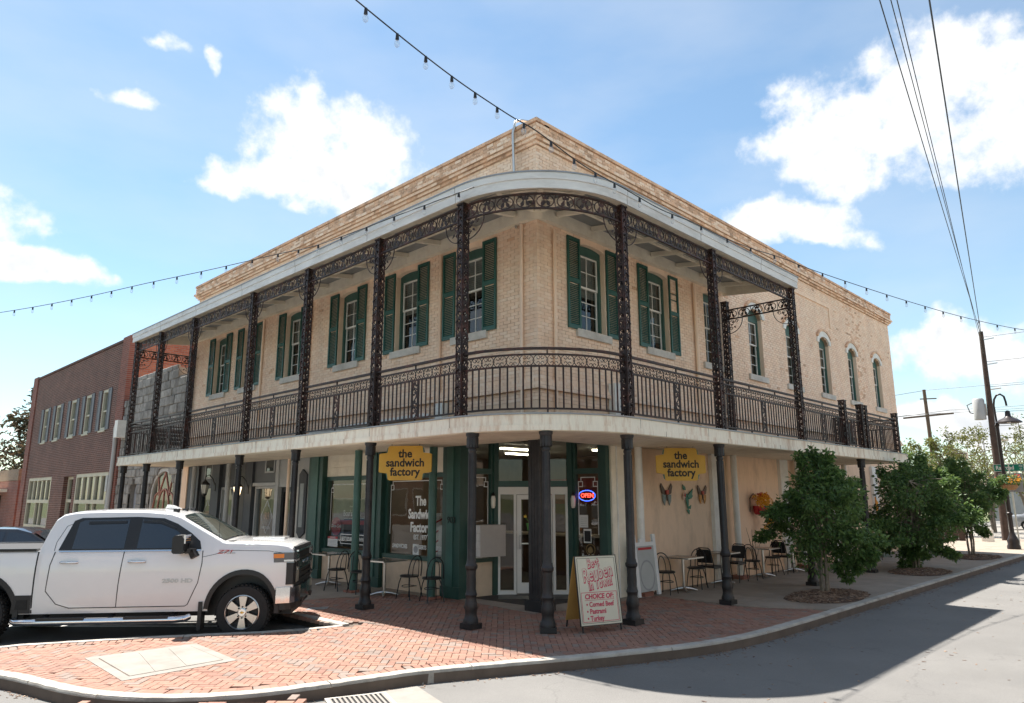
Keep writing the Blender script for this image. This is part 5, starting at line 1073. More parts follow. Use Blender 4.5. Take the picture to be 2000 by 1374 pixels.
# ------------------------------------------------------------ foliage
def leaves(n, centres, spread, size, rnd, droop=0.3, elong=2.2):
    vs, fs = [], []
    for _ in range(n):
        c, r = centres[rnd.randrange(len(centres))]
        
        while True:
            p = Vector((rnd.uniform(-1, 1), rnd.uniform(-1, 1), rnd.uniform(-1, 1)))
            if p.length < 1: break
        p.z *= 0.8; p = c + p*(r*spread*(0.75+0.5*rnd.random()))
        d = (p-c); d = d.normalized() if d.length > 1e-4 else Vector((0, 0, 1))
        t = (d + Vector((rnd.uniform(-.9, .9), rnd.uniform(-.9, .9), rnd.uniform(-.7, .7)-droop))).normalized()
        s = t.cross(Vector((rnd.uniform(-1, 1), rnd.uniform(-1, 1), rnd.uniform(-.3, 1)))).normalized(); l = size*rnd.uniform(0.7, 1.35); w = l/elong; up = s.cross(t)*w*0.18
        k = len(vs); vs += [tuple(p), tuple(p+t*l*0.45+s*w/2+up), tuple(p+t*l-up), tuple(p+t*l*0.45-s*w/2+up)]; fs += [(k, k+1, k+2), (k, k+2, k+3)]
    return vs, fs
def leaf_mat(name, c1, c2, rough=0.45, tr=0.25):
    m = bpy.data.materials.new(name); m.use_nodes = True; nt = m.node_tree; nt.nodes.clear(); N = nt.nodes.new; L = nt.links.new
    out = N('ShaderNodeOutputMaterial'); g_ = N('ShaderNodeNewGeometry'); cr = N('ShaderNodeValToRGB'); cr.color_ramp.elements[0].color = (*c1, 1); cr.color_ramp.elements[1].color = (*c2, 1); L(g_.outputs['Random Per Island'], cr.inputs[0])
    b = N('ShaderNodeBsdfPrincipled'); b.inputs['Roughness'].default_value = rough; L(cr.outputs[0], b.inputs['Base Color']); t = N('ShaderNodeBsdfTranslucent'); hs_ = N('ShaderNodeHueSaturation'); hs_.inputs['Value'].default_value = 1.6; hs_.inputs['Hue'].default_value = 0.47; L(cr.outputs[0], hs_.inputs['Color']); L(hs_.outputs[0], t.inputs[0])
    mx = N('ShaderNodeMixShader'); mx.inputs[0].default_value = tr; L(b.outputs[0], mx.inputs[1]); L(t.outputs[0], mx.inputs[2]); L(mx.outputs[0], out.inputs[0]); MATS[name] = m; return m
BARK = mat('pale_bark', (0.20, 0.165, 0.125), 0.9, var=0.3, scale=12, bump=0.5, bscale=40); BARKD = mat('dark_bark', (0.09, 0.07, 0.055), 0.9, var=0.3, scale=8, bump=0.5, bscale=30)
LG = leaf_mat('glossy_green_leaf', (0.040, 0.090, 0.026), (0.125, 0.215, 0.055), 0.5, 0.3); LM = leaf_mat('magnolia_leaf', (0.03, 0.045, 0.018), (0.14, 0.10, 0.05), 0.4, 0.15); LO = leaf_mat('olive_leaf', (0.08, 0.11, 0.022), (0.17, 0.17, 0.04), 0.6, 0.3); LB = leaf_mat('bright_leaf', (0.06, 0.12, 0.03), (0.14, 0.22, 0.06), 0.5, 0.35)
def tree(name, label, base, h, cr, stems, nleaf, lsize, lm, bark, seed, zlo=0.3, nclump=60, group=None, squash=1.0, trunk_r=0.035, clump_r=0.42, lean=(0, 0)):
    rnd = random.Random(seed); t = thing(name, label, 'tree', base, group=group); trunk = MB(); cl = []
    H0 = h*zlo
    for _ in range(nclump):
        while True:
            p = Vector((rnd.uniform(-1, 1), rnd.uniform(-1, 1), rnd.uniform(-1, 1)))
            if 0.35 < p.length < 1.0: break
        zc = (p.z*0.5+0.5); wdt = cr*(0.62+0.75*math.sin(math.pi*min(1, zc*0.9+0.08)))*0.78
        cl.append((Vector((p.x*wdt+lean[0]*zc, p.y*wdt*squash+lean[1]*zc, H0+zc*(h-H0)*0.93)), cr*clump_r*rnd.uniform(0.55, 1.1)))
    for _ in range(34):                                    # shoots breaking the outline
        c0, r0 = cl[rnd.randrange(nclump)]; d0 = Vector((c0.x, c0.y, (c0.z-h*0.55)*0.8)); d0 = d0.normalized() if d0.length > 1e-3 else Vector((0, 0, 1)); d0 = (d0 + Vector((rnd.uniform(-.4, .4), rnd.uniform(-.4, .4), rnd.uniform(-.1, .6)))).normalized(); ln = cr*rnd.uniform(0.25, 0.55)
        for q in (0.45, 0.75, 1.0): cl.append((c0+d0*ln*q, cr*0.11))
        trunk.tube([c0, c0+d0*ln], [trunk_r*0.2, trunk_r*0.08], 4)
    for s in range(stems):
        th = 2*math.pi*s/stems+rnd.uniform(-.4, .4); b0 = Vector((math.cos(th)*0.07*(stems > 1), math.sin(th)*0.07*(stems > 1), 0)); top = Vector((math.cos(th)*cr*0.4, math.sin(th)*cr*0.4, h*0.75))
        pts = [b0 + (top-b0)*k/5 + Vector((rnd.uniform(-.05, .05), rnd.uniform(-.05, .05), 0))*k*0.6*cr - Vector((math.cos(th), math.sin(th), 0))*0.10*cr*math.sin(math.pi*k/5) for k in range(6)]
        trunk.tube(pts, [trunk_r*(1-k*0.15) for k in range(6)], 8)
        for k in range(9):
            q = cl[rnd.randrange(len(cl))][0]; a = pts[rnd.randrange(2, 6)]; m_ = (a+q)/2 + Vector((rnd.uniform(-.1, .1), rnd.uniform(-.1, .1), 0.05))*cr; trunk.tube([a, m_, q], [trunk_r*0.45, trunk_r*0.3, trunk_r*0.12], 5)
    trunk.build('trunk', bark, t, smooth=60)
    vs, fs = leaves(nleaf, cl, 1.0, lsize, rnd); cm = MB(); cm.v, cm.f = vs, fs; cm.build('crown', lm, t, recalc=False)
    return t
tree('street_tree', 'dark green multi stemmed street tree nearest the brick paving', (6.0, -3.0, 0), 3.0, 0.97, 6, 21000, 0.098, LG, BARK, 21, 0.17, 105, 'street trees in mulch beds', lean=(0.35, 0.0), clump_r=0.33)
tree('street_tree', 'middle street tree in mulch between the last gallery columns', (13.25, -2.85, 0), 3.4, 1.2, 6, 21000, 0.108, LG, BARK, 22, 0.12, 105, 'street trees in mulch beds', lean=(0.4, 0), clump_r=0.34)
tree('street_tree', 'farthest street tree in mulch near the lamp post', (20.1, -2.8, 0), 3.2, 1.1, 5, 14000, 0.115, LG, BARK, 23, 0.27, 80, 'street trees in mulch beds', clump_r=0.34)
CHIP = mat('mulch_chip', (0.2, 0.12, 0.08), 0.95, var=0.3, scale=8, island=[(0, (0.09, 0.05, 0.035)), (0.5, (0.2, 0.125, 0.085)), (1, (0.33, 0.24, 0.17))])
def mulch(x, y, rx, ry, n, label, seed):
    rnd = random.Random(seed); t = thing('mulch_bed', label, 'mulch bed', (x, y, 0.004), group='mulch beds under the street trees'); m = MB(); P = []
    for k in range(24): th = 2*math.pi*k/24; q = 1+0.1*math.sin(3*th+seed); P.append((rx*q*math.cos(th), ry*q*math.sin(th)))
    m.v = [(0, 0, 0.07)] + [(a*0.7, b*0.7, 0.055) for a, b in P] + [(a, b, 0.002) for a, b in P]
    for k in range(24): j = (k+1) % 24; m.f += [(0, 1+k, 1+j), (1+k, 25+k, 25+j, 1+j)]
    m.build('soil', mat('mulch_soil', (0.08, 0.05, 0.035), 0.95, var=0.3, scale=20, bump=0.8, bscale=50), t, smooth=60)
    ch = MB()
    for k in range(n):
        r_ = math.sqrt(rnd.random())*1.03; th = rnd.uniform(0, 2*math.pi); a, b = rx*r_*math.cos(th), ry*r_*math.sin(th); z = 0.075-0.06*r_*r_+rnd.uniform(0, .012); an = rnd.uniform(0, math.pi); l = rnd.uniform(0.02, 0.055); w = l*rnd.uniform(.25, .5)
        ch.bar((a-l*math.cos(an), b-l*math.sin(an), z+rnd.uniform(-.01, .01)), (a+l*math.cos(an), b+l*math.sin(an), z+rnd.uniform(-.01, .015)), w, 0.008)
    ch.build('wood_chips', CHIP, t, recalc=False, kind='stuff')
mulch(5.75, -3.15, 1.35, 0.68, 1500, 'wood mulch bed under the street tree nearest the brick paving', 1); mulch(12.7, -3.1, 1.3, 0.7, 900, 'wood mulch bed under the middle street tree', 2); mulch(19.6, -3.05, 1.4, 0.7, 600, 'wood mulch bed under the farthest street tree', 3)
tree('magnolia_tree', 'dark bronze leaved tree rising behind the low brick building', (4.5, 56.0, 0), 9.8, 4.4, 2, 14000, 0.36, LM, BARKD, 31, 0.14, 80, trunk_r=0.25)
BT = [(38.0, 1.6, 6.3, 1.9, 'O'), (44.0, 1.0, 7.0, 2.2, 'O'), (50.0, 0.0, 7.2, 2.6, 'O'), (36.0, 4.8, 5.2, 2.0, 'B'), (55.0, 6.2, 6.0, 2.6, 'B'), (60, -2.0, 6.5, 3.0, 'B'), (64, 13.0, 6.5, 3.2, 'B')]
BL = ['thin olive tree with bare twigs behind the street lamp, nearest of its row', 'taller thin olive tree just past the nearest olive tree', 'farthest thin olive tree beyond the street sign', 'bright green bushy tree right behind the farthest street tree', 'bright green tree at the end of the block under the far pole', 'bright green tree at the picture edge beyond the parked silver car', 'hazy green tree farthest off below the far utility pole']
for k, (x, y, h, c_, q) in enumerate(BT):
    tree('roadside_tree', BL[k], (x, y, -0.15), h, c_, 5 if q == 'O' else 3, 3000 if q == 'O' else 4200, 0.17 if q == 'O' else 0.22, LO if q == 'O' else LB, BARK, 40+k, 0.32 if q == 'O' else 0.12, 46, 'trees beyond the corner building', trunk_r=0.07, clump_r=0.36)
# across the two streets (seen only in the shop and window glass)
def across_building(name, label, F, u0, u1, d, h, m, nwin):
    t = thing(name, label, 'building'); G = lambda u, dd, z: F(u, d+dd, z)
    MB().box(u0, u1, 0.0, 9.0, -0.15, h, G).build('wall', m, t); MB().box(u0-0.1, u1+0.1, -0.12, 9.1, h, h+0.35, G).build('cornice', CREAM, t)
    for k in range(nwin):
        c = u0+(u1-u0)*(k+0.5)/nwin
        for z0, z1, w in ((0.7, 2.8, 0.38), (4.6, 6.6, 0.18)):
            hw_ = (u1-u0)/nwin*w; o = MB().box(c-hw_, c+hw_, -0.06, -0.002, z0, z1, G).build('window', CARGLASS_, t); f_ = MB(); rect_ring(f_, G, c-hw_-0.08, c+hw_+0.08, z0-0.08, z1+0.08, 0.08, -0.1, -0.003); f_.build('frame', WHITE, o)
CARGLASS_ = mat('far_window', (0.03, 0.035, 0.04), 0.1, var=0.1)
across_building('opposite_building', 'tan brick block across the main street, seen only in reflections', FR, -8, 44, 24.0, 8.2, brick_mat('opposite_brick', (0.50, 0.36, 0.25), (0.58, 0.44, 0.32), (0.5, 0.44, 0.37), 1.2, 'R'), 12)
across_building('opposite_building', 'red brick block across the side street, seen only in reflections', FL, -2, 44, 27.0, 7.6, RB, 10)
# ------------------------------------------------------------ vehicles
def smoothstep(a, b, x):
    t = max(0, min(1, (x-a)/(b-a))); return t*t*(3-2*t)
def interp(x, T_):
    if x <= T_[0][0]: return T_[0][1]
    for (x0, y0), (x1, y1) in zip(T_, T_[1:]):
        if x <= x1: return y0+(y1-y0)*(x-x0)/(x1-x0)
    return T_[-1][1]
PAINT = mat('white_car_paint', (0.74, 0.73, 0.72), 0.22, var=0.02, scale=2, coat=1.0)
CARGLASS = mat('tinted_car_glass', (0.012, 0.016, 0.022), 0.04, var=0.05, spec=0.9, coat=0.5)
SEAM = mat('panel_seam', (0.05, 0.05, 0.05), 0.7)
trk = thing('pickup_truck', 'white crew cab pickup truck parked nose to the brick paving', 'pickup truck')
ax = Vector((0.777, -0.629, 0)).normalized(); lt = Vector((-ax.y, ax.x, 0))
trk.matrix_basis = basis(Vector((-4.80, 2.18, -0.15)) + lt*1.0 - ax*0.16, ax, lt, (0, 0, 1))
TOP = [(-5.5, 1.42), (-3.12, 1.42), (-3.10, 1.47), (-3.03, 1.74), (-2.97, 1.91), (-2.88, 1.985), (-2.7, 2.02), (-2.3, 2.04), (-1.6, 2.035), (-1.2, 2.0), (-1.02, 1.945), (-0.27, 1.54), (-0.19, 1.525), (0.3, 1.515), (0.65, 1.495), (0.84, 1.465), (0.93, 1.42), (0.98, 1.30)]
def hw(x, z):
    b = interp(z, [(0.40, 0.96), (0.52, 0.985), (0.75, 1.005), (1.0, 1.01), (1.2, 1.0), (1.40, 0.965), (1.46, 0.94), (2.03, 0.755)])
    return b*(1-0.075*smoothstep(0.45, 1.0, x)**2) - 0.012*smoothstep(-3.05, -3.12, x)
def zbot(x):
    b = 0.45 if x < 0.5 else 0.45+0.34*smoothstep(0.55, 0.70, x)
    for xc in (0.13, -3.92):
        if abs(x-xc) < 0.555: b = max(b, 0.44+0.60*math.sqrt(1-((x-xc)/0.555)**2))
    return b
xs = sorted(set([-5.45+0.075*k for k in range(86)] + [xc+s*0.555*math.cos(R(a)) for xc in (0.13, -3.92) for s in (-1, 1) for a in (0, 5, 12, 20, 32, 45, 60, 75)] + [t[0] for t in TOP if t[0] > -5.4]))
xs = [x for x in xs if x <= 0.98]
body = MB(); NS = 12
rows = []
for x in xs:
    zt, zb = interp(x, TOP), zbot(x); rc = 0.05; row = []
    for k in range(NS+1): z_ = zb+(zt-rc-zb)*k/NS; row.append((hw(x, z_), z_))
    w0 = hw(x, zt-rc)
    for a in (25, 50, 75): row.append((w0-rc*(1-math.cos(R(a))), zt-rc+rc*math.sin(R(a))))
    for q in (0.88, 0.6, 0.3, 0.0): row.append((w0*q, zt+0.035*(1-q*q)*(1 if x > -3.1 else 0)))
    rows.append(row)
full = []
for x, row in zip(xs, rows): full.append([(x, -a, b) for a, b in row] + [(x, a, b) for a, b in row[-2::-1]])
m_ = len(full[0])
for r_ in full: body.v += r_
for i in range(len(full)-1):
    for k in range(m_-1): body.f.append((i*m_+k, i*m_+k+1, (i+1)*m_+k+1, (i+1)*m_+k))
body.f.append(tuple((len(full)-1)*m_+k for k in range(m_))); body.f.append(tuple(range(m_))[::-1])
bodyo = body.build('body', PAINT, trk, smooth=32)
def side(poly, off, name, m, parent=None, both=True, thick=0.0):
    """panel lying on the truck's flank: poly of (x, z)"""
    for s in ((-1, 1) if both else (-1,)):
        mb = MB(); n = len(poly)
        mb.v = [(x, s*(hw(x, z)+off), z) for x, z in poly] + [(x, s*(hw(x, z)+off-0.02), z) for x, z in poly]
        mb.f = [tuple(range(n)), tuple(range(2*n-1, n-1, -1))] + [(i, n+i, n+(i+1) % n, (i+1) % n) for i in range(n)]
        mb.build(name, m, parent or trk)
def seam(pts, name='panel_seam', w=0.013, off=0.003, m=None):
    for s in (-1, 1):
        mb = MB(); 
        P = []
        for (x0, z0), (x1, z1) in zip(pts, pts[1:]):
            k = max(1, int(max(abs(x1-x0), abs(z1-z0))/0.12)); P += [(x0+(x1-x0)*i/k, z0+(z1-z0)*i/k) for i in range(k)]
        P.append(pts[-1]); mb.ribbon(P, w, off, off-0.02, lambda a, d, b, s=s: (a, s*(hw(a, b)+d), b)); mb.build(name, m or SEAM, bodyo)
# side glass with black surround
side([(-2.82, 1.425), (-0.60, 1.425), (-0.64, 1.55), (-0.80, 1.68), (-1.05, 1.83), (-1.28, 1.92), (-1.7, 1.945), (-2.58, 1.93), (-2.69, 1.885)], 0.004, 'window_surround', BLACK)
side([(-2.62, 1.445), (-1.82, 1.445), (-1.82, 1.905), (-2.53, 1.895), (-2.60, 1.855)], 0.008, 'rear_window', CARGLASS)
side([(-1.62, 1.445), (-0.90, 1.445), (-0.90, 1.62), (-1.10, 1.755), (-1.30, 1.865), (-1.62, 1.905)], 0.008, 'front_window', CARGLASS)
for a in ([(-2.45, 1.83), (-1.86, 1.845), (-1.86, 1.885), (-2.45, 1.875)], [(-1.60, 1.85), (-1.32, 1.835), (-1.08, 1.745), (-1.06, 1.77), (-1.31, 1.875), (-1.60, 1.89)]): side(a, 0.022, 'rain_deflector', BLACK)
side([(-2.80, 1.398), (-0.60, 1.398), (-0.60, 1.418), (-2.80, 1.418)], 0.010, 'belt_moulding', CHROME)
# windscreen and rear glass
def across(prof_a, prof_b, name, m, lift=0.008, taper=0.93):
    (x0, z0), (x1, z1) = prof_a, prof_b; mb = MB(); n = 8
    for (x, z) in ((x0, z0), ((x0+x1)/2, (z0+z1)/2), (x1, z1)):
        for k in range(n+1):
            q = -1+2*k/n; w = (hw(x, z-0.05)-0.05)*taper; mb.v.append((x+lift, q*w, z+lift+0.035*(1-q*q)))
    for i in range(2):
        for k in range(n): mb.f.append((i*(n+1)+k, i*(n+1)+k+1, (i+1)*(n+1)+k+1, (i+1)*(n+1)+k))
    return mb.build(name, m, trk, smooth=60, recalc=False)
across((-0.28, 1.552), (-1.01, 1.948), 'windscreen', mat('windscreen_glass', (0.03, 0.042, 0.04), 0.03, var=0.3, scale=2, spec=0.9, coat=0.4), 0.012)
MB().bar((-0.32, -0.05, 1.60), (-0.52, -0.62, 1.68), 0.02, 0.012).build('wiper', BLACK, trk); MB().bar((-0.32, 0.55, 1.60), (-0.52, 0.0, 1.71), 0.02, 0.012).build('wiper', BLACK, trk)
MB().box(-0.22, -0.12, -0.82, 0.82, 1.51, 1.545).build('cowl', BLACK, trk)
# door seams and trim
seam([(-0.57, 1.40), (-0.56, 1.2), (-0.60, 0.9), (-0.74, 0.56), (-0.78, 0.535), (-1.84, 0.535), (-1.83, 0.9), (-1.80, 1.40)]); seam([(-1.84, 0.535), (-2.55, 0.535), (-2.75, 0.60), (-2.92, 0.80), (-2.90, 1.2), (-2.86, 1.40)]); seam([(-3.115, 0.46), (-3.115, 1.41)], w=0.022, m=BLACK); seam([(-0.56, 1.30), (-0.1, 1.40), (0.5, 1.385), (0.85, 1.34)], w=0.007)
seam([(-0.62, 1.45), (-0.80, 1.66), (-1.1, 1.84), (-1.3, 1.915), (-2.5, 1.925), (-2.78, 1.80), (-2.88, 1.55), (-2.88, 1.42)], w=0.007)
for x in (-1.58, -2.62):
    for s in (-1, 1):
        hnd = MB(); hnd.tube([(x-0.13, s*(hw(x, 1.235)+0.004), 1.235), (x-0.10, s*(hw(x, 1.235)+0.035), 1.238), (x+0.10, s*(hw(x, 1.235)+0.035), 1.238), (x+0.13, s*(hw(x, 1.235)+0.004), 1.235)], 0.017, 8); hnd.build('door_handle', CHROME, trk, smooth=50)
for s in (-1, 1):
    mir = MB(); mir.prism([(-0.98, 1.40), (-0.95, 1.37), (-0.83, 1.37), (-0.80, 1.41), (-0.80, 1.60), (-0.84, 1.66), (-0.94, 1.66), (-0.98, 1.62)], s*1.10-0.14, s*1.10+0.14); mo = mir.build('wing_mirror', BLACK, trk)
    MB().box(-0.81, -0.775, s*1.10-0.13, s*1.10+0.13, 1.53, 1.665).build('mirror_cap', CHROME, mo)
    for k in range(3): MB().box(-0.774, -0.770, s*1.10-0.10, s*1.10+0.10, 1.57+k*0.028, 1.578+k*0.028).build('amber_strip', mat('amber', (0.6, 0.3, 0.08), 0.3), mo)
    MB().bar((-0.85, s*1.0, 1.40), (-0.70, s*0.93, 1.40), 0.12, 0.08).build('mirror_arm', BLACK, mo); MB().bar((-0.72, s*0.95, 1.40), (-0.66, s*0.98, 1.30), 0.16, 0.1).build('mirror_foot', BLACK, mo)
# bed rail, cover, corner step
for s in (-1, 1): MB().box(-5.4, -3.14, s*0.93-0.05, s*0.93+0.05, 1.421, 1.455).build('bed_rail', BLACK, trk)
MB().box(-5.4, -3.14, -0.875, 0.875, 1.424, 1.44).build('bed_cover', mat('bed_dark', (0.02, 0.02, 0.022), 0.8), trk)
side([(-3.42, 0.46), (-3.13, 0.46), (-3.13, 0.74), (-3.36, 0.74), (-3.40, 0.66)], 0.012, 'side_step_pocket', BLACK)
side([(-3.36, 0.52), (-3.18, 0.52), (-3.18, 0.67), (-3.33, 0.67)], 0.016, 'pocket_recess', RUBBER)
for xc in (0.13, -3.92):
    for s in (-1, 1):
        fl = MB(); pts = [(xc+0.58*math.cos(R(a)), 0.44+0.62*math.sin(R(a))) for a in range(-4, 185, 9)]
        fl.ribbon(pts, 0.075, 0.014, -0.03, lambda a, d, b, s=s: (a, s*(hw(a, max(b, 0.5))+d), b)); fl.build('wheel_arch_trim', BLACK, trk)
for s in (-1, 1): MB().box(-0.56, -0.50, s*0.90-0.12, s*0.90+0.09, 0.16, 0.60).build('mud_flap', BLACK, trk)
MB().box(-0.45, 0.71, -0.70, 0.70, 0.35, 1.03).build('wheel_well', BLACK, trk); MB().box(-4.49, -3.35, -0.70, 0.70, 0.35, 1.03).build('wheel_well', BLACK, trk)
for s in (-1, 1): MB().box(-0.40, 0.66, s*0.94-0.03, s*0.94+0.0, 1.0, 1.03).build('arch_liner', BLACK, trk)
MB().box(-5.4, 0.9, -0.55, 0.55, 0.32, 0.62).build('chassis', BLACK, trk)
for s in (-1, 1):
    st = MB(); P = [(-3.35, s*1.0, 0.36), (-3.28, s*1.06, 0.345), (-3.1, s*1.09, 0.345), (-0.90, s*1.09, 0.345), (-0.75, s*1.05, 0.35), (-0.70, s*0.98, 0.37)]; st.tube(P, 0.052, 12); sto = st.build('running_board', CHROME, trk, smooth=50)
    for a0, a1 in ((-2.95, -2.25), (-1.65, -0.98)): MB().box(a0, a1, s*1.09-0.055, s*1.09+0.055, 0.37, 0.405).build('step_pad', BLACK, sto)
    for a in (-2.9, -1.9, -0.95): MB().bar((a, s*1.05, 0.36), (a, s*0.7, 0.5), 0.06, 0.04).build('step_bracket', BLACK, sto)
# wheels
tyre_p = [(0.28, -0.135), (0.36, -0.142), (0.405, -0.13), (0.420, -0.09), (0.424, 0.0), (0.420, 0.09), (0.405, 0.13), (0.36, 0.142), (0.28, 0.135)]
Fw = lambda r, th, z: (r*math.cos(th), z, 0.42+r*math.sin(th))
tyre = MB().lathe(tyre_p, n=40, F=Fw, loop=True)
for k in range(40):
    th = 2*math.pi*k/40
    for y0, y1, dth in ((-0.13, -0.05, 0.0), (-0.04, 0.04, 0.08), (0.05, 0.13, 0.0)):
        P = [Fw(0.417, th+dth+e, y) for y in (y0, y1) for e in (0.02, 0.11)] + [Fw(0.434, th+dth+e, y) for y in (y0, y1) for e in (0.03, 0.10)]
        tyre.add(P, [(4, 5, 7, 6), (0, 1, 5, 4), (2, 6, 7, 3), (0, 4, 6, 2), (1, 3, 7, 5)])
tyre_me = tyre.mesh('tyre', RUBBER, 35)
rim = MB(); rim.lathe([(0.262, -0.14), (0.275, -0.135), (0.278, -0.11), (0.255, -0.10), (0.25, 0.05), (0.245, 0.05), (0.245, -0.10), (0.250, -0.125)], n=36, F=Fw, loop=True)
for k in range(6):
    th = 2*math.pi*k/6+math.pi/6
    sp_ = [Fw(0.085, th-0.42, -0.118), Fw(0.085, th+0.42, -0.118), Fw(0.262, th+0.26, -0.125), Fw(0.262, th-0.26, -0.125)]; sp2 = [Fw(0.085, th-0.42, -0.06), Fw(0.085, th+0.42, -0.06), Fw(0.262, th+0.26, -0.06), Fw(0.262, th-0.26, -0.06)]
    rim.add(sp_+sp2, [(0, 1, 2, 3), (4, 7, 6, 5), (0, 4, 5, 1), (1, 5, 6, 2), (2, 6, 7, 3), (3, 7, 4, 0)])
rim.lathe([(0.001, -0.105), (0.10, -0.105), (0.10, -0.06), (0.001, -0.06)], n=20, F=Fw)
rim_me = rim.mesh('rim', STEEL, 30); disc_me = MB().lathe([(0.245, -0.02), (0.245, 0.0), (0.01, 0.0), (0.01, -0.02)], n=24, F=Fw).mesh('brake_disc', BLACK)
hub_me = MB().lathe([(0.062, -0.106), (0.062, -0.135), (0.055, -0.142), (0.001, -0.142)], n=20, F=Fw).mesh('hub_cap', CHROME, 30)
bow_me = MB().prism([(-0.036, 0.42-0.008), (-0.014, 0.42-0.008), (-0.014, 0.42-0.018), (0.014, 0.42-0.018), (0.014, 0.42-0.008), (0.036, 0.42-0.008), (0.030, 0.42+0.008), (0.014, 0.42+0.008), (0.014, 0.42+0.018), (-0.014, 0.42+0.018), (-0.014, 0.42+0.008), (-0.030, 0.42+0.008)], -0.147, -0.1425).mesh('hub_emblem', mat('emblem_gold', (0.6, 0.36, 0.08), 0.3, 0.6))
nut_mes = [MB().tube([Fw(0.085, 2*math.pi*k/8, -0.10), Fw(0.085, 2*math.pi*k/8, -0.135)], 0.013, 6).mesh('lug_nut', BLACK) for k in range(8)]
for xc in (0.13, -3.92):
    for s in (-1, 1):
        w = link('wheel', tyre_me, trk, mw=Matrix.Translation((xc, s*0.865, 0)) @ Matrix.Rotation(0 if s < 0 else math.pi, 4, 'Z'))
        for nm, me in (('rim', rim_me), ('brake_disc', disc_me), ('hub_cap', hub_me), ('hub_emblem', bow_me)) + tuple(('lug_nut', q) for q in nut_mes): link(nm, me, w)
# front end
gr = MB(); gr.box(0.90, 0.985, -0.80, 0.80, 0.80, 1.40); gro = gr.build('grille', BLACK, trk)
for k in range(5): MB().box(0.985, 1.02, -0.62, 0.62, 0.86+k*0.085, 0.895+k*0.085).build('grille_bar', BLACK, gro)
MB().box(0.986, 1.03, -0.76, 0.76, 1.36, 1.385).build('grille_trim', CHROME, gro); MB().box(0.986, 1.03, -0.76, 0.76, 1.065, 1.085).build('grille_trim', CHROME, gro); MB().box(0.985, 1.035, -0.74, 0.74, 1.10, 1.20).build('grille_crossbar', mat('gloss_black', (0.015, 0.015, 0.016), 0.15, coat=0.5), gro)
lettering('CHEVROLET', 0.085, CHROME, basis((1.037, 0, 1.15), (0, 1, 0), (0, 0, 1), (1, 0, 0)), gro, ext=0.002, bold=0.002, sx=1.3)
MB().box(0.90, 0.98, -0.74, 0.74, 1.395, 1.44).build('hood_deflector', BLACK, trk)
for s in (-1, 1):
    hl = MB()
    P = [(x, hw(x, 1.25)+0.004) for x in (0.62, 0.70, 0.80, 0.90, 0.96)] + [(1.0, 0.86), (1.01, 0.62)]
    def wrap(z0, z1, P, nm, m, par, off=0.006, s=s):
        mb = MB(); n = len(P)
        mb.v = [(x+off*(x > 0.92), s*(y+off), z0) for x, y in P] + [(x+off*(x > 0.92), s*(y+off), z1) for x, y in P] + [(x-0.06, s*(y-0.06), z0) for x, y in P] + [(x-0.06, s*(y-0.06), z1) for x, y in P]
        for i in range(n-1): mb.f += [(i, i+1, n+i+1, n+i), (2*n+i+1, 2*n+i, 3*n+i, 3*n+i+1), (n+i, n+i+1, 3*n+i+1, 3*n+i), (i, 2*n+i, 2*n+i+1, i+1)]
        mb.f += [(0, n, 3*n, 2*n), (n-1, 3*n-1, 4*n-1, 2*n-1)]
        return mb.build(nm, m, par)
    hlo = wrap(1.20, 1.355, P, 'headlight', mat('headlight_lens', (0.06, 0.065, 0.07), 0.06, var=0.2, coat=1.0, spec=0.9), trk, 0.012)
    wrap(1.27, 1.335, P[:3], 'amber_marker', mat('amber_lens', (0.75, 0.22, 0.02), 0.2, coat=0.5), hlo, 0.02); wrap(1.21, 1.24, P[2:], 'led_strip', mat('led_chrome', (0.7, 0.72, 0.75), 0.15, 0.8), hlo, 0.02)
    wrap(0.84, 1.19, [(x, hw(x, 1.0)+0.004) for x in (0.86, 0.92, 0.97)] + P[5:], 'lower_lamp', BLACK, hlo, 0.010); wrap(0.87, 1.12, P[5:], 'fog_chrome', CHROME, hlo, 0.02)
    bp_ = wrap(0.55, 0.80, [(x, hw(x, 0.7)+0.012) for x in (0.69, 0.78, 0.86, 0.93)] + [(1.01, 0.88), (1.06, 0.6), (1.07, 0.0)], 'front_bumper', CHROME, trk, 0.01)
    wrap(0.44, 0.545, [(0.74, 0.95), (0.85, 0.94), (0.94, 0.88), (1.0, 0.6), (1.01, 0.0)], 'bumper_valance', BLACK, trk, 0.0)
    MB().tube([(1.07, s*0.42, 0.50), (1.09, s*0.42, 0.58)], 0.03, 8).build('tow_hook', BLACK, trk)
for s in (-1, 1): MB().box(0.98, 1.03, s*0.45-0.2, s*0.45+0.2, 0.58, 0.66).build('bumper_vent', BLACK, trk)
MB().box(0.05, 0.62, -0.22, 0.22, 1.535, 1.57).build('hood_scoop', PAINT, trk)
MB().prism([(-1.55, 2.07), (-1.25, 2.06), (-1.42, 2.13), (-1.52, 2.14)], -0.02, 0.02).build('roof_antenna', PAINT, trk)
for s in (-1, 0, 1): MB().box(-1.25, -1.17, s*0.45-0.05, s*0.45+0.05, 2.02, 2.07).build('clearance_light', BLACK, trk)
MB().tube([(-0.35, -0.86, 1.46), (-0.37, -0.86, 2.0)], 0.004, 5).build('whip_antenna', BLACK, trk)
TM = lambda x, z: basis((x, -(hw(x, z)+0.004), z), (1, 0, 0), (0, 0.0, 1), (0, -1, 0))
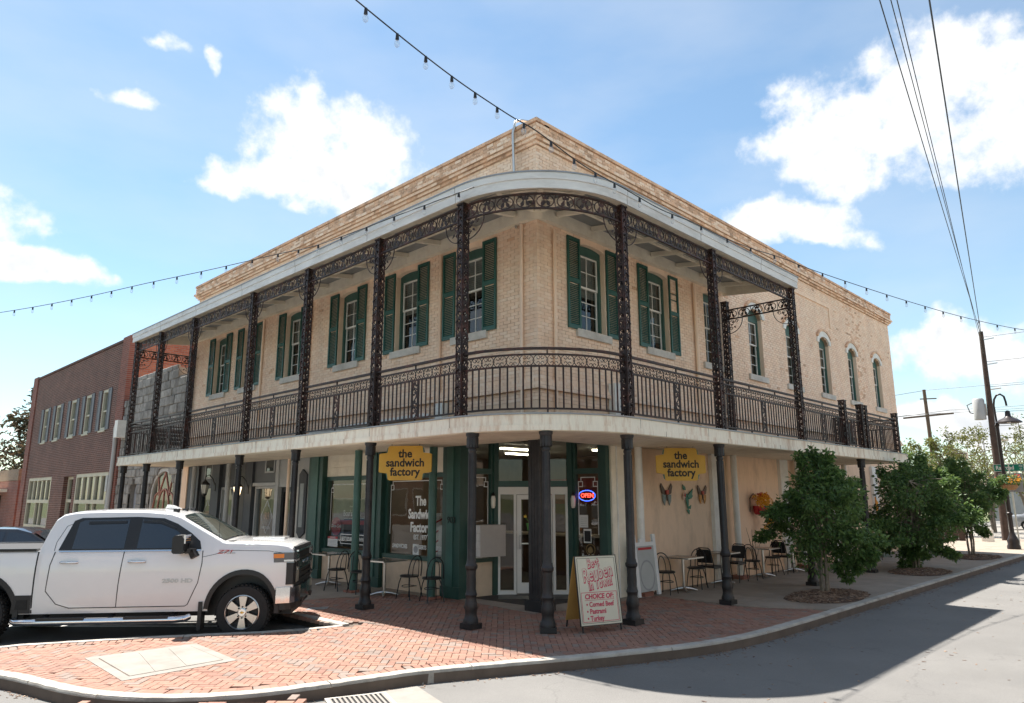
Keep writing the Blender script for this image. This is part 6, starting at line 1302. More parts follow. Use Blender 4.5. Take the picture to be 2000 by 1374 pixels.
lettering('2500 HD', 0.085, mat('badge_dark_chrome', (0.5, 0.5, 0.5), 0.35, 0.6), TM(-0.92, 0.93), trk, name='badge', ext=0.004, bold=0.003, sx=1.5); lettering('Z71', 0.085, mat('badge_red', (0.45, 0.03, 0.03), 0.3), TM(-0.22, 1.375), trk, name='badge', ext=0.004, sx=1.8, shear=0.3); lettering('OFF ROAD', 0.03, CHROME, TM(-0.12, 1.355), trk, name='badge', ext=0.006)

def shorten(o):
    for c in o.children:
        if c.name.startswith('wheel') and 'arch' not in c.name and 'well' not in c.name: continue
        if c.data and c.matrix_basis == Matrix():
            for v in c.data.vertices:
                if v.co.x > 0.40: v.co.x = 0.40+(v.co.x-0.40)*0.86
        elif c.matrix_basis.translation.x > 0.4: c.matrix_basis.translation.x = 0.40+(c.matrix_basis.translation.x-0.40)*0.86+0.002
        shorten(c)
shorten(trk)
# saloon cars
def car(label, mw, paint, seed=0, name='parked_car'):
    t = thing(name, label, 'car'); t.matrix_basis = mw
    TP = [(-2.35, 0.80), (-2.2, 1.0), (-1.65, 1.04), (-1.05, 1.36), (-0.5, 1.45), (0.1, 1.44), (0.5, 1.34), (1.15, 1.0), (1.9, 0.90), (2.25, 0.72), (2.35, 0.55)]
    def h_(x, z): return interp(z, [(0.2, 0.86), (0.6, 0.91), (0.92, 0.88), (1.45, 0.62)])*(1-0.10*smoothstep(1.6, 2.35, abs(x))**2)
    def zb_(x):
        b = 0.22
        for xc in (-1.4, 1.4):
            if abs(x-xc) < 0.36: b = max(b, 0.30+0.37*math.sqrt(1-((x-xc)/0.36)**2))
        return b
    X = sorted(set([-2.35+0.094*k for k in range(51)] + [p[0] for p in TP])); mb = MB(); rows = []
    for x in X:
        zt, zb = interp(x, TP), zb_(x); r = [(h_(x, zb+(zt-0.04-zb)*k/8), zb+(zt-0.04-zb)*k/8) for k in range(9)]; w0 = r[-1][0]; r += [(w0-0.02, zt-0.01), (w0*0.6, zt+0.02), (0, zt+0.035)]; rows.append([(x, -a, b) for a, b in r]+[(x, a, b) for a, b in r[-2::-1]])
    m_ = len(rows[0]); mb.v = [v for r in rows for v in r]
    for i in range(len(rows)-1):
        for k in range(m_-1): mb.f.append((i*m_+k, i*m_+k+1, (i+1)*m_+k+1, (i+1)*m_+k))
    mb.f += [tuple(range(m_))[::-1], tuple((len(rows)-1)*m_+k for k in range(m_))]; mb.build('body', paint, t, smooth=35)
    for s in (-1, 1):
        for P in ([(-1.35, 0.98), (-0.15, 0.96), (-0.15, 1.36), (-0.6, 1.37), (-1.0, 1.28)], [(-0.08, 0.96), (0.95, 0.98), (0.45, 1.28), (0.1, 1.35), (-0.08, 1.36)]):
            g_ = MB(); g_.prism(P, 0.006, -0.02, lambda a, d, b, s=s: (a, s*(h_(a, b)+d), b)); g_.build('side_window', CARGLASS, t)
    for P in (((0.53, 1.345), (1.12, 1.03)), ((-1.08, 1.365), (-1.60, 1.075))):
        g_ = MB()
        for x, z in P:
            for k in range(7): q = -1+k/3; g_.v.append((x+(0.01 if x > 0 else -0.01), q*(h_(x, z)-0.06), z+0.012+0.03*(1-q*q)))
        g_.f = [(k, k+1, 8+k, 7+k) for k in range(6)]; g_.build('windscreen', CARGLASS, t, smooth=60)
    tm = MB().lathe([(0.2, -0.1), (0.29, -0.1), (0.315, -0.07), (0.315, 0.07), (0.29, 0.1), (0.2, 0.1)], n=24, loop=True, F=lambda r, th, z: (r*math.cos(th), z, 0.315+r*math.sin(th))).mesh('tyre', RUBBER, 40)
    rm = MB()
    for k in range(5): th = 2*math.pi*k/5; rm.tube([(0.03*math.cos(th), -0.09, 0.315+0.03*math.sin(th)), (0.2*math.cos(th), -0.09, 0.315+0.2*math.sin(th))], 0.028, 6)
    rm.lathe([(0.2, -0.1), (0.21, -0.1), (0.21, 0.08), (0.2, 0.08)], n=24, loop=True, F=lambda r, th, z: (r*math.cos(th), z, 0.315+r*math.sin(th))); rmm = rm.mesh('rim', STEEL, 40)
    for x in (-1.4, 1.4):
        for s in (-1, 1): w = link('wheel', tm, t, mw=Matrix.Translation((x, s*0.80, 0)) @ Matrix.Rotation(0 if s < 0 else math.pi, 4, 'Z')); link('rim', rmm, w)
    for s in (-1, 1): MB().box(2.15, 2.30, s*0.62-0.18, s*0.62+0.18, 0.60, 0.74).build('headlight', mat('headlight_lens', None), t); MB().box(-2.37, -2.25, s*0.62-0.18, s*0.62+0.18, 0.72, 0.86).build('tail_light', mat('tail_red', (0.4, 0.02, 0.02), 0.2), t)
    MB().box(0.9, 1.0, 0.88, 1.02, 0.95, 1.07).build('wing_mirror', paint, t); MB().box(0.9, 1.0, -1.02, -0.88, 0.95, 1.07).build('wing_mirror', paint, t)
    return t
car('black saloon car parked beyond the bed of the white pickup', basis(Vector((-5.35, 14.6, -0.15)), ax, lt, (0, 0, 1)), mat('black_car_paint', (0.012, 0.012, 0.014), 0.2, var=0.02, coat=1.0))
car('silver grey saloon car parked beyond the lamp post', basis(Vector((50.5, -1.2, -0.15)), (0.05, -1, 0), (1, 0.05, 0), (0, 0, 1)), mat('silver_car_paint', (0.34, 0.35, 0.37), 0.3, 0.4, var=0.02, coat=0.8))
# ------------------------------------------------------------ cafe furniture
SEATV = mat('black_vinyl', (0.010, 0.010, 0.011), 0.4, var=0.1); TUBEB = mat('black_tube', (0.014, 0.014, 0.015), 0.35, 0.3, var=0.1)
def cafe_chair():
    t = thing('cafe_chair', 'x', 'chair', group='black cafe chairs')
    MB().lathe([(0.001, 0.445), (0.19, 0.445), (0.205, 0.455), (0.205, 0.475), (0.185, 0.488), (0.001, 0.492)], n=24).build('seat', SEATV, t, smooth=40)
    bk = MB(); bk.tube([(-0.165, 0.185*-1, 0.455)] + [(-0.165-0.07*k/10*1.0, -0.19*math.cos(math.pi*k/12), 0.46+0.42*math.sin(math.pi*k/12)**0.75) for k in range(0, 13)] + [(-0.165, 0.185, 0.455)], 0.0115, 8)
    bk2 = [(-0.18-0.055*math.sin(math.pi*k/12), -0.085*math.cos(math.pi*k/12), 0.46+0.36*math.sin(math.pi*k/12)**0.6) for k in range(13)]; 
    bk = MB(); bk.tube([(-0.150-0.075*math.sin(math.pi*k/14)**0.7, -0.19*math.cos(math.pi*k/14), 0.46+0.43*math.sin(math.pi*k/14)**0.62) for k in range(15)], 0.0115, 8); bk.build('backrest', TUBEB, t, smooth=60)
    MB().tube(bk2, 0.009, 7).build('back_loop', TUBEB, t, smooth=60)
    for sx in (-1, 1):
        for sy in (-1, 1): MB().tube([(sx*0.12, sy*0.12, 0.45), (sx*0.15, sy*0.15, 0.34), (sx*(0.20 if sx > 0 else 0.225), sy*0.185, 0.0)], 0.0115, 8).build('leg', TUBEB, t, smooth=60)
    MB().tube([(0.155*math.cos(R(a)), 0.155*math.sin(R(a)), 0.26+0.008*math.cos(R(2*a))) for a in range(0, 361, 20)], 0.009, 6).build('stretcher', TUBEB, t, smooth=60)
    return t
def stack_chair():
    t = thing('padded_chair', 'x', 'chair', group='black padded chairs')
    MB().box(-0.2, 0.21, -0.20, 0.20, 0.44, 0.49).build('seat', SEATV, t)
    b = MB(); P = [(-0.18, 0.56), (0.18, 0.56), (0.165, 0.84), (0.12, 0.87), (-0.12, 0.87), (-0.165, 0.84)]; b.prism(P, -0.015, 0.015, lambda a, d, z: (-0.20-(z-0.5)*0.2+d, a, z)); b.build('backrest', SEATV, t)
    MB().tube([(-0.19, -0.21, 0.42), (-0.22, -0.20, 0.6), (-0.28, -0.17, 0.86), (-0.285, -0.12, 0.905), (-0.285, 0.12, 0.905), (-0.28, 0.17, 0.86), (-0.22, 0.20, 0.6), (-0.19, 0.21, 0.42)], 0.012, 8).build('back_frame', TUBEB, t, smooth=60)
    for sy in (-1, 1):
        MB().tube([(-0.17, sy*0.205, 0.43), (-0.26, sy*0.215, 0.0)], 0.0115, 8).build('leg', TUBEB, t, smooth=60); MB().tube([(0.17, sy*0.205, 0.43), (0.22, sy*0.215, 0.0)], 0.0115, 8).build('leg', TUBEB, t, smooth=60)
        MB().tube([(-0.19, sy*0.21, 0.43), (0.19, sy*0.21, 0.43)], 0.011, 7).build('seat_rail', TUBEB, t, smooth=60)
    return t
def cafe_table():
    t = thing('cafe_table', 'x', 'table', group='steel cafe tables')
    MB().box(-0.34, 0.34, -0.34, 0.34, 0.735, 0.755).build('tabletop', mat('table_top', (0.28, 0.22, 0.17), 0.22, 0.3, var=0.1, scale=6), t); e = MB(); 
    for s in (-1, 1): e.box(-0.346, 0.346, s*0.343-0.003, s*0.343+0.003, 0.728, 0.757); e.box(s*0.343-0.003, s*0.343+0.003, -0.34, 0.34, 0.728, 0.757)
    e.build('edge_band', STEEL, t)
    MB().tube([(0, 0, 0.06), (0, 0, 0.735)], 0.033, 14).build('pedestal', STEEL, t, smooth=40)
    for k in range(4):
        th = math.pi/4+math.pi/2*k; c, s = math.cos(th), math.sin(th); f = MB(); f.tube([(0, 0, 0.075), (0.15*c, 0.15*s, 0.06), (0.30*c, 0.30*s, 0.02)], [0.04, 0.03, 0.018], 8); f.build('foot', STEEL, t, smooth=50)
    return t
cc0, sc0, ct0 = cafe_chair(), stack_chair(), cafe_table(); used = set()
def place(proto, x, y, rot, label):
    o = proto if proto.name not in used else copy_tree(proto); used.add(proto.name)
    o.location = (x, y, 0.006 + (0.0)); o.rotation_euler = (0, 0, rot); o['label'] = label; return o
yl = R(90)
place(ct0, -0.62, 6.45, 0.05, 'steel table beside the first shop window, half hidden by the truck nose'); place(ct0, -0.80, 3.88, 0.1, 'steel table in front of the second shop window')
place(cc0, -1.02, 5.45, yl+0.25, 'cafe chair standing alone between the truck nose and the first window'); place(cc0, -0.95, 4.62, -yl-0.1, 'cafe chair partly behind the iron column at the shop window table')
place(cc0, -0.72, 3.10, yl+0.1, 'cafe chair drawn up to the table under the SANDWICHES lettering'); place(cc0, -0.66, 2.42, yl-0.3, 'cafe chair nearest the entrance, beside the green post')
place(ct0, 4.38, -0.46, 0.0, 'steel table on the plaster wall side nearest the white sandwich board'); place(ct0, 6.25, -0.42, 0.05, 'steel table behind the iron column by the white pilaster'); place(ct0, 8.45, -0.45, 0.0, 'steel table under the yellow flower basket'); place(ct0, 10.35, -0.45, 0.0, 'steel table half hidden by the nearest street tree')
place(cc0, 3.72, -0.42, 0.15, 'cafe chair nearest the white sandwich board on the plaster wall side'); place(cc0, 5.02, -0.42, math.pi+0.2, 'cafe chair under the green hummingbird plaque')
place(cc0, 7.72, -0.50, 0.1, 'cafe chair just past the white downpipe'); place(cc0, 9.15, -0.40, math.pi-0.1, 'cafe chair right below the yellow flower basket')
place(sc0, 5.60, -0.45, 0.0+0.05, 'padded chair back to back with a cafe chair below the gold butterfly'); place(sc0, 6.95, -0.40, math.pi, 'padded chair behind the iron column against the white pilaster'); place(sc0, 9.72, -0.42, 0.08, 'padded chair beyond the flower basket table'); place(sc0, 11.0, -0.42, math.pi, 'padded chair at the table behind the nearest street tree')

# ------------------------------------------------------------ signs
YEL = mat('sign_yellow', (0.62, 0.36, 0.045), 0.5, var=0.06, scale=3); TEALC = mat('sign_teal', (0.08, 0.2, 0.16), 0.5)
def hang_sign(mw, label):
    t = thing('hanging_sign', label, 'sign', group='hanging shop signs'); t.matrix_basis = mw; w, h = 0.57, 0.36
    P = [(-w+0.03, -h*0.55), (-w, -h*0.5), (-w, h*0.5), (-w+0.03, h*0.55), (-w+0.18, h*0.60), (-w+0.20, h*0.95), (-w+0.24, h), (w-0.24, h), (w-0.20, h*0.95), (w-0.18, h*0.60), (w-0.03, h*0.55), (w, h*0.5), (w, -h*0.5), (w-0.03, -h*0.55), (w-0.18, -h*0.60), (w-0.20, -h*0.95), (w-0.24, -h), (-w+0.24, -h), (-w+0.20, -h*0.95), (-w+0.18, -h*0.60)]
    F = lambda a, d, b: (a, b, d)
    MB().prism(P, -0.02, 0.02, F).build('board', YEL, t)
    for sx in (-1, 1):
        for sy in (-1, 1): MB().prism([(sx*(w-0.15), sy*h*0.62), (sx*(w-0.18), sy*h*0.90), (sx*(w-0.26), sy*h*0.90), (sx*(w-0.26), sy*h*0.62)], -0.012, 0.012, F).build('corner_piece', TEALC, t)
    for s, y in (('the', 0.19), ('sandwich', 0.0), ('factory', -0.19)): lettering(s, 0.235, BLKP, Matrix.Translation((0, y, 0.0215)), t, ext=0.001, bold=0.007, sx=0.96)
    for sx in (-1, 1): MB().tube([(sx*0.30, h-0.02, 0.0), (sx*0.32, h+0.30, 0.0)], 0.005, 5).build('chain', BLACKIRON, t)
    return t
dv = Vector((-10.451, -9.476, 0))
def facing(o, n):                                     # upright board at o whose face looks along n
    n = Vector(n).normalized(); ex = Vector((0, 0, 1)).cross(n); return basis(o, ex, (0, 0, 1), n)
hang_sign(facing((-1.2, 2.72, 2.82), (-0.80, -0.60, 0)), 'yellow hanging shop sign over the display windows'); hang_sign(facing((3.60, -1.0, 2.82), (-0.62, -0.78, 0)), 'yellow hanging shop sign over the butterfly plaques')
CREAMB = mat('cream_board', (0.60, 0.56, 0.44), 0.55, var=0.04); PINK = mat('sign_pink', (0.50, 0.035, 0.085), 0.5)
ab = thing('sandwich_board', 'cream sandwich board with red Reuben lettering on the brick paving', 'sandwich board')
bl, br = Vector((-1.28, -2.00, 0.02)), Vector((-0.50, -2.28, 0.02)); exx = (br-bl).normalized(); nn = Vector((exx.y, -exx.x, 0)).normalized(); tilt = 0.16
eyy = (Vector((0, 0, 1)) - nn*tilt).normalized(); ezz = exx.cross(eyy); o_ = (bl+br)/2 + Vector((0, 0, 0.09)); W2, HB = 0.39, 1.06
AB = basis(o_, exx, eyy, ezz); FA = lambda a, d, b: tuple(AB @ Vector((a, b, d)))
MB().box(-W2, W2, -0.012, 0.0, 0, HB, FA).build('front_board', CREAMB, ab)
b_ = MB(); rect_ring(b_, FA, -W2+0.03, W2-0.03, 0.03, HB-0.03, 0.006, 0.0005, 0.002); rect_ring(b_, FA, -W2-0.008, W2+0.008, -0.008, HB+0.008, 0.012, -0.02, 0.004); b_.build('edging', BLACK, ab)
rect_o = MB(); rect_ring(rect_o, FA, -W2+0.05, W2-0.05, 0.05, 0.50, 0.008, 0.0005, 0.0022); rect_o.box(-0.28, 0.28, 0.0005, 0.002, 0.375, 0.381, FA); rect_o.build('text_frame', PINK, ab)
bo = FA(0, -0.012, HB); eyb = (Vector((0, 0, 1)) + nn*0.28).normalized(); AB2 = basis(Vector(bo) - eyb*HB - nn*0.0, exx, eyb, exx.cross(eyb)); FB = lambda a, d, b: tuple(AB2 @ Vector((a, b, d)))
MB().box(-W2, W2, -0.03, -0.015, 0, HB-0.01, FB).build('back_board', mat('plywood', (0.45, 0.25, 0.07), 0.6, var=0.1), ab)
for a in (-W2+0.03, W2-0.03):
    MB().bar(FA(a, -0.008, 0.0), FA(a, -0.008, -0.10), 0.02, 0.02).build('leg', BLACK, ab); MB().bar(FB(a, -0.02, 0.0), FB(a, -0.02, -0.11), 0.02, 0.02).build('leg', BLACK, ab)
def on_ab(a, b, rot=0.0, d=0.002): return AB @ Matrix.Translation((a, b, d)) @ Matrix.Rotation(rot, 4, 'Z')
for s, sz, a, b, sh in (('Best', 0.20, -0.07, 0.95, 0.15), ('Reuben', 0.30, 0.0, 0.79, 0.15), ('in Town!', 0.20, 0.04, 0.63, 0.1)):
    lettering(s, sz, PINK, on_ab(a+0.006, b-0.008, 0.16, 0.0015), ab, ext=0.001, bold=0.013, sx=0.62, shear=sh, spacing=1.04); lettering(s, sz, CREAMB, on_ab(a, b, 0.16, 0.0040), ab, ext=0.001, bold=0.0, sx=0.62, shear=sh, spacing=1.04)
lettering('CHOICE OF:', 0.105, PINK, on_ab(0, 0.43), ab, ext=0.001, bold=0.004, sx=0.95, shear=0.1)
for k, s in enumerate(('\u2022 Corned Beef', '\u2022 Pastrami', '\u2022 Turkey')): lettering(s, 0.105, PINK, on_ab(-0.26, 0.31-0.105*k), ab, ext=0.001, bold=0.003, sx=0.85, align='LEFT')
wb = thing('folding_board', 'white plastic folding sign board leaning by the white downpipe', 'sandwich board'); WP = mat('white_plastic', (0.74, 0.73, 0.71), 0.45, var=0.03)
FW = lambda a, d, b: (2.60+a*0.86, -0.28-d-0.12*(1-b/1.3), b)
for s in (0.06, 0.94): MB().box(s-0.06, s+0.06, 0.0, 0.05, 0.03, 1.30, FW).build('rail', WP, wb)
MB().box(0.12, 0.88, 0.01, 0.04, 0.12, 1.06, FW).build('face', mat('grey_print_face', (0.42, 0.43, 0.41), 0.6, var=0.08), wb); MB().box(0.12, 0.88, 0.0, 0.05, 1.06, 1.14, FW).build('top_rail', WP, wb); MB().box(0.3, 0.5, 0.0, 0.05, 1.14, 1.22, FW).build('handle', WP, wb)
MB().ribbon(arc(0.5, 0.45, 0.30, 0, 360, 28)[:-1], 0.04, 0.0405, 0.043, FW, True).build('round_print', mat('grey_print', None), wb); MB().box(0.2, 0.8, 0.0405, 0.043, 0.98, 1.03, FW).build('red_print', RED, wb)
# ------------------------------------------------------------ wall decorations
def plaque(name, label, polys, cat):
    t = thing(name, label, cat)
    for nm, P, d, m in polys: MB().prism(P, d, d+0.02, FR).build(nm, m, t)
    return t
DKC = mat('dark_copper', (0.10, 0.06, 0.04), 0.4, 0.4); CRD = mat('wing_red', (0.5, 0.07, 0.04), 0.5); TG = mat('plaque_green', (0.06, 0.2, 0.13), 0.5, var=0.3, scale=20); GOLD = mat('plaque_gold', (0.45, 0.2, 0.04), 0.4, 0.3, var=0.3, scale=20); TGY = mat('plaque_grey', (0.2, 0.24, 0.22), 0.5, var=0.3, scale=20)
def bfly(cx, cz, s, m1, m2, label, name='butterfly_plaque'):
    f = lambda P: [(cx+a*s, cz+b*s) for a, b in P]
    plaque(name, label, [('wing', f([(-0.02, 0.05), (-0.22, 0.26), (-0.26, 0.2), (-0.2, 0.02), (-0.05, -0.02)]), 0.02, m1), ('wing', f([(0.02, 0.05), (0.22, 0.26), (0.26, 0.2), (0.2, 0.02), (0.05, -0.02)]), 0.02, m1), ('wing', f([(-0.03, -0.02), (-0.19, 0.0), (-0.17, -0.16), (-0.1, -0.26), (-0.05, -0.1)]), 0.025, m2), ('wing', f([(0.03, -0.02), (0.19, 0.0), (0.17, -0.16), (0.1, -0.26), (0.05, -0.1)]), 0.025, m2), ('body', f([(-0.025, 0.1), (0.025, 0.1), (0.02, -0.15), (-0.02, -0.15)]), 0.042, DKC), ('spot', f([(-0.06, 0.1), (0.06, 0.1), (0.05, 0.0), (-0.05, 0.0)]), 0.046, CRD)], 'wall plaque')
bfly(4.50, 2.17, 1.0, DKC, TGY, 'metal butterfly plaque with dark and teal wings on the plaster wall'); bfly(6.17, 2.17, 0.9, DKC, GOLD, 'gold and black metal butterfly plaque by the white pilaster')
f = lambda P: [(5.38+a, 2.05+b) for a, b in P]
plaque('hummingbird_plaque', 'green metal hummingbird plaque with flowers between the butterflies', [('body', f([(-0.06, 0.12), (0.03, 0.14), (0.10, -0.05), (0.06, -0.28), (0.0, -0.1)]), 0.03, TG), ('wing', f([(0.02, 0.08), (0.30, 0.26), (0.24, 0.12), (0.28, 0.08), (0.2, 0.02), (0.08, 0.0)]), 0.04, TG), ('flower', f([(-0.18, 0.1), (-0.12, 0.2), (-0.06, 0.12), (-0.1, -0.02), (-0.17, 0.0)]), 0.045, mat('flower_cream', (0.6, 0.4, 0.3), 0.5)), ('flower_heart', f([(-0.14, 0.1), (-0.1, 0.14), (-0.09, 0.06)]), 0.066, CRD), ('leaf', f([(-0.05, 0.3), (-0.16, 0.36), (-0.12, 0.24), (-0.02, 0.22)]), 0.03, TG), ('leaf', f([(0.04, -0.2), (0.2, -0.14), (0.16, -0.24)]), 0.03, TG), ('leaf', f([(-0.02, -0.25), (0.1, -0.36), (0.12, -0.26)]), 0.03, TG)], 'wall plaque')
fbk = thing('flower_basket', 'red wall basket spilling yellow flowers on the plaster wall', 'flower basket')
MB().lathe([(0.001, 1.62), (0.13, 1.62), (0.17, 1.68), (0.19, 1.86), (0.18, 1.86), (0.001, 1.84)], n=16, F=lambda r, th, z: FR(8.98+r*math.cos(th), 0.20+r*math.sin(th)*0.9, z)).build('pot', mat('pot_red', (0.42, 0.015, 0.02), 0.4), fbk, smooth=40)
MB().tube([FR(8.75, 0.03, 1.7), FR(8.75, 0.05, 2.08), FR(8.98, 0.04, 2.2), FR(9.2, 0.05, 2.08), FR(9.2, 0.03, 1.7)], 0.012, 6).build('bracket', BLACKIRON, fbk)
rnd = random.Random(3); cl = [(Vector(FR(8.98+rnd.uniform(-.28, .32), 0.28+rnd.uniform(-.1, .15), 1.95+rnd.uniform(-.08, .2))), 0.15) for _ in range(14)] + [(Vector(FR(9.12+rnd.uniform(-.12, .16), 0.38, 1.85-0.045*k)), 0.11) for k in range(14)]
fm = MB(); fm.v, fm.f = leaves(1500, cl, 0.8, 0.045, rnd, elong=1.4); fm.build('yellow_flowers', leaf_mat('yellow_petal', (0.65, 0.30, 0.01), (0.8, 0.5, 0.03), 0.6, 0.2), fbk, recalc=False)
cl = [(Vector(FR(8.9+rnd.uniform(-.1, .35), 0.3, 2.12+rnd.uniform(-.05, .08))), 0.08) for _ in range(5)]; fm = MB(); fm.v, fm.f = leaves(160, cl, 0.8, 0.05, rnd, elong=1.3); fm.build('red_flowers', leaf_mat('red_petal', (0.5, 0.02, 0.02), (0.6, 0.08, 0.03), 0.6, 0.2), fbk, recalc=False)
pl_ = thing('concrete_planter', 'square green grey planter with a clipped shrub against the plaster wall', 'planter', (17.6, -0.42, 0.006))
p_ = MB(); p_.add([(-0.36, -0.3, 0), (0.36, -0.3, 0), (0.36, 0.3, 0), (-0.36, 0.3, 0), (-0.44, -0.36, 0.36), (0.44, -0.36, 0.36), (0.44, 0.36, 0.36), (-0.44, 0.36, 0.36)], [(0, 3, 2, 1), (4, 5, 6, 7), (0, 1, 5, 4), (1, 2, 6, 5), (2, 3, 7, 6), (3, 0, 4, 7)]); p_.build('tub', mat('planter_green', (0.16, 0.2, 0.17), 0.8, var=0.1), pl_); MB().box(-0.46, 0.46, -0.38, 0.38, 0.362, 0.42).build('rim', mat('planter_green', None), pl_)
cl = [(Vector((rnd.uniform(-.28, .28), rnd.uniform(-.22, .22), 0.55+rnd.uniform(-.1, .2))), 0.2) for _ in range(16)]; fm = MB(); fm.v, fm.f = leaves(1600, cl, 0.9, 0.06, rnd); fm.build('shrub', LG, pl_, recalc=False)
of = thing('garden_banner', 'orange flower banner on a thin stake behind the middle street tree', 'banner', (16.2, -1.0, 0.006)); MB().tube([(0, 0, 0), (0, 0, 2.2)], 0.012, 6).build('stake', BLACKIRON, of); MB().prism([(-0.12, 0.5), (0.12, 0.6), (0.1, 1.2), (0.16, 1.9), (-0.1, 2.1), (-0.08, 1.3)], -0.01, 0.01).build('cloth', mat('banner_orange', (0.75, 0.28, 0.01), 0.7, var=0.2, scale=8), of)
# ------------------------------------------------------------ street lamp, poles, wires
lp = thing('street_lamp', 'dark gooseneck street lamp with a round flower basket on its post', 'street lamp', (25.3, -3.2, 0.0)); DKP = mat('lamp_post_brown', (0.028, 0.020, 0.018), 0.4, 0.3, var=0.2)
MB().lathe([(0.24, 0.0), (0.24, 0.12), (0.2, 0.2), (0.22, 0.34), (0.17, 0.45), (0.1, 0.62), (0.085, 0.7), (0.085, 1.35), (0.115, 1.37), (0.115, 1.45), (0.08, 1.48), (0.065, 5.0), (0.09, 5.02), (0.09, 5.1), (0.05, 5.14)], n=18).build('post', DKP, lp, smooth=35)
MB().tube([(0, 0, 5.1), (0, 0.02, 5.9), (0, -0.02, 6.15), (0, -0.12, 6.32), (0, -0.26, 6.36), (0, -0.38, 6.25), (0, -0.42, 6.02), (0, -0.43, 5.85)], 0.04, 10).build('gooseneck', DKP, lp, smooth=60)
MB().lathe([(0.04, 5.9), (0.09, 5.86), (0.11, 5.66), (0.16, 5.60), (0.33, 5.52), (0.47, 5.42), (0.48, 5.38), (0.45, 5.38), (0.3, 5.48), (0.06, 5.62)], (0, -0.43, -0.25), 24, loop=True).build('lamp_shade', DKP, lp, smooth=35); MB().ball((0, -0.43, 5.20), 0.09).build('bulb', PAPER, lp, smooth=60)
hb = thing('hanging_flower_basket', 'basket of red and yellow flowers on the street lamp post', 'flower basket', (25.12, -3.22, 0.0))
MB().lathe([(0.001, 2.35), (0.34, 2.38), (0.44, 2.48), (0.46, 2.58), (0.001, 2.56)], n=16).build('basket', mat('coir_basket', (0.30, 0.16, 0.07), 0.9, var=0.3, scale=20, bump=0.6), hb, smooth=40)
for nm, m, n_, z0, z1, e in (('greenery', LG, 900, 2.6, 2.95, 0.07), ('red_flowers', MATS['red_petal'], 130, 2.65, 3.1, 0.07), ('yellow_flowers', MATS['yellow_petal'], 110, 2.6, 2.9, 0.07)):
    cl = [(Vector((rnd.uniform(-.4, .4), rnd.uniform(-.45, .45) if nm != 'yellow_flowers' else rnd.uniform(-.5, -.2), rnd.uniform(z0, z1))), 0.12) for _ in range(7 if nm != 'greenery' else 20)]; fm = MB(); fm.v, fm.f = leaves(n_, cl, 0.8, e, rnd, elong=1.6); fm.build(nm, m, hb, recalc=False)
ss = thing('street_name_sign', 'green Railroad street name sign above a blank plate on its pole', 'street sign', (26.2, -3.25, 0.0)); SG = mat('sign_green', (0.0, 0.17, 0.10), 0.4)
MB().tube([(0, 0, 0), (0, 0, 3.5)], 0.03, 8).build('pole', STEEL, ss, smooth=50); MB().box(-0.02, 0.0, -0.53, 0.53, 3.17, 3.45).build('blade', SG, ss); MB().box(-0.05, -0.03, -0.42, 0.42, 2.3, 3.08).build('plate', TIN, ss)
for a in (-0.54, 0.53): MB().box(-0.0225, -0.002, a, a+0.012, 3.16, 3.46).build('blade_edge', LINE, ss)
for a in (3.155, 3.452): MB().box(-0.0224, -0.002, -0.53, 0.53, a, a+0.012).build('blade_edge', LINE, ss)
lettering('Railroad', 0.24, LINE, basis((-0.024, 0.14, 3.31), (0, -1, 0), (0, 0, 1), (-1, 0, 0)), ss, ext=0.001, bold=0.004, sx=0.82); lettering('NE', 0.11, LINE, basis((-0.024, -0.43, 3.37), (0, -1, 0), (0, 0, 1), (-1, 0, 0)), ss, ext=0.001); lettering('ST', 0.10, LINE, basis((-0.024, -0.43, 3.25), (0, -1, 0), (0, 0, 1), (-1, 0, 0)), ss, ext=0.001)
WOODP = mat('pole_wood', (0.07, 0.045, 0.034), 0.9, var=0.3, scale=5, bump=0.4)
up = thing('utility_pole', 'tall dark wooden utility pole with a grey transformer behind the lamp', 'utility pole', (32.2, -1.7, -0.15)); MB().tube([(0, 0, 0), (0.0, -0.07, 5), (0, -0.15, 10.65)], [0.17, 0.15, 0.10], 12).build('mast', WOODP, up, smooth=50)
MB().lathe([(0.26, 5.9), (0.27, 5.95), (0.27, 6.9), (0.22, 6.98), (0.05, 7.0)], (-0.12, 0.36, 0.2), 16).build('transformer', GREYL, up, smooth=35)
for z in (10.2, 8.9, 7.6, 5.0): MB().bar((0, -0.1, z), (-0.1, -0.7, z+0.02), 0.05, 0.05).build('insulator_arm', STEEL, up)
MB().box(-0.1, 0.0, 0.05, 0.2, 6.3, 6.9).build('transformer_bracket', STEEL, up); MB().tube([(0, 0.2, 7.2), (0, 0.9, 6.9), (0, 0.8, 6.5), (0, 0.5, 6.4)], 0.03, 6).build('jumper_cable', BLACK, up)
u2 = thing('utility_pole', 'far brown utility pole with one crossarm against the clouds', 'utility pole', (66.8, 9.55, -0.15)); MB().tube([(0, 0, 0), (-0.1, 0.1, 12.5)], [0.22, 0.15], 10).build('mast', mat('far_pole', (0.16, 0.10, 0.07), 0.9), u2, smooth=50); MB().bar((-0.9, 2.0, 9.8), (0.7, -2.0, 10.1), 0.14, 0.16).build('crossarm', mat('far_pole', None), u2); MB().bar((-0.3, 0.5, 11.6), (0.3, -0.8, 11.6), 0.1, 0.1).build('crossarm', mat('far_pole', None), u2)
WIRE = mat('wire_black', (0.012, 0.012, 0.013), 0.5)
def wire(p, q, sag, r, label, name='overhead_wire', n=18, grp='overhead wires'):
    p, q = Vector(p), Vector(q); pts = [p+(q-p)*k/n - Vector((0, 0, sag*4*(k/n)*(1-k/n))) for k in range(n+1)]
    o = MB().tube(pts, r, 5).build(name, WIRE, smooth=60); tag(o, label, 'wire', grp); return o
